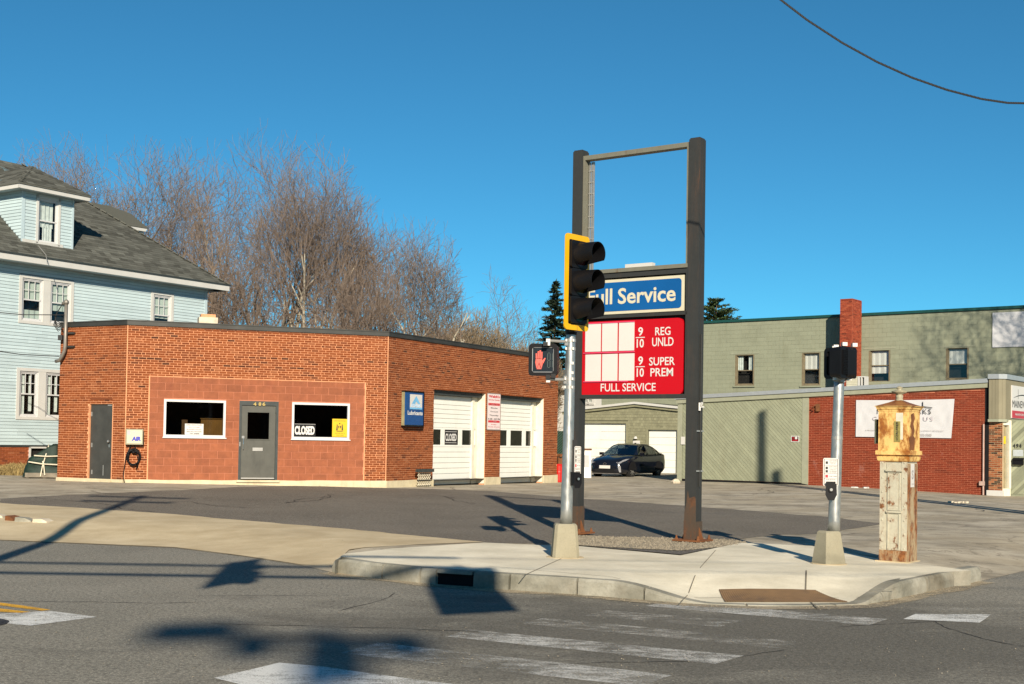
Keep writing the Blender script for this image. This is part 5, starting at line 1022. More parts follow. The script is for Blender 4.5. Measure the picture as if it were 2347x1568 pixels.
# ------------------------------------------------------------------ sage green wing with red brick end
def clip(poly, inside, cut):
    out = []
    for i in range(len(poly)):
        a, c = poly[i - 1], poly[i]; ia, ic = inside(a), inside(c)
        if ia != ic: out.append(cut(a, c))
        if ic: out.append(c)
    return out
def clip_rect(poly, s0, s1, z0, ztf):
    def lin(f):
        def cut(a, c): fa, fc = f(a), f(c); t = fa / (fa - fc); return (a[0] + (c[0] - a[0]) * t, a[1] + (c[1] - a[1]) * t)
        return cut
    for f in (lambda p: p[0] - s0, lambda p: s1 - p[0], lambda p: p[1] - z0, lambda p: ztf(p[0]) - p[1]):
        poly = clip(poly, lambda p: f(p) >= 0, lin(f))
        if len(poly) < 3: return []
    return poly
WW = Wall(zpt(1855, 46), 127.2)
wL = WW.uv(1554, 1000)[0]; wPil = WW.uv(1839.5, 1000)[0]; wBr = WW.uv(1853.5, 1000)[0]; wR = WW.uv(2257, 1000)[0]
ta, za = WW.uv(1611, 904.5); tc, zc_ = WW.uv(2261, 868)
def wtop(s): return za + (zc_ - za) * (s - ta) / (tc - ta)
wg = thing('green_wing', WW.P(0, .2), 'single storey wing with sage diagonal boarding and red painted brick end', 'building')
b = MB(); T1 = .30
for s0, s1, z0, dz in ((wL, wBr, .05, .12), (wBr, wR + .06, -.1, .12)):
    b.add([WW.P(s0, z0), WW.P(s1, z0), WW.P(s1, wtop(s1) - dz), WW.P(s0, wtop(s0) - dz), WW.P(s0, z0, -.3), WW.P(s1, z0, -.3), WW.P(s1, wtop(s1) - dz, -.3), WW.P(s0, wtop(s0) - dz, -.3)], [(0, 1, 2, 3), (4, 7, 6, 5), (0, 3, 7, 4), (1, 5, 6, 2), (3, 2, 6, 7)])
bw_ = part('wall', b, M['mortar_r'], wg)
b = MB(); b.add([WW.P(wL, -.1), WW.P(wL, -.1, -11), WW.P(wL, wtop(wL) - .1, -11), WW.P(wL, wtop(wL) - .1)], [(0, 1, 2, 3)]); part('end_wall', b, M['wallgreen'], wg)
gz0 = .29
bds = MB(); boards = []; k = wL - 4
i = 0
def gtop(s): return wtop(s) - .30
while k < wPil:
    wd = .150; zlo = gz0; zhi = gtop(wL) + 1.2
    poly = [(k, zhi), (k + wd - .012, zhi), (k + wd - .012 + (zhi - zlo) * 1.0, zlo), (k + (zhi - zlo) * 1.0, zlo)]
    q = clip_rect(poly, wL + .22, wPil - .02, gz0, gtop)
    if len(q) > 2:
        m = MB(); m.prism([WW.P(s, z, .002) for s, z in q], WW.n * (.018 + U(-.003, .004)), U(.38, .62)); boards.append(m)
    k += wd
gdoor = bpy.data.objects.new('boarded_front', None); link(gdoor, wg); ORG[gdoor.name] = org(wg)
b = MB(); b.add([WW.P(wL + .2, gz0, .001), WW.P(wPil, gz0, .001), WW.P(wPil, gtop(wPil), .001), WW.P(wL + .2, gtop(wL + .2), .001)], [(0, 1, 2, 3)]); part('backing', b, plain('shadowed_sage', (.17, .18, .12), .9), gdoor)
for m in boards: part('board', m, M['wallgreen_b'], gdoor)
b = MB(); b.add([WW.P(wPil - .01, gz0 - .02, .03), WW.P(wBr, gz0 - .06, .03), WW.P(wBr, gtop(wBr), .03), WW.P(wPil - .01, gtop(wPil), .03)] + [WW.P(wPil - .01, gz0 - .02, 0), WW.P(wBr, gz0 - .06, 0), WW.P(wBr, gtop(wBr), 0), WW.P(wPil - .01, gtop(wPil), 0)], [(0, 1, 2, 3), (0, 3, 7, 4), (1, 5, 6, 2), (0, 4, 5, 1)]); part('corner_board', b, M['sage_trim'], wg)
b = MB(); b.add([WW.P(wL, .2, .04), WW.P(wL + .2, .2, .04), WW.P(wL + .2, gtop(wL + .2), .04), WW.P(wL, gtop(wL), .04), WW.P(wL, .2, -.1), WW.P(wL, gtop(wL), -.1), WW.P(wL + .2, .2, 0), WW.P(wL + .2, gtop(wL + .2), 0)], [(0, 1, 2, 3), (0, 3, 5, 4), (1, 6, 7, 2)]); part('corner_board', b, M['sage_trim'], wg)
def rake(s0, s1, o0, o1, a, c, mat, nm):
    b = MB(); b.add([WW.P(s, wtop(s) + z, o) for o in (o0, o1) for s, z in ((s0, a), (s1, a), (s1, c), (s0, c))], [(0, 1, 2, 3), (4, 7, 6, 5), (0, 4, 5, 1), (1, 5, 6, 2), (2, 6, 7, 3), (3, 7, 4, 0)]); return part(nm, b, mat, wg)
rake(wL - .1, wR + .12, -.2, .13, -.14, 0, M['palegrey_metal'], 'roof_flashing'); rake(wL - .06, wR + .1, 0, .09, -.30, -.14, M['sage_trim'], 'fascia_board')
b = MB(); b.add([WW.P(wL - .1, wtop(wL) - .05, -.2), WW.P(wR + .1, wtop(wR) - .05, -.2), WW.P(wR + .1, wtop(wR) - .35, -13), WW.P(wL - .1, wtop(wL) - .35, -13)], [(0, 1, 2, 3)]); part('roof', b, M['darkmetal'], wg)
wb_ = courses(WW, wBr + .01, wR, .03, 4.6, [], L=.203, H=.0635, j=.012, proud=.007, header=0, z_top=lambda s: wtop(s) - .36, shade=lambda s, z: min(.99, max(0, random.gauss(.55, .2))))
pieces('brick', 'bricks', wb_, M['brick_r'], bw_, 300)
b = MB(); b.wb(WW, wR + .005, wR + .14, .0, wtop(wR) - .3, -.2, .01); part('dark_gap', b, M['blackm'], wg)
b = MB(); px = wR - .02; b.tube([WW.P(px, .1, .06), WW.P(px, WW.uv(2258, 972)[1], .06)], .028, 8); zc2 = WW.uv(2254, 1108)[1]; b.wb(WW, px - .12, px + .04, zc2 - .07, zc2 + .07, .02, .12); cdt = part('conduit', b, plain('pinkish_pipe', (.42, .30, .25), .6), wg)
b = MB(); b.wb(WW, wL + .2, wBr, -.05, gz0 - .01, -.01, .012); part('painted_gap_shade', b, M['blackm'], wg)  # black strip painted as the shade under the boarding
# sign of no parking
r = WW.rect(1813, 999, 1832, 1013.5, .03); b = MB(); b.prism(rrect(WW, r[0], r[1], r[2], r[3], .03, .02), WW.n * .01); np_ = solo('no_parking_sign', b, M['whiteface'], 'small red and black no parking sign on the diagonal boarding', 'sign'); w_, h_ = r[1] - r[0], r[3] - r[2]
b = MB(); b.wb(WW, r[0] + .03, r[1] - .03, r[2] + .025, r[3] - .025, .04, .043); part('black_field', b, M['black'], np_)
b = MB(); lett(b, WW, 'NO', r[0] + w_ * .18, r[0] + w_ * .45, r[2] + h_ * .55, r[2] + h_ * .78, .046, .03); lett(b, WW, 'PARKING', r[0] + w_ * .16, r[0] + w_ * .84, r[2] + h_ * .18, r[2] + h_ * .42, .046, .03); part('lettering', b, M['text_r'], np_)
b = MB(); c = WW.P(r[0] + w_ * .64, r[2] + h_ * .66, .044); b.tube([c, c + WW.n * .004], .05, 12); part('white_disc', b, M['text_w'], np_)
r = WW.rect(1871, 926, 1879, 943, .04); b = MB(); b.wb(WW, r[0], r[1], r[2], r[3], .01, .10); bx_ = solo('rusty_wall_box', b, M['rust'], 'small rusty hook and bracket high on the red brick end wall', 'bracket'); b = MB(); m_ = (r[0] + r[1]) / 2; b.tube([WW.P(r[0], r[3] - .05, .1), WW.P(r[0] - .08, r[3] - .1, .2), WW.P(r[0] - .03, r[3] - .2, .12), WW.P(r[0] - .09, r[2] + .05, .18)], .02, 5); part('hook', b, M['rust'], bx_)
# banner on the brick
BN = [WW.uv(x, y, .06) for x, y in ((1961, 1001), (2180, 1004.5), (2187.5, 914.5), (1962, 917))]
b = MB(); nx, nz = 40, 16; vs = []
def bnp(u, v, o=0):
    a = (BN[0][0] + (BN[1][0] - BN[0][0]) * u, BN[0][1] + (BN[1][1] - BN[0][1]) * u); c = (BN[3][0] + (BN[2][0] - BN[3][0]) * u, BN[3][1] + (BN[2][1] - BN[3][1]) * u)
    return a[0] + (c[0] - a[0]) * v, a[1] + (c[1] - a[1]) * v
def fold(u, v):
    f = 0
    for cu, cv in ((0, 1), (1, 1), (1, 0), (0, 0)):
        du, dv = (u - cu) * 2.3, (v - cv); d = math.hypot(du, dv) + 1e-3; a = math.atan2(abs(dv), abs(du)); f += .012 * math.sin(a * 14) * math.exp(-d * 1.6)
    return f + .01 * math.sin(u * 6) + (.004 if abs(v - .57) < .01 else 0)
for j_ in range(nz + 1):
    for i in range(nx + 1): s, z = bnp(i / nx, j_ / nz); z += -.02 * math.sin(math.pi * i / nx) * (j_ / nz); vs.append(WW.P(s, z, .05 + fold(i / nx, j_ / nz)))
b.add(vs, [(j_ * (nx + 1) + i, j_ * (nx + 1) + i + 1, (j_ + 1) * (nx + 1) + i + 1, (j_ + 1) * (nx + 1) + i) for j_ in range(nz) for i in range(nx)])
bn = solo('wall_banner', b, M['banner'], 'white advertising banner on the red brick wall behind the yellow call box', 'banner', smooth_=True)
b = MB(); lettpx(b, WW, 'MAINEWORKS', 2010, 938, 2134, 949, .085, .0, ref=.08, sp=1.25); part('lettering', b, M['text_k'], bn)
b = MB(); lettpx(b, WW, 'CONTACT US', 2000, 955, 2139, 964.5, .085, 0, ref=.08, sp=1.4); part('lettering', b, M['text_p'], bn)
b = MB(); lettpx(b, WW, 'A PROUD PART OF THE COMMUNITY - TRAINING & EQUIPMENT PROVIDED', 1983, 985, 2163, 989.5, .085, ref=.08); lettpx(b, WW, 'WWW.MAINEWORKS.COM  207-555-3585', 2005, 993, 2136, 999.5, .085, .01, ref=.08); part('lettering', b, M['text_g'], bn)
b = MB(); q = [WW.uv(x, y, .08) for x, y in ((2114, 921), (2116, 921), (2116, 936), (2114, 936))]; b.add([WW.P(s, z, .085) for s, z in q], [(0, 1, 2, 3)]); q = [WW.uv(x, y, .08) for x, y in ((2090, 931.5), (2115, 931), (2137, 934), (2137, 935.5), (2115, 933), (2090, 934))]; b.add([WW.P(s, z, .085) for s, z in q], [tuple(range(6))]); part('bridge_mark', b, M['text_k'], bn)
# ------------------------------------------------------------------ corner shop at the right edge
sh = thing('corner_shop', WW.P(wR + .3, .1), 'corner shop front with taupe fascia and brown brick pier at right edge', 'shop')
fz1 = WW.uv(2278, 869)[1]; fz0 = WW.uv(2278, 961)[1]; fa, fb = wR + .16, WW.uv(2290, 900, .05)[0]; zcp = WW.uv(2278, 858)[1]
FO = .12
def vface(b, p, q, z0, z1, n=None, t=0): b.quad(Vector((p.x, p.y, z0)), Vector((q.x, q.y, z0)), Vector((q.x, q.y, z1)), Vector((p.x, p.y, z1)))
A1, A2 = WW.P(fa, 0, FO), WW.P(fb, 0, FO)
SF = Wall((0, 0), 37.2); 
def rayp(x, y, w_, o=0): s, z = w_.uv(x, y, o); return w_.P(s, z, o)
CH = Wall(A2, 82.2); A3 = CH.P(CH.uv(2305, 900)[0], 0); SF = Wall(A3, 37.2); A4 = SF.P(9, 0)
def ribs(w_, s0, s1, z0, z1, name='fascia_panel'):
    n = max(1, int((s1 - s0) / .10)); 
    b = MB()
    b.quad(w_.P(s0, z0), w_.P(s1, z0), w_.P(s1, z1), w_.P(s0, z1)); b.quad(w_.P(s0, z0, -.1), w_.P(s1, z0, -.1), w_.P(s1, z1, -.1), w_.P(s0, z1, -.1)); f = part(name, b, M['taupe'], sh)
    for i in range(n): m = MB(); a = s0 + (s1 - s0) * i / n; m.wb(w_, a + .006, a + (s1 - s0) / n - .006, z0 + .005, z1 - .005, 0, .008); part('board', m, M['taupe'], f)
WF = Wall(A1, 127.2); ribs(WF, 0, fb - fa, fz0, fz1); ribs(CH, 0, (A3 - A2).length, fz0, fz1); ribs(SF, 0, 3.2, fz0, fz1)
b = MB(); 
for w_, l in ((WF, fb - fa), (CH, (A3 - A2).length), (SF, 9)): b.wb(w_, -.02, l + .02, fz1, zcp, -.12, .05)
part('roof_cap', b, M['palegrey_metal'], sh)
b = MB()
for w_, l in ((WF, fb - fa), (CH, (A3 - A2).length), (SF, 9)): b.wb(w_, -.015, l + .02, fz0 - .09, fz0, -.10, .04)
part('lower_trim', b, M['sage_trim'], sh)
b = MB(); b.prism([Vector((p.x, p.y, fz0 - .04)) for p in (A1, A2, A3, A4, A1 - WW.n * 6)], (0, 0, .02)); part('soffit', b, M['taupe'], sh)
b = MB(); b.prism([Vector((p.x, p.y, zcp - .05)) for p in (A1, A2, A3, A4, A1 - WW.n * 6)], (0, 0, .02)); part('roof', b, M['darkmetal'], sh)
pa, pb = WW.uv(2265, 1000)[0], WW.uv(2298, 1000)[0]; pz = WW.uv(2280, 1124)[1]; pbz = WW.uv(2280, 1139.5)[1]
b = MB(); b.wb(WW, pa, pb, pbz - .1, fz0 - .02, -.6, 0); pr = part('pier', b, M['mortar_d'], sh)
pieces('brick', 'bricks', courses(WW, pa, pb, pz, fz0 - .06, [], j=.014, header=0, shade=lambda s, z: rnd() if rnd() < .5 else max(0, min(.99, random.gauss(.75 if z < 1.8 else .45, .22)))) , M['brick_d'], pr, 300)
b = MB(); b.wb(WW, pa - .03, pb + .03, pbz - .1, pz, -.3, .05); part('pier_base', b, M['white'], sh)
SW = Wall(WW.P(pb, 0, -.02), 60); sw1 = SW.uv(2317, 1000)[0]; wz0, wz1 = SW.uv(2310, 1120)[1], fz0 - .03
b = MB(); b.wb(SW, .02, sw1, pbz - .1, wz0, -.15, 0); b.wb(SW, sw1 - .10, sw1, wz0, wz1, -.15, .02); b.wb(SW, .02, sw1 - .1, wz1 - .16, wz1, -.1, .01); sf_ = part('shop_window_frame', b, M['creamjamb'], sh)
b = MB(); b.quad(SW.P(.02, wz0, -.05), SW.P(sw1 - .1, wz0, -.05), SW.P(sw1 - .1, wz1 - .16, -.05), SW.P(.02, wz1 - .16, -.05)); part('pane', b, M['glass'], sf_)
b = MB(); b.quad(SW.P(.02, wz0, -.5), SW.P(sw1 - .1, wz0, -.5), SW.P(sw1 - .1, wz1 - .16, -.5), SW.P(.02, wz1 - .16, -.5)); part('blind', b, M['curtain'], sf_)
b = MB(); yz = SW.uv(2305, 1007)[1]; b.wb(SW, .03, sw1 - .2, yz - .15, yz + .1, -.045, -.04); part('yellow_sticker', b, M['yellowpaper'], sf_)
EW = Wall(SW.P(sw1, 0, -.1), 127.2); b = MB(); b.wb(EW, 0, 6, -.1, fz0, -.3, 0); ew = part('entrance_wall', b, M['wallgreen'], sh)
k = -3
while k < 5:
    q = clip_rect([(k, -.1), (k + .13, -.1), (k + .13 + 4, 3.9), (k + 4, 3.9)], 0.02, 2.6, .15, lambda s: fz0 - .05)
    if len(q) > 2: m = MB(); m.prism([EW.P(s, z, .001) for s, z in q], EW.n * .014, rnd()); part('board', m, M['wallgreen_b'], ew)
    k += .145
for ch, x0, x1 in (('4', 2322, 2327.5), ('9', 2329, 2334.5), ('4', 2336, 2341.5)):
    b = MB(); lettpx(b, EW, ch, x0, 1017, x1, 1026.5, .03, .03, ref=.02); part('house_number', b, M['text_k'], ew)
r = EW.rect(2321.5, 1051, 2345, 1065.5, .1); b = MB(); b.wb(EW, r[0], r[1], r[2], r[3], .015, .13); mb_ = solo('mailbox', b, M['black'], 'black mailbox on the wall below the number 494', 'mailbox'); b = MB(); b.prism([EW.P(r[0] - .01, r[3] - .02, .01), EW.P(r[0] - .01, r[3] + .03, .01), EW.P(r[0] - .01, r[3] - .06, .15)], EW.d * (r[1] - r[0] + .02)); part('lid', b, M['black'], mb_)
r = EW.rect(2322, 1031, 2345, 1046, .02); b = MB(); b.wb(EW, r[0], r[1], r[2], r[3], .015, .02); solo('address_plate', b, plain('pale_plastic', (.42, .46, .47), .3), 'pale blank plate between the number 494 and the mailbox', 'plate')
# sign on the fascia
sa = SF.uv(2319, 920, .04)[0]; sz1 = SF.uv(2319, 883, .04)[1]; sz0 = SF.uv(2319, 958.5, .04)[1]; sl_ = (sz1 - sz0) * 2.4
b = MB(); b.wb(SF, sa, sa + sl_, sz0, sz1, .012, .05); fs = solo('shop_sign', b, M['whiteface'], 'white sign with a black arc and red band on the corner shop fascia', 'sign')
b = MB(); b.wb(SF, sa + .005, sa + sl_ - .005, sz0 + .01, sz0 + (sz1 - sz0) * .235, .05, .054); part('red_band', b, M['redpanel'], fs)
b = MB(); hh = sz1 - sz0; lett(b, SF, 'MAINEWORKS', sa + .03, sa + sl_ * .97, sz0 + hh * .33, sz0 + hh * .55, .056, 0)
part('lettering', b, M['text_k'], fs); b = MB()
arc = [(sa + sl_ * (.06 + .88 * i / 16), sz0 + hh * (.62 + .10 * math.sin(math.pi * i / 16))) for i in range(17)]
b.add([SF.P(s, z, .056) for s, z in arc] + [SF.P(s, z + hh * .025 * (.3 + math.sin(math.pi * i / 16)), .056) for i, (s, z) in enumerate(arc)], [(i, i + 1, i + 18, i + 17) for i in range(16)])
for u_ in (.26, .7): b.wb(SF, sa + sl_ * u_, sa + sl_ * (u_ + .008), sz0 + hh * .60, sz0 + hh * .9, .054, .056)
part('bridge_mark', b, M['text_k'], fs); b = MB(); lett(b, SF, 'MAINEWORKS.COM', sa + sl_ * .14, sa + sl_ * .7, sz0 + hh * .09, sz0 + hh * .16, .058, .01); part('lettering', b, M['text_w'], fs)
# ------------------------------------------------------------------ two storey green building behind
WUp = Wall(zpt(1707, 62), 127.2); uL = WUp.uv(1379, 900)[0]; uR = WUp.uv(2420, 900)[0]; zU = (WUp.uv(1612, 741)[1] + WUp.uv(2347, 707)[1]) / 2
ub = thing('green_block_building', WUp.P(0, .2), 'two storey sage green painted block building with brick chimney', 'building')
wins = [(1685, 811.8, 1728.4, 884), (1838, 807, 1880, 884), (1991, 800.5, 2040, 878), (2168, 795.5, 2220, 871)]
wr = [WUp.rect(*w_) for w_ in wins]
b = MB(); slab(b, WUp, uL, uR, 0, zU, wr, .25); b.quad(WUp.P(uL, 0), WUp.P(uL, 0, -12), WUp.P(uL, zU, -12), WUp.P(uL, zU)); b.quad(WUp.P(uL, 0, -12), WUp.P(uR, 0, -12), WUp.P(uR, zU, -12), WUp.P(uL, zU, -12)); uw = part('wall', b, plain('sage_joint', (.20, .22, .145), .9), ub)
bk = courses(WUp, uL + .005, uR, 2.6, zU - .02, wr, L=.406, H=.203, j=.006, depth=.03, proud=.006, header=0, shade=lambda s, z: min(.99, max(0, random.gauss(.5, .035))))
mbk = plain('sage_block_paint', (.235, .25, .175), .85, var=.06, scale=1.3, bump=.3, dirt=(.15, .15, .09, .3), useattr=True, fine=25); pieces('block', 'blocks', bk, mbk, uw, 300)
b = MB(); b.wb(WUp, uL - .05, uR, zU, zU + .12, -.3, .08); part('roof_edge', b, M['teal'], ub); b = MB(); b.quad(WUp.P(uL, zU - .02, 0), WUp.P(uR, zU - .02, 0), WUp.P(uR, zU - .02, -12), WUp.P(uL, zU - .02, -12)); part('roof', b, M['darkmetal'], ub)
def sash(w_, r, parent, fm, sm, glass, split=.5, shade=None, o=-.10, t=.07, munt=None, fr_out=0., sill=True, back=M['dark']):
    s0, s1, z0, z1 = r; b = MB()
    for q in ((s0, s1, z1 - t, z1), (s0, s1, z0, z0 + t), (s0, s0 + t, z0 + t, z1 - t), (s1 - t, s1, z0 + t, z1 - t)): b.wb(w_, *q, o - .04, max(o + .03, fr_out))
    wn = part('window', b, fm, parent); a, c, d, e = s0 + t, s1 - t, z0 + t, z1 - t; zm = d + (e - d) * split; ts_ = .04
    b = MB()
    for q in ((a, c, zm - ts_ / 2, zm + ts_ / 2), (a, a + ts_, d, e), (c - ts_, c, d, e), (a, c, d, d + ts_), (a, c, e - ts_, e)): b.wb(w_, *q, o - .03, o + .01)
    part('sash', b, sm, wn)
    b = MB(); b.quad(w_.P(a, d, o - .01), w_.P(c, d, o - .01), w_.P(c, e, o - .01), w_.P(a, e, o - .01)); part('pane', b, glass, wn)
    if munt:
        b = MB()
        for k in range(1, munt[0]): u_ = a + (c - a) * k / munt[0]; b.wb(w_, u_ - .009, u_ + .009, zm, e, o - .012, o + .004)
        for k in range(1, munt[1]): z_ = zm + (e - zm) * k / munt[1]; b.wb(w_, a, c, z_ - .009, z_ + .009, o - .012, o + .0045)
        part('glazing_bar', b, sm, wn)
    b = MB(); b.quad(w_.P(s0, z0, o - .30), w_.P(s1, z0, o - .30), w_.P(s1, z1, o - .30), w_.P(s0, z1, o - .30)); b.quad(w_.P(s0, z0, o - .3), w_.P(s0, z0, o - .04), w_.P(s0, z1, o - .04), w_.P(s0, z1, o - .3)); b.quad(w_.P(s1, z0, o - .3), w_.P(s1, z0, o - .04), w_.P(s1, z1, o - .04), w_.P(s1, z1, o - .3)); part('dark_room', b, back, wn)
    for k, (u0, u1, v0, v1, m) in enumerate(shade or []):
        b = MB(); n = 10; P_ = []
        for i in range(n + 1):
            u_ = a + (c - a) * (u0 + (u1 - u0) * i / n); w2 = .012 * math.sin(i * 2.1)
            P_ += [w_.P(u_, d + (e - d) * v0, o - .07 + w2), w_.P(u_, d + (e - d) * v1, o - .07 + w2)]
        b.add(P_, [(2 * i, 2 * i + 2, 2 * i + 3, 2 * i + 1) for i in range(n)]); part('curtain', b, m, wn)
    if sill: b = MB(); b.wb(w_, s0 - .06, s1 + .06, z0 - .07, z0, -.02 if o < 0 else 0, .07); part('sill', b, fm if not isinstance(sill, bpy.types.Material) else sill, wn)
    return wn
W_ = M['whiteface']
sash(WUp, wr[0], ub, M['timber'], M['timber'], M['glass'], .48, [(0, .35, .5, 1, M['curtain']), (.65, 1, .5, 1, M['needle2'] if False else M['curtain'])], sill=M['wallgreen'])
sash(WUp, wr[1], ub, M['timber'], M['timber'], M['glass'], .48, [(0, 1, .48, 1, W_)], sill=M['wallgreen'])
sash(WUp, wr[2], ub, M['timber'], M['timber'], M['glass'], .52, [(0, 1, .54, 1, W_), (0, 1, .27, .5, W_)], sill=M['wallgreen'])
sash(WUp, wr[3], ub, M['timber'], M['timber'], M['glass'], .48, [(0, 1, .5, 1, W_)], sill=M['wallgreen'])
for r in wr: b = MB(); b.wb(WUp, r[0] - .25, r[1] + .25, r[3] + .0, r[3] + .05, .0, .02); part('lintel', b, M['sage_trim'], ub)
# brick chimney standing off the wall
cA = WUp.uv(1925, 760, 1.25)[0]; cB_ = WUp.uv(1953, 760, 1.25)[0]; czt = WUp.uv(1938, 687, 1.25)[1]
CF = WUp.off(1.25); b = MB(); b.wb(CF, cA, cB_, 2.0, czt - .02, -1.1, -.004); cr = part('chimney', b, M['mortar_r'], ub)
CS = Wall(CF.P(cB_, 0, 0), 37.2)
it = courses(CF, cA, cB_, 4.0, czt, [], j=.012, proud=.007, header=0) + courses(CS, 0, 1.1, 4.0, czt, [], j=.012, proud=.007, header=0)
pieces('brick', 'bricks', it, M['brick_c'], cr, 300)
b = MB(); b.wb(CF, cA - .0, cB_ + .0, czt, czt + .04, -1.1, 0); part('chimney_top', b, M['brick_c'], cr)
# banner high on the wall, cut by the frame
r = WUp.rect(2275, 717, 2420, 792, .05); b = MB(); nx, nz = 24, 12
b.add([WUp.P(r[0] + (r[1] - r[0]) * i / nx, r[2] + (r[3] - r[2]) * j_ / nz, .05 + .025 * math.sin(math.atan2(nz - j_, i + .5) * 13) * math.exp(-math.hypot(i, nz - j_) / 9)) for j_ in range(nz + 1) for i in range(nx + 1)], [(j_ * (nx + 1) + i, j_ * (nx + 1) + i + 1, (j_ + 1) * (nx + 1) + i + 1, (j_ + 1) * (nx + 1) + i) for j_ in range(nz) for i in range(nx)])
solo('upper_banner', b, M['banner'], 'blank white banner high on the green wall in the tree shadow', 'banner', smooth_=True)
# air conditioner on the wing roof
aw = WW.off(-3.5); a0, a1, a2 = aw.uv(1940, 870)[0], aw.uv(1966, 870)[0], aw.uv(1984, 870)[0]; az1 = aw.uv(1950, 863)[1]; az0 = aw.uv(1950, 892)[1]
b = MB(); b.wb(aw, a0, a1, az0, az1, -.5, 0); ac = solo('air_conditioner', b, M['beige'], 'beige air conditioner on the wing roof beside the brick chimney', 'air conditioner')
b = MB(); 
for k in range(7): z = az0 + (az1 - az0) * (k + .5) / 7; b.wb(aw, a0 + .03, a1 - .03, z, z + .015, 0, .012)
part('grille', b, M['beige'], ac)
b = MB(); 
for q in ((a1 + .01, a2, az1 - .04, az1), (a1 + .01, a1 + .08, az0, az1 - .04), (a2 - .05, a2, az0, az1 - .04), ((a1 + a2) / 2 - .02, (a1 + a2) / 2 + .02, az0, az1 - .04)): b.wb(aw, *q, -.3, .02)
part('white_frame', b, M['white'], ac)
# ------------------------------------------------------------------ shingled garage with shallow gable behind the car
WG = Wall(zpt(1553, 61), 127.2); gL = WG.uv(1298, 1000)[0]; gR = WG.uv(1552, 1000)[0] + .1; ap, apz = WG.uv(1458, 922); gl, glz = WG.uv(1334.5, 935.5); gr_, grz = WG.uv(1552, 932)
def gt(s): return apz + (glz - apz) * (s - ap) / (gl - ap) if s < ap else apz + (grz - apz) * (s - ap) / (gr_ - ap)
ga = thing('shingled_garage', WG.P(ap, .18), 'olive shingled garage with shallow white trimmed gable behind the black car', 'garage')
d1 = WG.rect(1322, 970, 1433.7, 1084); d2 = WG.rect(1485.5, 985, 1551, 1090); d1 = (d1[0], d1[1], .1, d1[3]); d2 = (d2[0], d2[1], .1, d2[3])
b = MB(); zlow = gt(gL)
slab(b, WG, gL, gR, 0, zlow, [d1, d2], .2); b.quad(WG.P(gL, zlow), WG.P(gR, zlow), WG.P(gR, gt(gR)), WG.P(ap, apz), ); gw = part('wall', b, plain('dark_olive_gap', (.11, .108, .068), .9), ga)
it = courses(WG, gL, gR, .15, apz, [(q[0] - .1, q[1] + .1, q[2], q[3] + .1) for q in (d1, d2)], L=.15, H=.137, j=.007, depth=.02, proud=.014, header=0, z_top=lambda s: gt(s) - .1, shade=lambda s, z: min(.99, max(0, random.gauss(.52, .1))))
pieces('shingle', 'shingles', it, M['gable_sh'], gw, 300)
for q in (d1, d2):
    b = MB()
    for e in ((q[0] - .1, q[0], q[2], q[3] + .1), (q[1], q[1] + .1, q[2], q[3] + .1), (q[0], q[1], q[3], q[3] + .1)): b.wb(WG, *e, 0, .03)
    part('door_trim', b, M['gable_sh'], ga)
    gd = bpy.data.objects.new('garage_door', None); link(gd, ga); ORG[gd.name] = org(ga); n = 6
    for k in range(n): b = MB(); z0 = q[2] + (q[3] - q[2]) * k / n; b.wb(WG, q[0], q[1], z0 + .006, z0 + (q[3] - q[2]) / n - .006, -.14, -.10); part('door_panel', b, M['door_w'], gd)
    if q is d1: r = WG.rect(1336.6, 1028, 1356.6, 1031.5, -.1); b = MB(); b.wb(WG, *r, -.10, -.07); part('handle', b, M['rust'], gd)
for s0, s1 in ((gL - .2, ap), (ap, gR)):
    for o0, o1, a, c, m, nm in ((-.1, .2, -.09, .02, 'white', 'roof_trim'), (.0, .12, -.22, -.09, 'gable_sh', 'rake_board')):
        b = MB(); b.add([WG.P(s, gt(s) + z, o) for o in (o0, o1) for s, z in ((s0, a), (s1, a), (s1, c), (s0, c))], [(0, 1, 2, 3), (4, 7, 6, 5), (0, 4, 5, 1), (1, 5, 6, 2), (2, 6, 7, 3), (3, 7, 4, 0)]); part(nm, b, M[m], ga)
b = MB()
for s0, s1 in ((gL - .2, ap), (ap, gR)): b.quad(WG.P(s0, gt(s0) + .01), WG.P(s1, gt(s1) + .01), WG.P(s1, gt(s1) + .01, -7), WG.P(s0, gt(s0) + .01, -7))
part('roof', b, M['darkmetal'], ga)
r = WG.rect(1451, 1010, 1466.5, 1022, .03); b = MB(); b.wb(WG, *r, .02, .04); t_ = solo('garage_notice', b, M['whiteface'], 'small white notice on the shingles between the two garage doors', 'sign'); b = MB(); w_, h_ = r[1] - r[0], r[3] - r[2]; lett(b, WG, 'PRIVATE LOT', r[0] + w_ * .12, r[0] + w_ * .88, r[2] + h_ * .35, r[2] + h_ * .5, .045); lett(b, WG, 'PERMIT ONLY', r[0] + w_ * .12, r[0] + w_ * .88, r[2] + h_ * .14, r[2] + h_ * .27, .045); part('lettering', b, M['text_k'], t_)
s_, z = WG.uv(1459, 1004); b = MB(); b.lathe(WG.P(s_, z - .04, .1), [(.10, 0), (.07, .08), (.03, .12)], 8); b.tube([WG.P(s_, z + .06, .1), WG.P(s_, z + .06, 0)], .02, 5); solo('wall_lamp', b, M['white'], 'small white wall lamp above the notice on the shingled garage', 'lamp')
r = WW.off(.05).rect(1561, 1001, 1570, 1019); b = MB(); b.wb(WW, r[0], r[1], r[2], r[3], .045, .07); solo('meter_box', b, M['white'], 'narrow white box on the green corner board behind the sign post', 'box')
p = gnd(1549, 1108); b = MB(); b.lathe(p, [(.16, 0), (.18, .06), (.1, .14), (.03, .17)], 7, .4); solo('painted_rock', b, M['concdebris'], 'pale rock at the foot of the green corner board', 'rock')
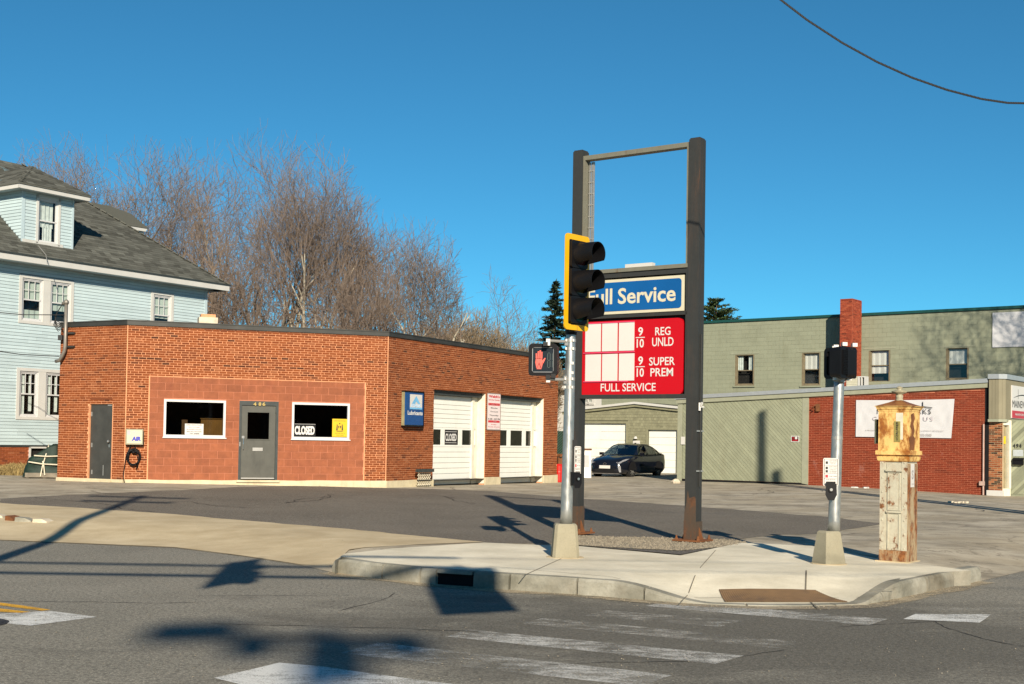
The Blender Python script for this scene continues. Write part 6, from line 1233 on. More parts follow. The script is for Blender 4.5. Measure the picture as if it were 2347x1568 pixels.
# white house with grey roof far behind
WH = Wall(zpt(1330, 84), 127); a0, a1 = WH.uv(1240, 900)[0], WH.uv(1378, 900)[0]; hz = WH.uv(1290, 889)[1]
wh = thing('white_house', WH.P((a0 + a1) / 2, .2), 'white house with grey roof far behind between station and sign', 'house')
b = MB(); b.wb(WH, a0, a1, 0, hz, -8, 0); part('wall', b, M['white'], wh)
b = MB(); rt_ = WH.uv(1290, 828)[1]; b.add([WH.P(a0 - .3, hz, .5), WH.P(a1 + .3, hz, .5), WH.P(a1 + .3, rt_, -4), WH.P(a0 - .3, rt_, -4), WH.P(a0 - .3, hz, -8.5), WH.P(a1 + .3, hz, -8.5)], [(0, 1, 2, 3), (3, 2, 5, 4), (0, 3, 4), (1, 5, 2)]); part('roof', b, M['shingle'], wh)
b = MB(); b.wb(WH, a0 - .3, a1 + .3, hz - .15, hz + .12, .3, .55); part('eave_board', b, M['white'], wh)
for x0, x1 in ((1339, 1346.5), (1350.5, 1358)): r = WH.rect(x0, 908, x1, 922); sash(WH, (r[0] - .1, r[1] + .1, r[2] - .1, r[3] + .1), wh, M['white'], M['white'], M['glass'], .5, o=.06)
# odds and ends beside the station
fz = gnd(1284, 1092); FW_ = Wall(zpt(1284, 52), 100); fL, fR_ = FW_.uv(1262, 1000)[0], FW_.uv(1302, 1000)[0]; f1, f0 = FW_.uv(1284, 988)[1], .1
fc_ = thing('slatted_fence', FW_.P(0, .1), 'dark green diagonal slat fence beyond the right end of the station', 'fence'); b = MB(); b.wb(FW_, fL, fR_, f0, f1, -.03, 0); part('mesh_panel', b, M['dark'], fc_); k = fL - 2.4
while k < fR_:
    q = clip_rect([(k, f0), (k + .05, f0), (k + .05 + (f1 - f0), f1), (k + (f1 - f0), f1)], fL, fR_, f0 + .9, lambda s: f1)
    if len(q) > 2: m = MB(); m.prism([FW_.P(s, z, 0) for s, z in q], FW_.n * .02); part('slat', m, M['fencegreen'], fc_)
    k += .11
p = gnd(1281, 1106); p = at(1281, 1106, 46.9); p.z = .15; b = MB(); b.lathe(p, [(.17, 0), (.175, .04), (.16, .06), (.16, .33), (.175, .36), (.16, .40), (.16, .60), (.11, .66), (.02, .68)], 14); bc_ = solo('red_barrel', b, M['bright_red'], 'bright red plastic barrel at the right foot of the station', 'barrel', smooth_=False)
b = MB(); p2_ = p + Vector((.12, .9, 0)); b.bx(p2_ + Vector((0, 0, .45)), (.5, .5, .9), .4); 
for k in range(6): b.bx(p2_ + Vector((U(-.2, .2), U(-.3, 0), .92 + U(0, .1))), (.35, .06, .06), U(0, 3))
solo('scrap_pile', b, M['rust'], 'rusty brown scrap crate behind the red barrel', 'crate')
ab_ = gnd(1342, 1103); ab_ = at(1342, 1100, 53); ab_.z = .15; sb = thing('sandwich_board', ab_, 'leaning white sandwich board left of the black car', 'sandwich board')
for sgn in (-1, 1): b = MB(); q = [ab_ + Vector((x, y, z)) for x, y, z in ((-.22, .22 * sgn, 0), (.22, .22 * sgn, 0), (.18, .03 * sgn, 1.1), (-.18, .03 * sgn, 1.1))]; b.prism(q, (0, .02, 0)); part('board', b, M['whiteface'], sb)
b = MB(); b.add([ab_ + Vector((x, -.20 + .17 * z / 1.1 - .012, z)) for x, z in ((-.14, .25), (.14, .25), (.13, .95), (-.13, .95))], [(0, 1, 2, 3)]); part('printed_sheet', b, M['text_g'], sb)
def litter(x, y, r, label, nm='litter', m='concdebris'):
    p = gnd(x, y); b = MB()
    for k in range(7): b.bx(p + Vector((U(-r, r), U(-r * .6, r * .6), .02)), (U(.1, .4) * r, U(.2, .5) * r, .03 + U(0, .03)), U(0, 3))
    solo(nm, b, M[m], label, 'debris')
litter(1972, 1119, .3, 'crumpled pale sheet lying at the foot of the red brick wall', 'crumpled_sheet', 'white'); litter(2193, 1153, .28, 'flat pale board lying on the lot right of the call box', 'flat_board')
# ------------------------------------------------------------------ black hatchback
def make_car(loc, head, label):
    t = thing('parked_car', (0, 0, 0), label, 'car'); L0 = 4.57; hw0 = .88
    # stations: x from nose (0) to tail (4.57): hood/deck line, belt, sill
    X = [0, .06, .25, .6, 1.0, 1.35, 1.9, 2.6, 3.3, 3.8, 4.2, 4.45, 4.57]
    top = [.52, .66, .76, .86, .93, .99, 1.00, .99, 1.0, 1.03, 1.07, 1.05, .85]
    hw_ = [.50, .66, .79, .855, .875, .88, .88, .88, .88, .875, .85, .79, .68]
    low = [.24, .20, .18, .17, .17, .17, .18, .18, .17, .17, .2, .26, .36]
    wx = (.90, 3.60); wr_ = .335
    rings = []
    for x, tp, w_, lo in zip(X, top, hw_, low):
        m = lo + (tp - lo) * .5
        rings.append([(x, -w_ * .90, lo), (x, -w_ * 1.0, lo + .12), (x, -w_ * 1.01, m), (x, -w_ * .97, tp - .09), (x, -w_ * .86, tp - .01), (x, -w_ * .4, tp + .02), (x, w_ * .4, tp + .02), (x, w_ * .86, tp - .01), (x, w_ * .97, tp - .09), (x, w_ * 1.01, m), (x, w_ * 1.0, lo + .12), (x, w_ * .9, lo)])
    b = MB(); n = 12; b.add([p for r in rings for p in r], [(i * n + j_, i * n + (j_ + 1) % n, (i + 1) * n + (j_ + 1) % n, (i + 1) * n + j_) for i in range(len(X) - 1) for j_ in range(n)] + [tuple(range(n))[::-1], tuple((len(X) - 1) * n + k for k in range(n))])
    part('body', b, M['carpaint'], t, True)
    # greenhouse
    G = [(1.25, .98, .74, .0), (2.05, 1.40, .60, 1), (2.45, 1.465, .585, 1), (3.0, 1.45, .58, 1), (3.6, 1.33, .57, 1), (4.1, 1.15, .60, 1), (4.38, 1.05, .62, 0)]
    def rf(x):
        for (a, b_, c, _), (d, e, f, _) in zip(G, G[1:]):
            if x <= d: u_ = (x - a) / (d - a); return b_ + (e - b_) * u_, c + (f - c) * u_
        return G[-1][1], G[-1][2]
    b = MB(); vs = []
    for x, z, w_, _ in G: vs += [(x, -w_, z), (x, 0, z + .02), (x, w_, z)]
    b.add(vs, [(i * 3 + j_, i * 3 + j_ + 1, (i + 1) * 3 + j_ + 1, (i + 1) * 3 + j_) for i in range(1, len(G) - 3) for j_ in range(2)]); b.add([(3.6, -.57, 1.33), (3.6, 0, 1.35), (3.6, .57, 1.33), (4.38, .62, 1.05), (4.38, 0, 1.07), (4.38, -.62, 1.05)], [(0, 1, 4, 5), (1, 2, 3, 4)]); part('roof', b, M['carpaint'], t, True)
    b = MB(); b.add([(1.25, -.76, .985), (1.25, .76, .985), (2.02, .60, 1.40), (2.02, -.60, 1.40), (1.15, 0, .995), (2.0, 0, 1.42)], [(0, 4, 5, 3), (4, 1, 2, 5)]); part('windscreen', b, M['carglass'], t)
    for s in (-1, 1):
        for xs in ((1.5, 2.55), (2.62, 3.4), (3.44, 3.95)):
            b = MB(); a, c = xs; pts = [(a, .845 * s, 1.0), (c, .845 * s, 1.01), (c, (rf(c)[1] + .02) * s, rf(c)[0] - .05), (a + (.32 if a < 2 else .0), (rf(a + (.32 if a < 2 else 0))[1] + .02) * s, rf(a + (.32 if a < 2 else 0))[0] - .05)]; b.add(pts, [(0, 1, 2, 3)]); part('side_window', b, M['carglass'], t)
        b = MB()
        for a, c in ((2.55, 2.62), (3.40, 3.44), (3.95, 4.3)): b.add([(a, .85 * s, .98), (c, .85 * s, .98), (c, rf(c)[1] * s, rf(c)[0]), (a, rf(a)[1] * s, rf(a)[0])], [(0, 1, 2, 3)])
        b.add([(1.2, .78 * s, .97), (1.5, .85 * s, 1.0), (1.85, .63 * s, 1.33), (2.05, .60 * s, 1.40)], [(0, 1, 2, 3)])
        for a, c in zip(range(185, 430, 20), range(205, 450, 20)): a /= 100; c = min(4.35, c / 100); b.add([(a, (rf(a)[1] + .03) * s, rf(a)[0] - .06), (c, (rf(c)[1] + .03) * s, rf(c)[0] - .06), (c, rf(c)[1] * s, rf(c)[0]), (a, rf(a)[1] * s, rf(a)[0])], [(0, 1, 2, 3)])
        part('pillar_frame', b, M['carpaint'], t)
        b = MB(); b.bx((1.62, s * .98, 1.02), (.14, .16, .12), 0); part('wing_mirror', b, M['carpaint'], t)
        b = MB(); b.add([(.08, s * .64, .64), (.20, s * .77, .70), (.60, s * .83, .84), (.55, s * .78, .80), (.10, s * .60, .58)], [(0, 1, 2, 3, 4)]); b.add([(.06, s * .50, .66), (.02, s * .66, .60), (.34, s * .83, .74), (.62, s * .868, .83), (.40, s * .80, .81)], [(0, 1, 2, 3, 4)]); part('headlight', b, M['lamp'], t)
        b = MB(); b.add([(.02, s * .60, .50), (.06, s * .72, .52), (.10, s * .73, .25), (.05, s * .66, .25)], [(0, 1, 2, 3)]); part('fog_lamp', b, M['lamp'], t)
        for x in wx:
            b = MB(); c = Vector((x, s * .70, wr_)); b.tube([c, c + Vector((0, s * .165, 0))], wr_, 22); wl_ = part('wheel', b, M['tyre'], t)
            b = MB(); c2 = c + Vector((0, s * .166, 0)); b.tube([c2, c2 + Vector((0, s * .006, 0))], .225, 20); part('wheel_well', b, M['black'], wl_)
            b = MB()
            for k in range(10): a = k * math.pi / 5; d = Vector((math.cos(a), 0, math.sin(a))); e = Vector((-math.sin(a), 0, math.cos(a))); o = Vector((0, s * .175, 0)); b.add([c + o + d * .04 - e * .02, c + o + d * .04 + e * .02, c + o + d * .22 + e * .03, c + o + d * .22 - e * .012], [(0, 1, 2, 3)])
            b.lathe(c + Vector((0, s * .174, 0)), [(.0, 0)], 4) if False else None
            part('rim', b, M['alu'], wl_)
            b = MB(); n2 = 14; arc = [(x + (wr_ + .05) * math.cos(math.pi * i / n2), s * .889, wr_ + (wr_ + .05) * math.sin(math.pi * i / n2)) for i in range(n2 + 1)]; b.add(arc, [tuple(range(n2 + 1))]); part('wheel_arch', b, M['blackm'], t)
    b = MB(); b.add([(-.012, -.26, .40), (-.012, .26, .40), (-.006, .26, .53), (-.006, -.26, .53)], [(0, 1, 2, 3)]); pt = part('number_plate', b, M['whiteface'], t)
    b = MB(); b.add([(-.004, -.48, .24), (-.004, .48, .24), (-.002, .42, .38), (-.002, -.42, .38)], [(0, 1, 2, 3)]); part('grille', b, M['blackm'], t)
    b = MB(); q = [(-.006 + .0, .085 * math.cos(i * math.pi / 8), .60 + .045 * math.sin(i * math.pi / 8)) for i in range(16)]; q2 = [(-.006, y * .75, .60 + (z - .60) * .7) for _, y, z in q]; b.add(q + q2, [(i, (i + 1) % 16, 16 + (i + 1) % 16, 16 + i) for i in range(16)]); part('emblem', b, M['chrome'], t)
    b = MB(); b.add([(.0, -.66, .17), (.0, .66, .17), (.02, .70, .20), (.02, -.70, .20)], [(0, 1, 2, 3)]); part('bumper_lip', b, plain('grey_lip', (.12, .11, .1), .5), t)
    b = MB(); b.add([(1.5, -.5, .6), (1.5, .5, .6), (4.2, .5, .6), (4.2, -.5, .6)], [(0, 1, 2, 3)]); 
    for x in (2.3, 3.2): 
        for y in (-.38, .38): b.bx((x + .2, y, .95), (.16, .42, .62))
    part('seat', b, M['black'], t)
    b = MB(); b.bx((3.0, 0, 1.49), (.1, .04, .05)); part('antenna_fin', b, M['carpaint'], t)
    t.rotation_euler = (0, 0, head); t.location = loc; return t
cf = at(1396, 1090, 54.6); hd_ = math.radians(180 + 90 + 17); fx, fy = math.cos(hd_ + math.pi), math.sin(hd_ + math.pi)
# nose points to the street, turned a little to the left
ha = math.radians(90 - 31); d_ = Vector((math.cos(ha), math.sin(ha), 0)); car = make_car((cf.x - .22, cf.y - .4, .13), ha, 'black hatchback parked nose out in front of the shingled garage')
# ------------------------------------------------------------------ pale blue house
HW = Wall(zpt(100, 41), 34); h0 = HW.uv(-70, 800)[0]; h1 = HW.uv(473, 700)[0]; ez = (HW.uv(5, 598, .5)[1] + HW.uv(505, 661, .5)[1]) / 2; bz = HW.uv(60, 1020)[1]
hs = thing('blue_house', HW.P(h1, .4), 'pale blue clapboard house with grey shingled hip roof and front dormer', 'house')
op = [HW.rect(44, 628, 166, 752), HW.rect(346, 667, 396, 745), HW.rect(38, 842, 150, 964)]
op[1] = (op[1][0], op[1][1], op[1][2] - .5, op[1][3])
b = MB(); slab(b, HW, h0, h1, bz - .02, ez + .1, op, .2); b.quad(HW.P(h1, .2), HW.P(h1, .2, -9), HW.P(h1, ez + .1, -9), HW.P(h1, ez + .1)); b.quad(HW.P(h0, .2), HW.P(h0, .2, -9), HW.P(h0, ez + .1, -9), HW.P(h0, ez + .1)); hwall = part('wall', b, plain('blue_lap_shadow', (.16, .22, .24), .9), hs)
def lap(w_, s0, s1, z0, z1, opens, H=.105, ztf=None, zbf=None):
    out = []; n = int((z1 - z0) / H)
    for r in range(n + 1):
        a = z0 + r * H; m = a + H / 2; iv = [(s0, s1)]
        for o in opens:
            if o[2] < m < o[3]: iv = [q for x, y in iv for q in ((x, min(y, o[0])), (max(x, o[1]), y)) if q[1] - q[0] > .03]
        for x, y in iv:
            if zbf:
                x = max(x, zbf(a))
                if y - x < .04: continue
            cut = [x]
            while y - cut[-1] > 3.4: cut.append(cut[-1] + U(1.6, 3.2))
            cut.append(y)
            for c, d in zip(cut, cut[1:]): out.append((w_.P(c + .002, a, .006 + U(0, .002)), w_.d * (d - c - .004), w_.n * .012, Vector((0, 0, H - .011)) - w_.n * .012, min(.99, max(0, random.gauss(.5, .04)))))
    return out
pieces('clapboard', 'clapboards', lap(HW, h0, h1 - .1, bz, ez, op), M['clap'], hwall, 300)
b = MB(); b.wb(HW, h1 - .1, h1 + .02, bz, ez, 0, .03); part('corner_board', b, M['cornerblue'], hs)
b = MB(); b.wb(HW, h0, h1 + .02, bz - .06, bz, -.02, .03); part('skirt_board', b, M['doorframe'], hs)
for r_, halves in ((op[0], 2), (op[1], 1), (op[2], 2)):
    s0, s1, z0, z1 = r_; cw = .11; b = MB()
    for q in ((s0, s1, z1 - .10, z1), (s0, s1, z0, z0 + .09), (s0, s0 + cw, z0 + .09, z1 - .1), (s1 - cw, s1, z0 + .09, z1 - .1)): b.wb(HW, *q, -.1, .035)
    if halves == 2: m = (s0 + s1) / 2; b.wb(HW, m - .14, m + .14, z0 + .09, z1 - .1, -.1, .03)
    cs_ = part('window_casing', b, M['white'], hs)
    ins = [(s0 + cw, (s0 + s1) / 2 - .14, z0 + .09, z1 - .1), ((s0 + s1) / 2 + .14, s1 - cw, z0 + .09, z1 - .1)] if halves == 2 else [(s0 + cw, s1 - cw, z0 + .09, z1 - .1)]
    for k, q in enumerate(ins):
        up = r_ is not op[2]
        sash(HW, q, hs, M['whitepvc'], M['whitepvc'], M['glass'], .5, [(0, 1, .5, 1, M['blind']), (0, 1, .0 if k == 0 else .3, .25 if k == 0 else .5, M['blind'])] if r_ is op[0] else [(0, 1, .42, 1, M['blind'])] if r_ is op[1] else [(.0, .35, 0, 1, M['curtain']), (.62, .8, .1, 1, M['curtain'])], o=-.03, t=.045, munt=(3, 2), sill=False)
b = MB(); r_ = HW.rect(66, 1024, 104, 1060)
slab(b, HW, h0, h1, .1, bz - .05, [r_], .2); fd = part('foundation', b, M['mortar_r'], hs); pieces('brick', 'bricks', courses(HW, h0, h1 - 3, .35, bz - .05, [r_], header=0), M['brick'], fd, 300)
b = MB(); 
for q in ((r_[0], r_[0] + .06, r_[2], r_[3]), (r_[0] - .05, r_[1], r_[2] - .12, r_[2]), (r_[0], r_[1], r_[3] - .05, r_[3])): b.wb(HW, *q, -.1, .04)
bwn = part('basement_window', b, M['white'], hs); b = MB(); b.quad(HW.P(r_[0], r_[2], -.08), HW.P(r_[1], r_[2], -.08), HW.P(r_[1], r_[3], -.08), HW.P(r_[0], r_[3], -.08)); part('pane', b, M['dark'], bwn)
# hip roof
oe = .55; se = HW.uv(526, 655, oe)[0]; zf = ez + .22
b = MB(); b.wb(HW, h0 - .5, se, ez, ez + .20, oe - .04, oe); b.box(HW.P(se - .04, ez, oe - .04), HW.d * .04, -HW.n * 9, Vector((0, 0, .2))); part('fascia', b, M['white'], hs)
b = MB(); b.wb(HW, h0 - .5, se + .03, ez + .20, ez + .245, -.2, oe + .04); part('drip_edge', b, M['doorframe'], hs)
b = MB(); b.quad(HW.P(h0 - .5, ez + .01, oe - .03), HW.P(se - .04, ez + .01, oe - .03), HW.P(se - .04, ez + .01, -.02), HW.P(h0 - .5, ez + .01, -.02)); b.quad(HW.P(se - .04, ez + .01, oe - .03), HW.P(h1, ez + .01, oe - .03), HW.P(h1, ez + .01, -9), HW.P(se - .04, ez + .01, -9)); part('soffit', b, M['cornerblue'], hs)
best = None
def prj(P_): v = P_ - CAM; z = v.dot(FW); return 1173.5 + F * v.dot(RT) / z, PY - F * v.dot(UP) / z
for ip in range(20, 90):
    p_ = ip / 100; e_ = 0
    for tx, ty in ((190, 459), (345, 547)):
        dmin = 1e9
        for it_ in range(5, 90):
            t = it_ / 10; x, y = prj(HW.P(se - t, zf + t * p_, oe - t)); dmin = min(dmin, math.hypot(x - tx, y - ty))
        e_ += dmin
    if best is None or e_ < best[0]: best = (e_, p_)
pt_ = best[1]; print('hip pitch', best)
D_ = 5.2; rz_ = zf + D_ * pt_
lf = HW.P(h0 - .5, zf, oe); rc_ = HW.P(se, zf, oe); ap_r = HW.P(se - D_, rz_, oe - D_); ap_l = HW.P(h0 - .5 + 0, rz_, oe - D_); rb = HW.P(se, zf, oe - 2 * D_); lb_ = HW.P(h0 - .5, zf, oe - 2 * D_)
b = MB(); b.add([lf, rc_, ap_r, ap_l, rb, lb_], [(0, 1, 2, 3), (1, 4, 2), (4, 5, 3, 2), (0, 3, 5)]); roof = part('roof', b, M['shingle'], hs)
# shingle tabs, course by course
def tabs(s_lo, s_hi, fn, rows, step, slope_v, side_v, nrm, out, tw=.31):
    for r in range(rows):
        v = r * step; a, c = s_lo(v), s_hi(v); x = a - (r % 2) * .15 - U(0, .1)
        while x < c:
            w_ = tw * U(.6, 1.25); x0, x1 = max(x, a), min(x + w_, c); x += w_
            if x1 - x0 < .05: continue
            P0 = fn(x0, v); out.append((P0, side_v * (x1 - x0 - .006), nrm * (.010 + U(0, .006)), slope_v * (step * 1.02) - nrm * .008, min(.99, max(0, random.gauss(.36, .2)))))
sv = (-HW.n + Vector((0, 0, pt_))); svl = sv.length; svn = sv.normalized(); nr = HW.d.cross(svn).normalized(); nr = nr if nr.z > 0 else -nr
it = []; step = .145; rows = int(D_ * svl / step)
tabs(lambda v: h0 - .5, lambda v: se - v / svl, lambda s, v: HW.P(s, zf, oe) + svn * v + nr * .004, rows, step, svn, HW.d, nr, it)
sv2 = (-HW.d + Vector((0, 0, pt_))).normalized(); nr2 = (-HW.n).cross(sv2); nr2 = nr2 if nr2.z > 0 else -nr2
pieces('roof_shingle', 'roof_shingles', it, M['shingle'], roof, 300)
b = MB()
for k in range(32): t = k * .165; P0 = HW.P(se - t, zf + t * pt_, oe - t); dv = (-HW.d - HW.n + Vector((0, 0, pt_))).normalized(); sd_ = (HW.d - HW.n).normalized(); b.box(P0 - sd_ * .13 + Vector((0, 0, .0)), sd_ * .26, dv * .19, Vector((0, 0, .035)), U(.2, .7))
part('ridge_caps', b, M['shingle'], roof, stuff=True)
# front dormer standing on the roof slope
def roofpt(x, y):
    r = ray(x, y); P0 = HW.P(se, zf, oe); t = (P0 - CAM).dot(nr) / r.dot(nr); return CAM + r * t
q = roofpt(166, 571); do = (q - HW.p).dot(HW.n); DW = HW.off(do); d0, dzb = DW.uv(48.5, 554); d1_ = DW.uv(166.5, 520)[0]; dzt = (DW.uv(48.5, 436)[1] + DW.uv(166.5, 457)[1]) / 2; dzb = q.z - .02
wr_ = DW.rect(83.5, 447, 136, 563); wr_ = (wr_[0], wr_[1], DW.uv(110, 562)[1], DW.uv(110, 451)[1])
dep = 4.2
b = MB(); slab(b, DW, d0, d1_, dzb, dzt, [wr_], .15); 
LS = Wall(DW.P(d0, 0), 34 - 90 + 0); LS = Wall(DW.P(d0, 0, -dep), 34 + 90)     # left cheek, runs towards the street
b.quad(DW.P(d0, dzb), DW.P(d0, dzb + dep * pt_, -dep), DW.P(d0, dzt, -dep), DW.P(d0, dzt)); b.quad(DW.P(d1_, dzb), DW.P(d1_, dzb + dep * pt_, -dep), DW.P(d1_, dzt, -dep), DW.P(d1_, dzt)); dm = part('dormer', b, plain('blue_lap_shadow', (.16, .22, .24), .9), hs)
LC = Wall(DW.P(d0, 0, -dep), 34 + 90)
it = lap(DW, d0 + .09, d1_ - .05, dzb, dzt - .02, [wr_])
it += lap(LC, 0, dep - .0, dzb, dzt - .02, [], zbf=lambda z: dep - (z - dzb) / pt_)
pieces('clapboard', 'clapboards', it, M['clap'], dm, 300)
b = MB(); b.wb(DW, d0 - .02, d0 + .09, dzb, dzt, 0, .03); b.wb(DW, d1_ - .05, d1_ + .02, dzb, dzt, 0, .03); part('corner_board', b, M['cornerblue'], dm)
b = MB(); b.wb(DW, d0 + .02, wr_[1] + .12, dzb - .02, dzb + .10, .0, .035); part('sill_board', b, M['white'], dm)
s0, s1, z0, z1 = wr_; b = MB(); cw = .085
for q_ in ((s0, s1, z1 - .1, z1), (s0, s1, z0, z0 + .06), (s0, s0 + cw, z0, z1), (s1 - cw, s1, z0, z1)): b.wb(DW, *q_, -.05, .036)
part('window_casing', b, M['white'], hs)
sash(DW, (s0 + cw, s1 - cw, z0 + .06, z1 - .1), hs, M['whitepvc'], M['whitepvc'], M['glass'], .5, [(.12, .85, .35, 1, M['curtain']), (.3, .8, .0, .4, M['curtain'])], o=-.03, t=.03, sill=False)
# dormer hip roof
ov = .38; E0, E1, EO = d0 - ov, d1_ + ov, ov; ezd = dzt - .02; apz_ = DW.uv(77, 387, -1.2)[1]; ms_ = (E0 + E1) / 2; hx = (E1 - E0) / 2
b = MB(); b.wb(DW, E0, E1, ezd, ezd + .15, EO - .05, EO); b.box(DW.P(E0, ezd, EO), DW.d * .05, -DW.n * (dep + ov), Vector((0, 0, .15))); b.box(DW.P(E1 - .05, ezd, EO), DW.d * .05, -DW.n * (dep + ov), Vector((0, 0, .15))); part('dormer_fascia', b, M['white'], hs)
b = MB(); b.quad(DW.P(E0, ezd + .02, EO), DW.P(E1, ezd + .02, EO), DW.P(E1, ezd + .02, -dep), DW.P(E0, ezd + .02, -dep)); part('dormer_soffit', b, M['cornerblue'], hs)
zr = ezd + .17; G0 = [DW.P(E0 - .03, zr, EO + .03), DW.P(E1 + .03, zr, EO + .03), DW.P(ms_, apz_, EO - hx), DW.P(ms_, apz_, -dep - 1), DW.P(E1 + .03, zr, -dep - 1), DW.P(E0 - .03, zr, -dep - 1)]
b = MB(); b.add(G0 + [g_ - Vector((0, 0, .04)) for g_ in G0], [(0, 1, 2), (1, 4, 3, 2), (0, 2, 3, 5), (0, 1, 7, 6), (0, 5, 11, 6), (1, 4, 10, 7)]); drf = part('dormer_roof', b, M['shingle'], hs)
it = []; fs_ = (DW.P(ms_, apz_, EO - hx) - DW.P(ms_, zr, EO)); fl_ = fs_.length; fn_ = fs_.normalized(); nn_ = DW.d.cross(fn_); nn_ = nn_ if nn_.z > 0 else -nn_
tabs(lambda v: E0 + hx * v / fl_, lambda v: E1 - hx * v / fl_, lambda s, v: DW.P(s, zr, EO + .03) + fn_ * v + nn_ * .004, int(fl_ / step), step, fn_, DW.d, nn_, it)
ls_ = (DW.P(ms_, apz_, -2) - DW.P(E0, zr, -2)); ll_ = ls_.length; ln_ = ls_.normalized(); nl = (-DW.n).cross(ln_); nl = nl if nl.z > 0 else -nl
tabs(lambda v: hx * v / ll_ - .03, lambda v: dep + ov + 1, lambda s, v: DW.P(E0, zr, EO - s) + ln_ * v + nl * .004, int(ll_ / step), step, ln_, -DW.n, nl, it)
pieces('roof_shingle', 'roof_shingles', it, M['shingle'], drf, 200)
# side dormer peeping over the hip
SD = HW.off(oe - 3.6); pl4 = [SD.uv(x, y) for x, y in ((196, 462), (252, 472), (300, 490), (341, 524), (257, 511))]
b = MB(); b.prism([SD.P(s, z, 0) for s, z in pl4], -HW.n * 2.6); part('side_dormer_roof', b, M['shingle'], hs)
pl5 = [SD.uv(x, y, .05) for x, y in ((256, 512), (338, 525), (334, 531), (290, 524))]; b = MB(); b.prism([SD.P(s, z, .05) for s, z in pl5], -HW.n * 2.7); part('side_dormer_fascia', b, M['white'], hs)
pl6 = [SD.uv(x, y, -.05) for x, y in ((290, 524), (328, 530), (328, 545), (300, 540))]; b = MB(); b.prism([SD.P(s, z, -.05) for s, z in pl6], -HW.n * 2.4); part('side_dormer_wall', b, M['cornerblue'], hs)
b = MB(); p0, p1_ = roofpt(86, 566), roofpt(107, 607); b.tube([p0 + nr * .05, p0.lerp(p1_, .5) + nr * .05 + HW.d * .12, p1_ + nr * .05], .012, 5); part('loose_wire', b, M['alu'], hs)
# bank of dry grass
b = MB()
for i in range(5200):
    x, y = U(-60, 62), U(1069, 1090); p = gnd(x, y + U(-3, 3)); u_ = (1090 - y) / 21; q = CAM + ray(x, y) * ((38.5 + 1.6 * u_)); q.z = .33 + .25 * u_ + U(-.02, .03)
    a = U(0, 6.28); h_ = U(.05, .16); d = Vector((math.cos(a), math.sin(a), 0)) * U(.01, .03); b.add([q - d, q + d, q + Vector((U(-.08, .08), U(-.08, .08), h_))], [(0, 1, 2)], rnd())
g_ = part('dry_grass', b, M['hay'], None, stuff=True); g_['label'] = 'dry grass bank against the blue house foundation'; g_['category'] = 'grass'
# ------------------------------------------------------------------ bare trees
def tubes(P0, P1, R0, R1, n=3):
    P0, P1, R0, R1 = np.array(P0), np.array(P1), np.array(R0), np.array(R1); D = P1 - P0; D /= np.linalg.norm(D, axis=1)[:, None] + 1e-9
    ref = np.where(np.abs(D[:, 2:3]) > .8, np.array([[1., .1, 0]]), np.array([[0, .1, 1.]])); A = np.cross(D, ref); A /= np.linalg.norm(A, axis=1)[:, None]; B = np.cross(D, A); m = len(P0); V = np.zeros((m, 2 * n, 3))
    for j_ in range(n):
        q = 2 * math.pi * j_ / n; o = A * math.cos(q) + B * math.sin(q); V[:, j_] = P0 + o * R0[:, None]; V[:, n + j_] = P1 + o * R1[:, None]
    F_ = []; base = (np.arange(m) * 2 * n)[:, None]
    for j_ in range(n): F_.append(base + np.array([[j_, (j_ + 1) % n, n + (j_ + 1) % n, n + j_]]))
    return V.reshape(-1, 3), np.concatenate(F_)
def npmesh(name, V, F_, mat, off, sm=True, col=None):
    me = bpy.data.meshes.new(name); V = V - np.array(off); me.vertices.add(len(V)); me.vertices.foreach_set('co', V.ravel()); k = F_.shape[1]; me.loops.add(F_.size); me.loops.foreach_set('vertex_index', F_.ravel().astype(np.int32)); me.polygons.add(len(F_)); me.polygons.foreach_set('loop_start', np.arange(0, F_.size, k, dtype=np.int32)); me.polygons.foreach_set('loop_total', np.full(len(F_), k, dtype=np.int32))
    if col is not None: a = me.attributes.new('col', 'FLOAT', 'POINT'); a.data.foreach_set('value', col)
    me.update(); me.materials.append(mat)
    if sm: me.polygons.foreach_set('use_smooth', [True] * len(me.polygons))
    return me
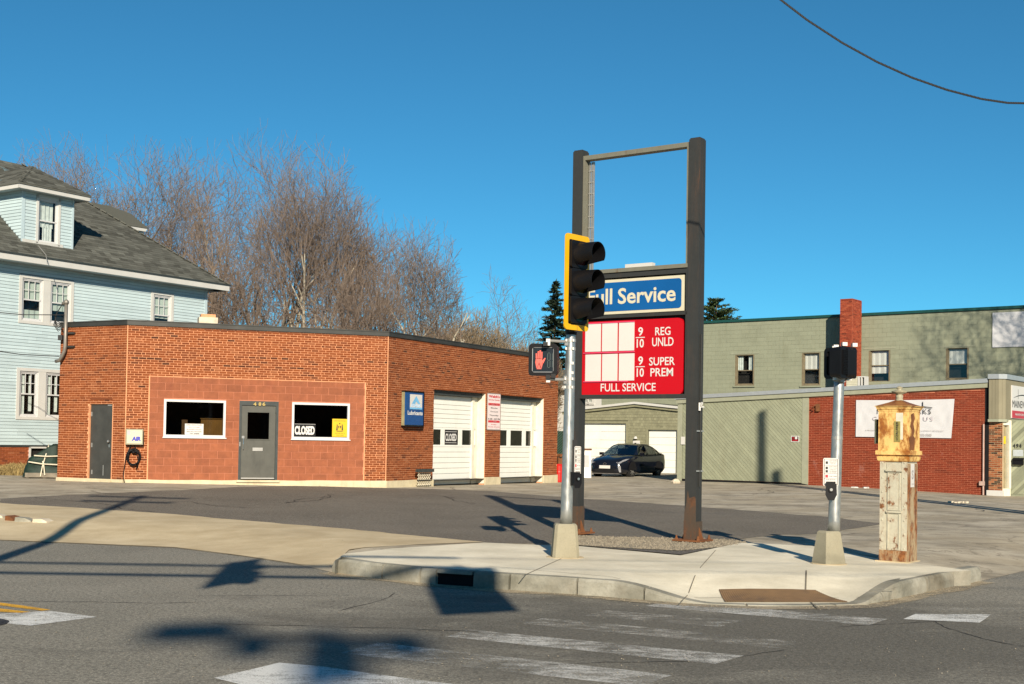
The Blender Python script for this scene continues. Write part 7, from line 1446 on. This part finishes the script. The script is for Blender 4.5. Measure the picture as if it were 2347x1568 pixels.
def bare_tree(base, H, spread, label, group=None, stems=1, seed=1, bark='bark', twig='twig', dens=1., crown_at=.26, maxd=6, lean=(0, 0), tw=.0115):
    R_ = random.Random(seed); base = Vector(base); big = [[], [], [], []]; fine = [[], [], [], []]
    cz = base.z + H * .60; cc = base + Vector((lean[0] * H, lean[1] * H, 0))
    def inside(p):
        dz = (p.z - cz) / (H * .46); dx = math.hypot(p.x - cc.x - 0, p.y - cc.y) / spread; return dz * dz * (1 if dz > 0 else .55) + dx * dx
    def seg(a, c, r0, r1):
        t = big if r0 > .032 else fine; t[0].append(a); t[1].append(c); t[2].append(r0); t[3].append(r1)
    def grow(p, d, L, r, k):
        n = 3 if k > 2 else 4; sl = L / n; 
        for i in range(n):
            r2 = max(tw * .7, r * (1 - .75 * (1 / n))) if k < maxd else max(tw * .5, r * .7)
            d = (d + Vector((R_.gauss(0, .13), R_.gauss(0, .13), R_.gauss(0, .10) + (.055 if k > 1 else .03)))).normalized(); q = p + d * sl; seg(tuple(p), tuple(q), r, r2); p = q; r = r2
            e = inside(p)
            if e > 1.12 + R_.uniform(-.15, .12) and k > 1: return
            if k < maxd and (i > 0 or k > 1):
                nb = 1 if R_.random() < 1.0 * dens else 0
                if k >= 3: nb = 1 if R_.random() < (.75 if k < 5 else .32) * dens else 0
                for _ in range(nb):
                    an = R_.uniform(.5, 1.15); az_ = R_.uniform(0, 6.283); t_ = d.cross(Vector((math.cos(az_), math.sin(az_), .3))).normalized(); dd = (d * math.cos(an) + t_ * math.sin(an)).normalized(); grow(p, dd, L * R_.uniform(.55, .8), r * R_.uniform(.5, .68), k + 1)
        if k < maxd: 
            for _ in range(2 if R_.random() < (.75 if k < 5 else .2) else 1): t_ = Vector((R_.gauss(0, 1), R_.gauss(0, 1), R_.gauss(.3, .6))).normalized(); grow(p, (d * .8 + t_ * .5).normalized(), L * .72, r * .8, k + 1)
    r0 = H * .014 / math.sqrt(stems) * 1.6
    for s_ in range(stems):
        a = 6.28 * s_ / stems + R_.uniform(0, 1); d = Vector((lean[0] * 1.5, lean[1] * 1.5, 1)) + Vector((math.cos(a), math.sin(a), 0)) * (.16 if stems > 1 else .03); d.normalize(); p = base + Vector((math.cos(a), math.sin(a), 0)) * (.25 if stems > 1 else 0); hb = H * crown_at; n = 6; r = r0
        for i in range(n):
            d = (d + Vector((R_.gauss(0, .05), R_.gauss(0, .05), .03))).normalized(); q = p + d * hb / n; r2 = r * .96; seg(tuple(p), tuple(q), r, r2); p = q; r = r2
        nb = 4 if stems == 1 else 3
        for j_ in range(nb):
            an = R_.uniform(.18, .6) * (1 + spread / H); az_ = 6.283 * j_ / nb + R_.uniform(-.5, .5); dd = (d * math.cos(an) + Vector((math.cos(az_), math.sin(az_), 0)) * math.sin(an)).normalized(); grow(p, dd, H * .26, r * .68, 1)
        grow(p, d, H * .30, r * .85, 1)
    t = thing('bare_tree', base, label, 'tree', group)
    V, F_ = tubes(*big, 6); me = npmesh('trunk', V, F_, M[bark], base); o = bpy.data.objects.new('trunk', me); link(o, t)
    if fine[0]: V, F_ = tubes(*fine, 3); me = npmesh('crown', V, F_, M[twig], base); o = bpy.data.objects.new('crown', me); link(o, t); o['kind'] = 'stuff' if False else ''; del o['kind']
    return len(big[0]), len(fine[0])
G1 = 'bare trees behind the service station'; tot = 0
def tree_at(x, ytop, Z, half, label, **kw):
    X = (x - 1173.5) / F * Z; zt_ = at(x, ytop, Z).z; hw_ = half / F * Z; r = bare_tree((X, Z, .3), zt_ - .3, hw_, label, G1, **kw); return r[0] + r[1]
TR = [(40, 345, 70, 120, 'bare tree rising behind the left end of the blue house roof', dict(seed=3, stems=1)), (175, 315, 68, 120, 'bare tree rising right behind the blue house dormer', dict(seed=11, stems=2)),
(335, 335, 62, 115, 'bare tree with a dark trunk above the blue house hip roof', dict(seed=21, stems=1, bark='bark2')), (455, 322, 66, 85, 'slender bare tree with the tall thin leader beside the house eave', dict(seed=5, stems=1, dens=.85)), (515, 400, 58, 100, 'lower bare tree just right of the blue house eave', dict(seed=8, stems=2, bark='bark2')),
(600, 300, 64, 120, 'tallest bare tree of the group behind the station', dict(seed=14, stems=2, bark='bark')), (705, 345, 60, 125, 'bare tree with pale forked trunks behind the station door', dict(seed=17, stems=3, bark='bark3')), (775, 400, 66, 90, 'bare tree on the right shoulder of the tall group', dict(seed=23, stems=1)),
(860, 485, 63, 90, 'shorter bare tree behind the right corner of the station roof', dict(seed=29, stems=2, bark='bark2')), (110, 335, 74, 110, 'hazy bare tree between the dormer and the frame edge', dict(seed=61, stems=2)), (405, 370, 74, 100, 'broad bare tree behind the slender one', dict(seed=65, stems=2)), (560, 520, 52, 110, 'low tangled bare tree just over the station roof by the eave', dict(seed=69, stems=2, crown_at=.2, dens=.8, bark='bark3')), (820, 560, 54, 130, 'low tangled bare tree with pale limbs over the station roof', dict(seed=73, stems=2, crown_at=.2, dens=.8, bark='bark3')), (938, 505, 60, 100, 'rightmost of the large bare trees, its crown leaning right', dict(seed=31, stems=2, bark='bark3', lean=(.03, 0)))]
for x, y, Z, hf, lb, kw in TR: tot += tree_at(x, y, Z, hf, lb, **kw)
G1 = 'bushy bare trees beyond the station'
for x, y, Z, hf, lb, kw in [(1010, 700, 82, 95, 'rounded brown bushy tree beyond the station parapet', dict(seed=41, stems=4, twig='twig2', bark='bark2', crown_at=.12, tw=.02, maxd=6)), (1085, 700, 86, 85, 'second rounded bushy tree with pale limbs beyond the parapet', dict(seed=43, stems=4, twig='twig2', bark='bark3', crown_at=.12, tw=.02, maxd=6)), (1165, 728, 84, 80, 'low tan bushy tree left of the pedestrian signal', dict(seed=47, stems=4, twig='twig2', bark='bark3', crown_at=.1, tw=.02, maxd=6)), (1225, 765, 78, 60, 'lowest tan bush just left of the signal pole', dict(seed=49, stems=4, twig='twig2', bark='bark2', crown_at=.1, tw=.02, maxd=6)),
    (1130, 645, 92, 70, 'thin taller bare tree rising over the bushy ones', dict(seed=53, stems=1, dens=.6, tw=.014)), (1195, 668, 94, 50, 'thin bare tree with the forked top near the dark conifer', dict(seed=57, stems=1, dens=.55, tw=.014)), (1300, 800, 96, 50, 'small bare tree behind the sign post', dict(seed=58, stems=1, dens=.55, tw=.014, maxd=5)), (1745, 722, 110, 45, 'faint bare tree top beyond the green building roof', dict(seed=59, stems=1, dens=.5, tw=.014, maxd=5))]: tot += tree_at(x, y, Z, hf, lb, **kw)
# the tree whose shadow falls on the green wall: it stands right of the view
s_, z = WUp.uv(2290, 800); T0 = WUp.P(s_, z); q = T0 + SUN * (15 / math.hypot(SUN.x, SUN.y)); bare_tree((q.x + 1.2, q.y, .1), q.z + 4.2, 4.4, 'bare street tree right of the view that shades the green wall', None, stems=3, seed=71, bark='bark2', tw=.014, dens=.55)
print('segments', tot)
# ------------------------------------------------------------------ conifers
def conifer(base, H, W_, label, mat='needle', seed=1, droop=.12, n=1, round_=0.):
    R_ = random.Random(seed); base = Vector(base); t = thing('conifer', base, label, 'tree', 'dark conifers behind the sign'); b = MB(); b.tube([base, base + Vector((0, 0, H * .97))], [H * .016, .02], 7); part('trunk', b, M['bark2'], t)
    b = MB(); br = MB(); z = H * .12
    while z < H * .99:
        u_ = z / H; w_ = W_ * ((1 - u_) ** .75 if not round_ else math.sqrt(max(0, 1 - ((u_ - .35) / .65) ** 2))) * R_.uniform(.75, 1.12) + .15
        for k in range(R_.randint(3, 4)):
            a = R_.uniform(0, 6.283); L_ = w_ * R_.uniform(.7, 1.1); d = Vector((math.cos(a), math.sin(a), 0)); p0 = base + Vector((0, 0, z)); p1 = p0 + d * L_ + Vector((0, 0, -droop * L_ + .05 * L_)); br.tube([p0, p1], [.03, .012], 3, False)
            m = int(L_ * 26) + 12
            for i in range(m):
                s_ = R_.uniform(.15, 1.0); sz = R_.uniform(.14, .34) * (1.25 - .5 * s_); side = Vector((-d.y, d.x, 0)) * R_.uniform(-.32, .32) * L_ * (1.05 - s_ * .75); c = p0.lerp(p1, s_) + side + Vector((0, 0, R_.uniform(-.06, .08))); e1 = (d + Vector((R_.gauss(0, .5), R_.gauss(0, .5), R_.gauss(.15, .35)))).normalized() * sz; e2 = e1.cross(Vector((R_.gauss(0, .5), R_.gauss(0, .5), 1))).normalized() * sz * .3
                b.add([c - e1 * .4 - e2, c + e1, c - e1 * .4 + e2], [(0, 1, 2)], R_.random())
        z += H * R_.uniform(.009, .017)
    part('branch', br, M['bark2'], t); part('foliage', b, M[mat], t)
def con_at(x, yt, Z, half, lb, **kw): X = (x - 1173.5) / F * Z; zt_ = at(x, yt, Z).z; conifer((X, Z, .2), zt_ - .2, half / F * Z, lb, **kw)
con_at(1268, 642, 90, 92, 'dark spiky conifer left of the traffic signal', seed=5, droop=.05)
con_at(1640, 680, 96, 74, 'rounded green conifer behind the right sign post', mat='needle2', seed=9, droop=-.2, round_=1.)
# ------------------------------------------------------------------ street furniture standing outside the view, whose shadows cross the lot
def wood_pole(x, y, h, label, arm=None, r=.15):
    b = MB(); b.tube([(x, y, 0), (x + .05, y, h * .5), (x, y, h)], [r, r * .9, r * .72], 10); t = solo('utility_pole', b, M['bark2'], label, 'utility pole', smooth_=True)
    for z, l in (arm or []): b = MB(); b.bx((x, y - .12, z), (l, .12, .12)); part('crossarm', b, M['wood'], t)
    return t
ul = wood_pole(-5.3, 5.3, 11.0, 'wooden utility pole left of the view casting the long shadow over the apron', [(10.8, 2.2), (10.1, 1.9)])
g0_, gz_ = WW.uv(1745, 946); gp_ = WW.P(g0_, gz_); k = 20.5; pr_ = gp_ + SUN * (k / math.hypot(SUN.x, SUN.y)); ur = wood_pole(pr_.x, pr_.y, pr_.z, 'wooden utility pole right of the view casting the shadow on the diagonal boarding', None, .19)
g0_, gz_ = WW.uv(1778, 1082); gp_ = WW.P(g0_, gz_); pr2 = gp_ + SUN * (23. / math.hypot(SUN.x, SUN.y)); b = MB(); b.tube([(pr2.x, pr2.y, 0), (pr2.x, pr2.y, pr2.z)], .16, 10); solo('shadow_pole', b, M['galv'], 'unseen tall metal pole right of the view placed to cast the short wall shadow', 'post')  # unseen pole, placed and sized for the short shadow on the boarding
def wire(a, c, sag, r, label, grp):
    b = MB(); a, c = Vector(a), Vector(c); b.tube([a.lerp(c, i / 24) - Vector((0, 0, sag * 4 * (i / 24) * (1 - i / 24))) for i in range(25)], r, 5); return solo('overhead_cable', b, M['cable'], label, 'cable', grp)
for x, lb in ((-15, 'wooden span wire pole far left of the view'), (13, 'wooden span wire pole right of the camera')): wood_pole(x, 1.2, 7.6, lb)
wire((1.2, 1.2, 7.0), (13, 1.2, 7.05), .01, .010, 'thin tail of the upper span wire beyond the hanging signals', 'span wires'); wire((-15, 1.2, 7.05), (1.2, 1.2, 7.0), .05, .055, 'upper span wire over the street behind the view', 'span wires'); wire((1.2, 1.2, 6.45), (13, 1.2, 6.5), .01, .010, 'thin tail of the lower span wire beyond the hanging signals', 'span wires'); wire((-15, 1.2, 6.5), (1.2, 1.2, 6.45), .05, .065, 'lower span wire over the street behind the view', 'span wires')
def hung(x, y, z, ang, label):
    t = thing('hanging_signal', (x, y, z), label, 'traffic signal', 'signals hung on the span wires'); b = MB(); b.bx((x, y, z + .55), (.36, .22, 1.1), ang); part('housing', b, M['black'], t); b = MB(); b.bx((x, y, z + .55), (.85, .02, 1.3), ang + .3); part('backplate', b, M['black'], t)
    for k in range(3): b = MB(); c = Vector((x, y, z + .2 + .36 * k)); d = Vector((math.sin(ang), -math.cos(ang), 0)); b.tube([c + d * .1, c + d * .35], .15, 12); part('visor', b, M['black'], t)
    b = MB(); b.tube([(x, y, z + 1.1), (x, y, 6.6)], .03, 6); part('hanger', b, M['black'], t)
hung(-1.55, 1.2, 6.1, .9, 'hanging traffic signal left over the street behind the view'); hung(1.1, 1.2, 5.2, .2, 'hanging traffic signal right over the street behind the view')
dst = 38.0; kk = SUN.z / math.hypot(SUN.x, SUN.y); tg = gpt(640, 1475, 0); lx, ly, lz = tg.x + dst * SUN.x / math.hypot(SUN.x, SUN.y), tg.y + dst * SUN.y / math.hypot(SUN.x, SUN.y), dst * kk
lp = thing('shadow_mast', (lx + .35, ly, 0), 'added unseen mast behind the camera with boxes that cast the blurred road shadow', 'mast')  # added unseen mast, its boxes shaped only to throw the blurred road shadow
b = MB(); b.tube([(lx + .35, ly, 0), (lx + .35, ly, lz + .4)], .10, 8); part('mast', b, M['galv'], lp)
b = MB(); b.bx((lx, ly, lz + .15), (2.2, .1, .1)); part('crossarm', b, M['galv'], lp)
for dx, dz, w_, h_ in ((-.75, .25, .75, .35), (-.2, -.1, .35, .3), (.45, -.35, .5, .7), (1.0, .0, .4, .4)): b = MB(); b.bx((lx + dx, ly, lz + dz), (w_, .35, h_), .3); part('shadow_box', b, M['galv'], lp)
def block_behind(x, y, w_, d_, h_, label):
    t = thing('brick_block', (x, y, 0), label, 'building', 'buildings across the street behind the camera'); b = MB(); b.bx((x, y, h_ / 2), (w_, d_, h_)); part('wall', b, M['brick_d'], t); b = MB(); b.bx((x, y, h_ + .15), (w_ + .4, d_ + .4, .3)); part('cornice', b, M['doorframe'], t)
    n = int(w_ / 2.6)
    for i in range(n):
        for z in (1.6, 4.8):
            if z + 1.6 < h_: b = MB(); b.bx((x - w_ / 2 + (i + .5) * w_ / n, y + d_ / 2 + .02, z + .8), (1.2, .06, 1.6)); part('window', b, M['dark'], t)
for x, y, w_, h_, lb in ((-52, -42, 26, 8.5, 'long brick block far left behind the camera'), (-20, -44, 30, 10, 'taller brick block left behind the camera'), (14, -44, 26, 7.5, 'low brick block straight behind the camera'), (46, -42, 30, 9.5, 'brick block far right behind the camera')): block_behind(x, y, w_, 12, h_, lb)
# cable across the upper right sky
pts = [at(x, y, 15) for x, y in ((1770, -16), (1795, 4), (1850, 46), (1930, 98), (2010, 142), (2090, 178), (2170, 206), (2250, 227), (2310, 236), (2360, 237), (2440, 230))]
b = MB(); b.tube([p for i in range(len(pts) - 1) for p in (pts[i], pts[i].lerp(pts[i + 1], .5))] + [pts[-1]], .012, 6); 
for i in range(len(pts) - 1):
    for j_ in range(9): a, c = pts[i].lerp(pts[i + 1], j_ / 9), pts[i].lerp(pts[i + 1], (j_ + .55) / 9); b.tube([a + Vector((0, 0, .006)), c + Vector((0, 0, -.006))], .014, 4)
solo('twisted_cable', b, M['cable'], 'black twisted cable sagging across the upper right sky', 'cable')
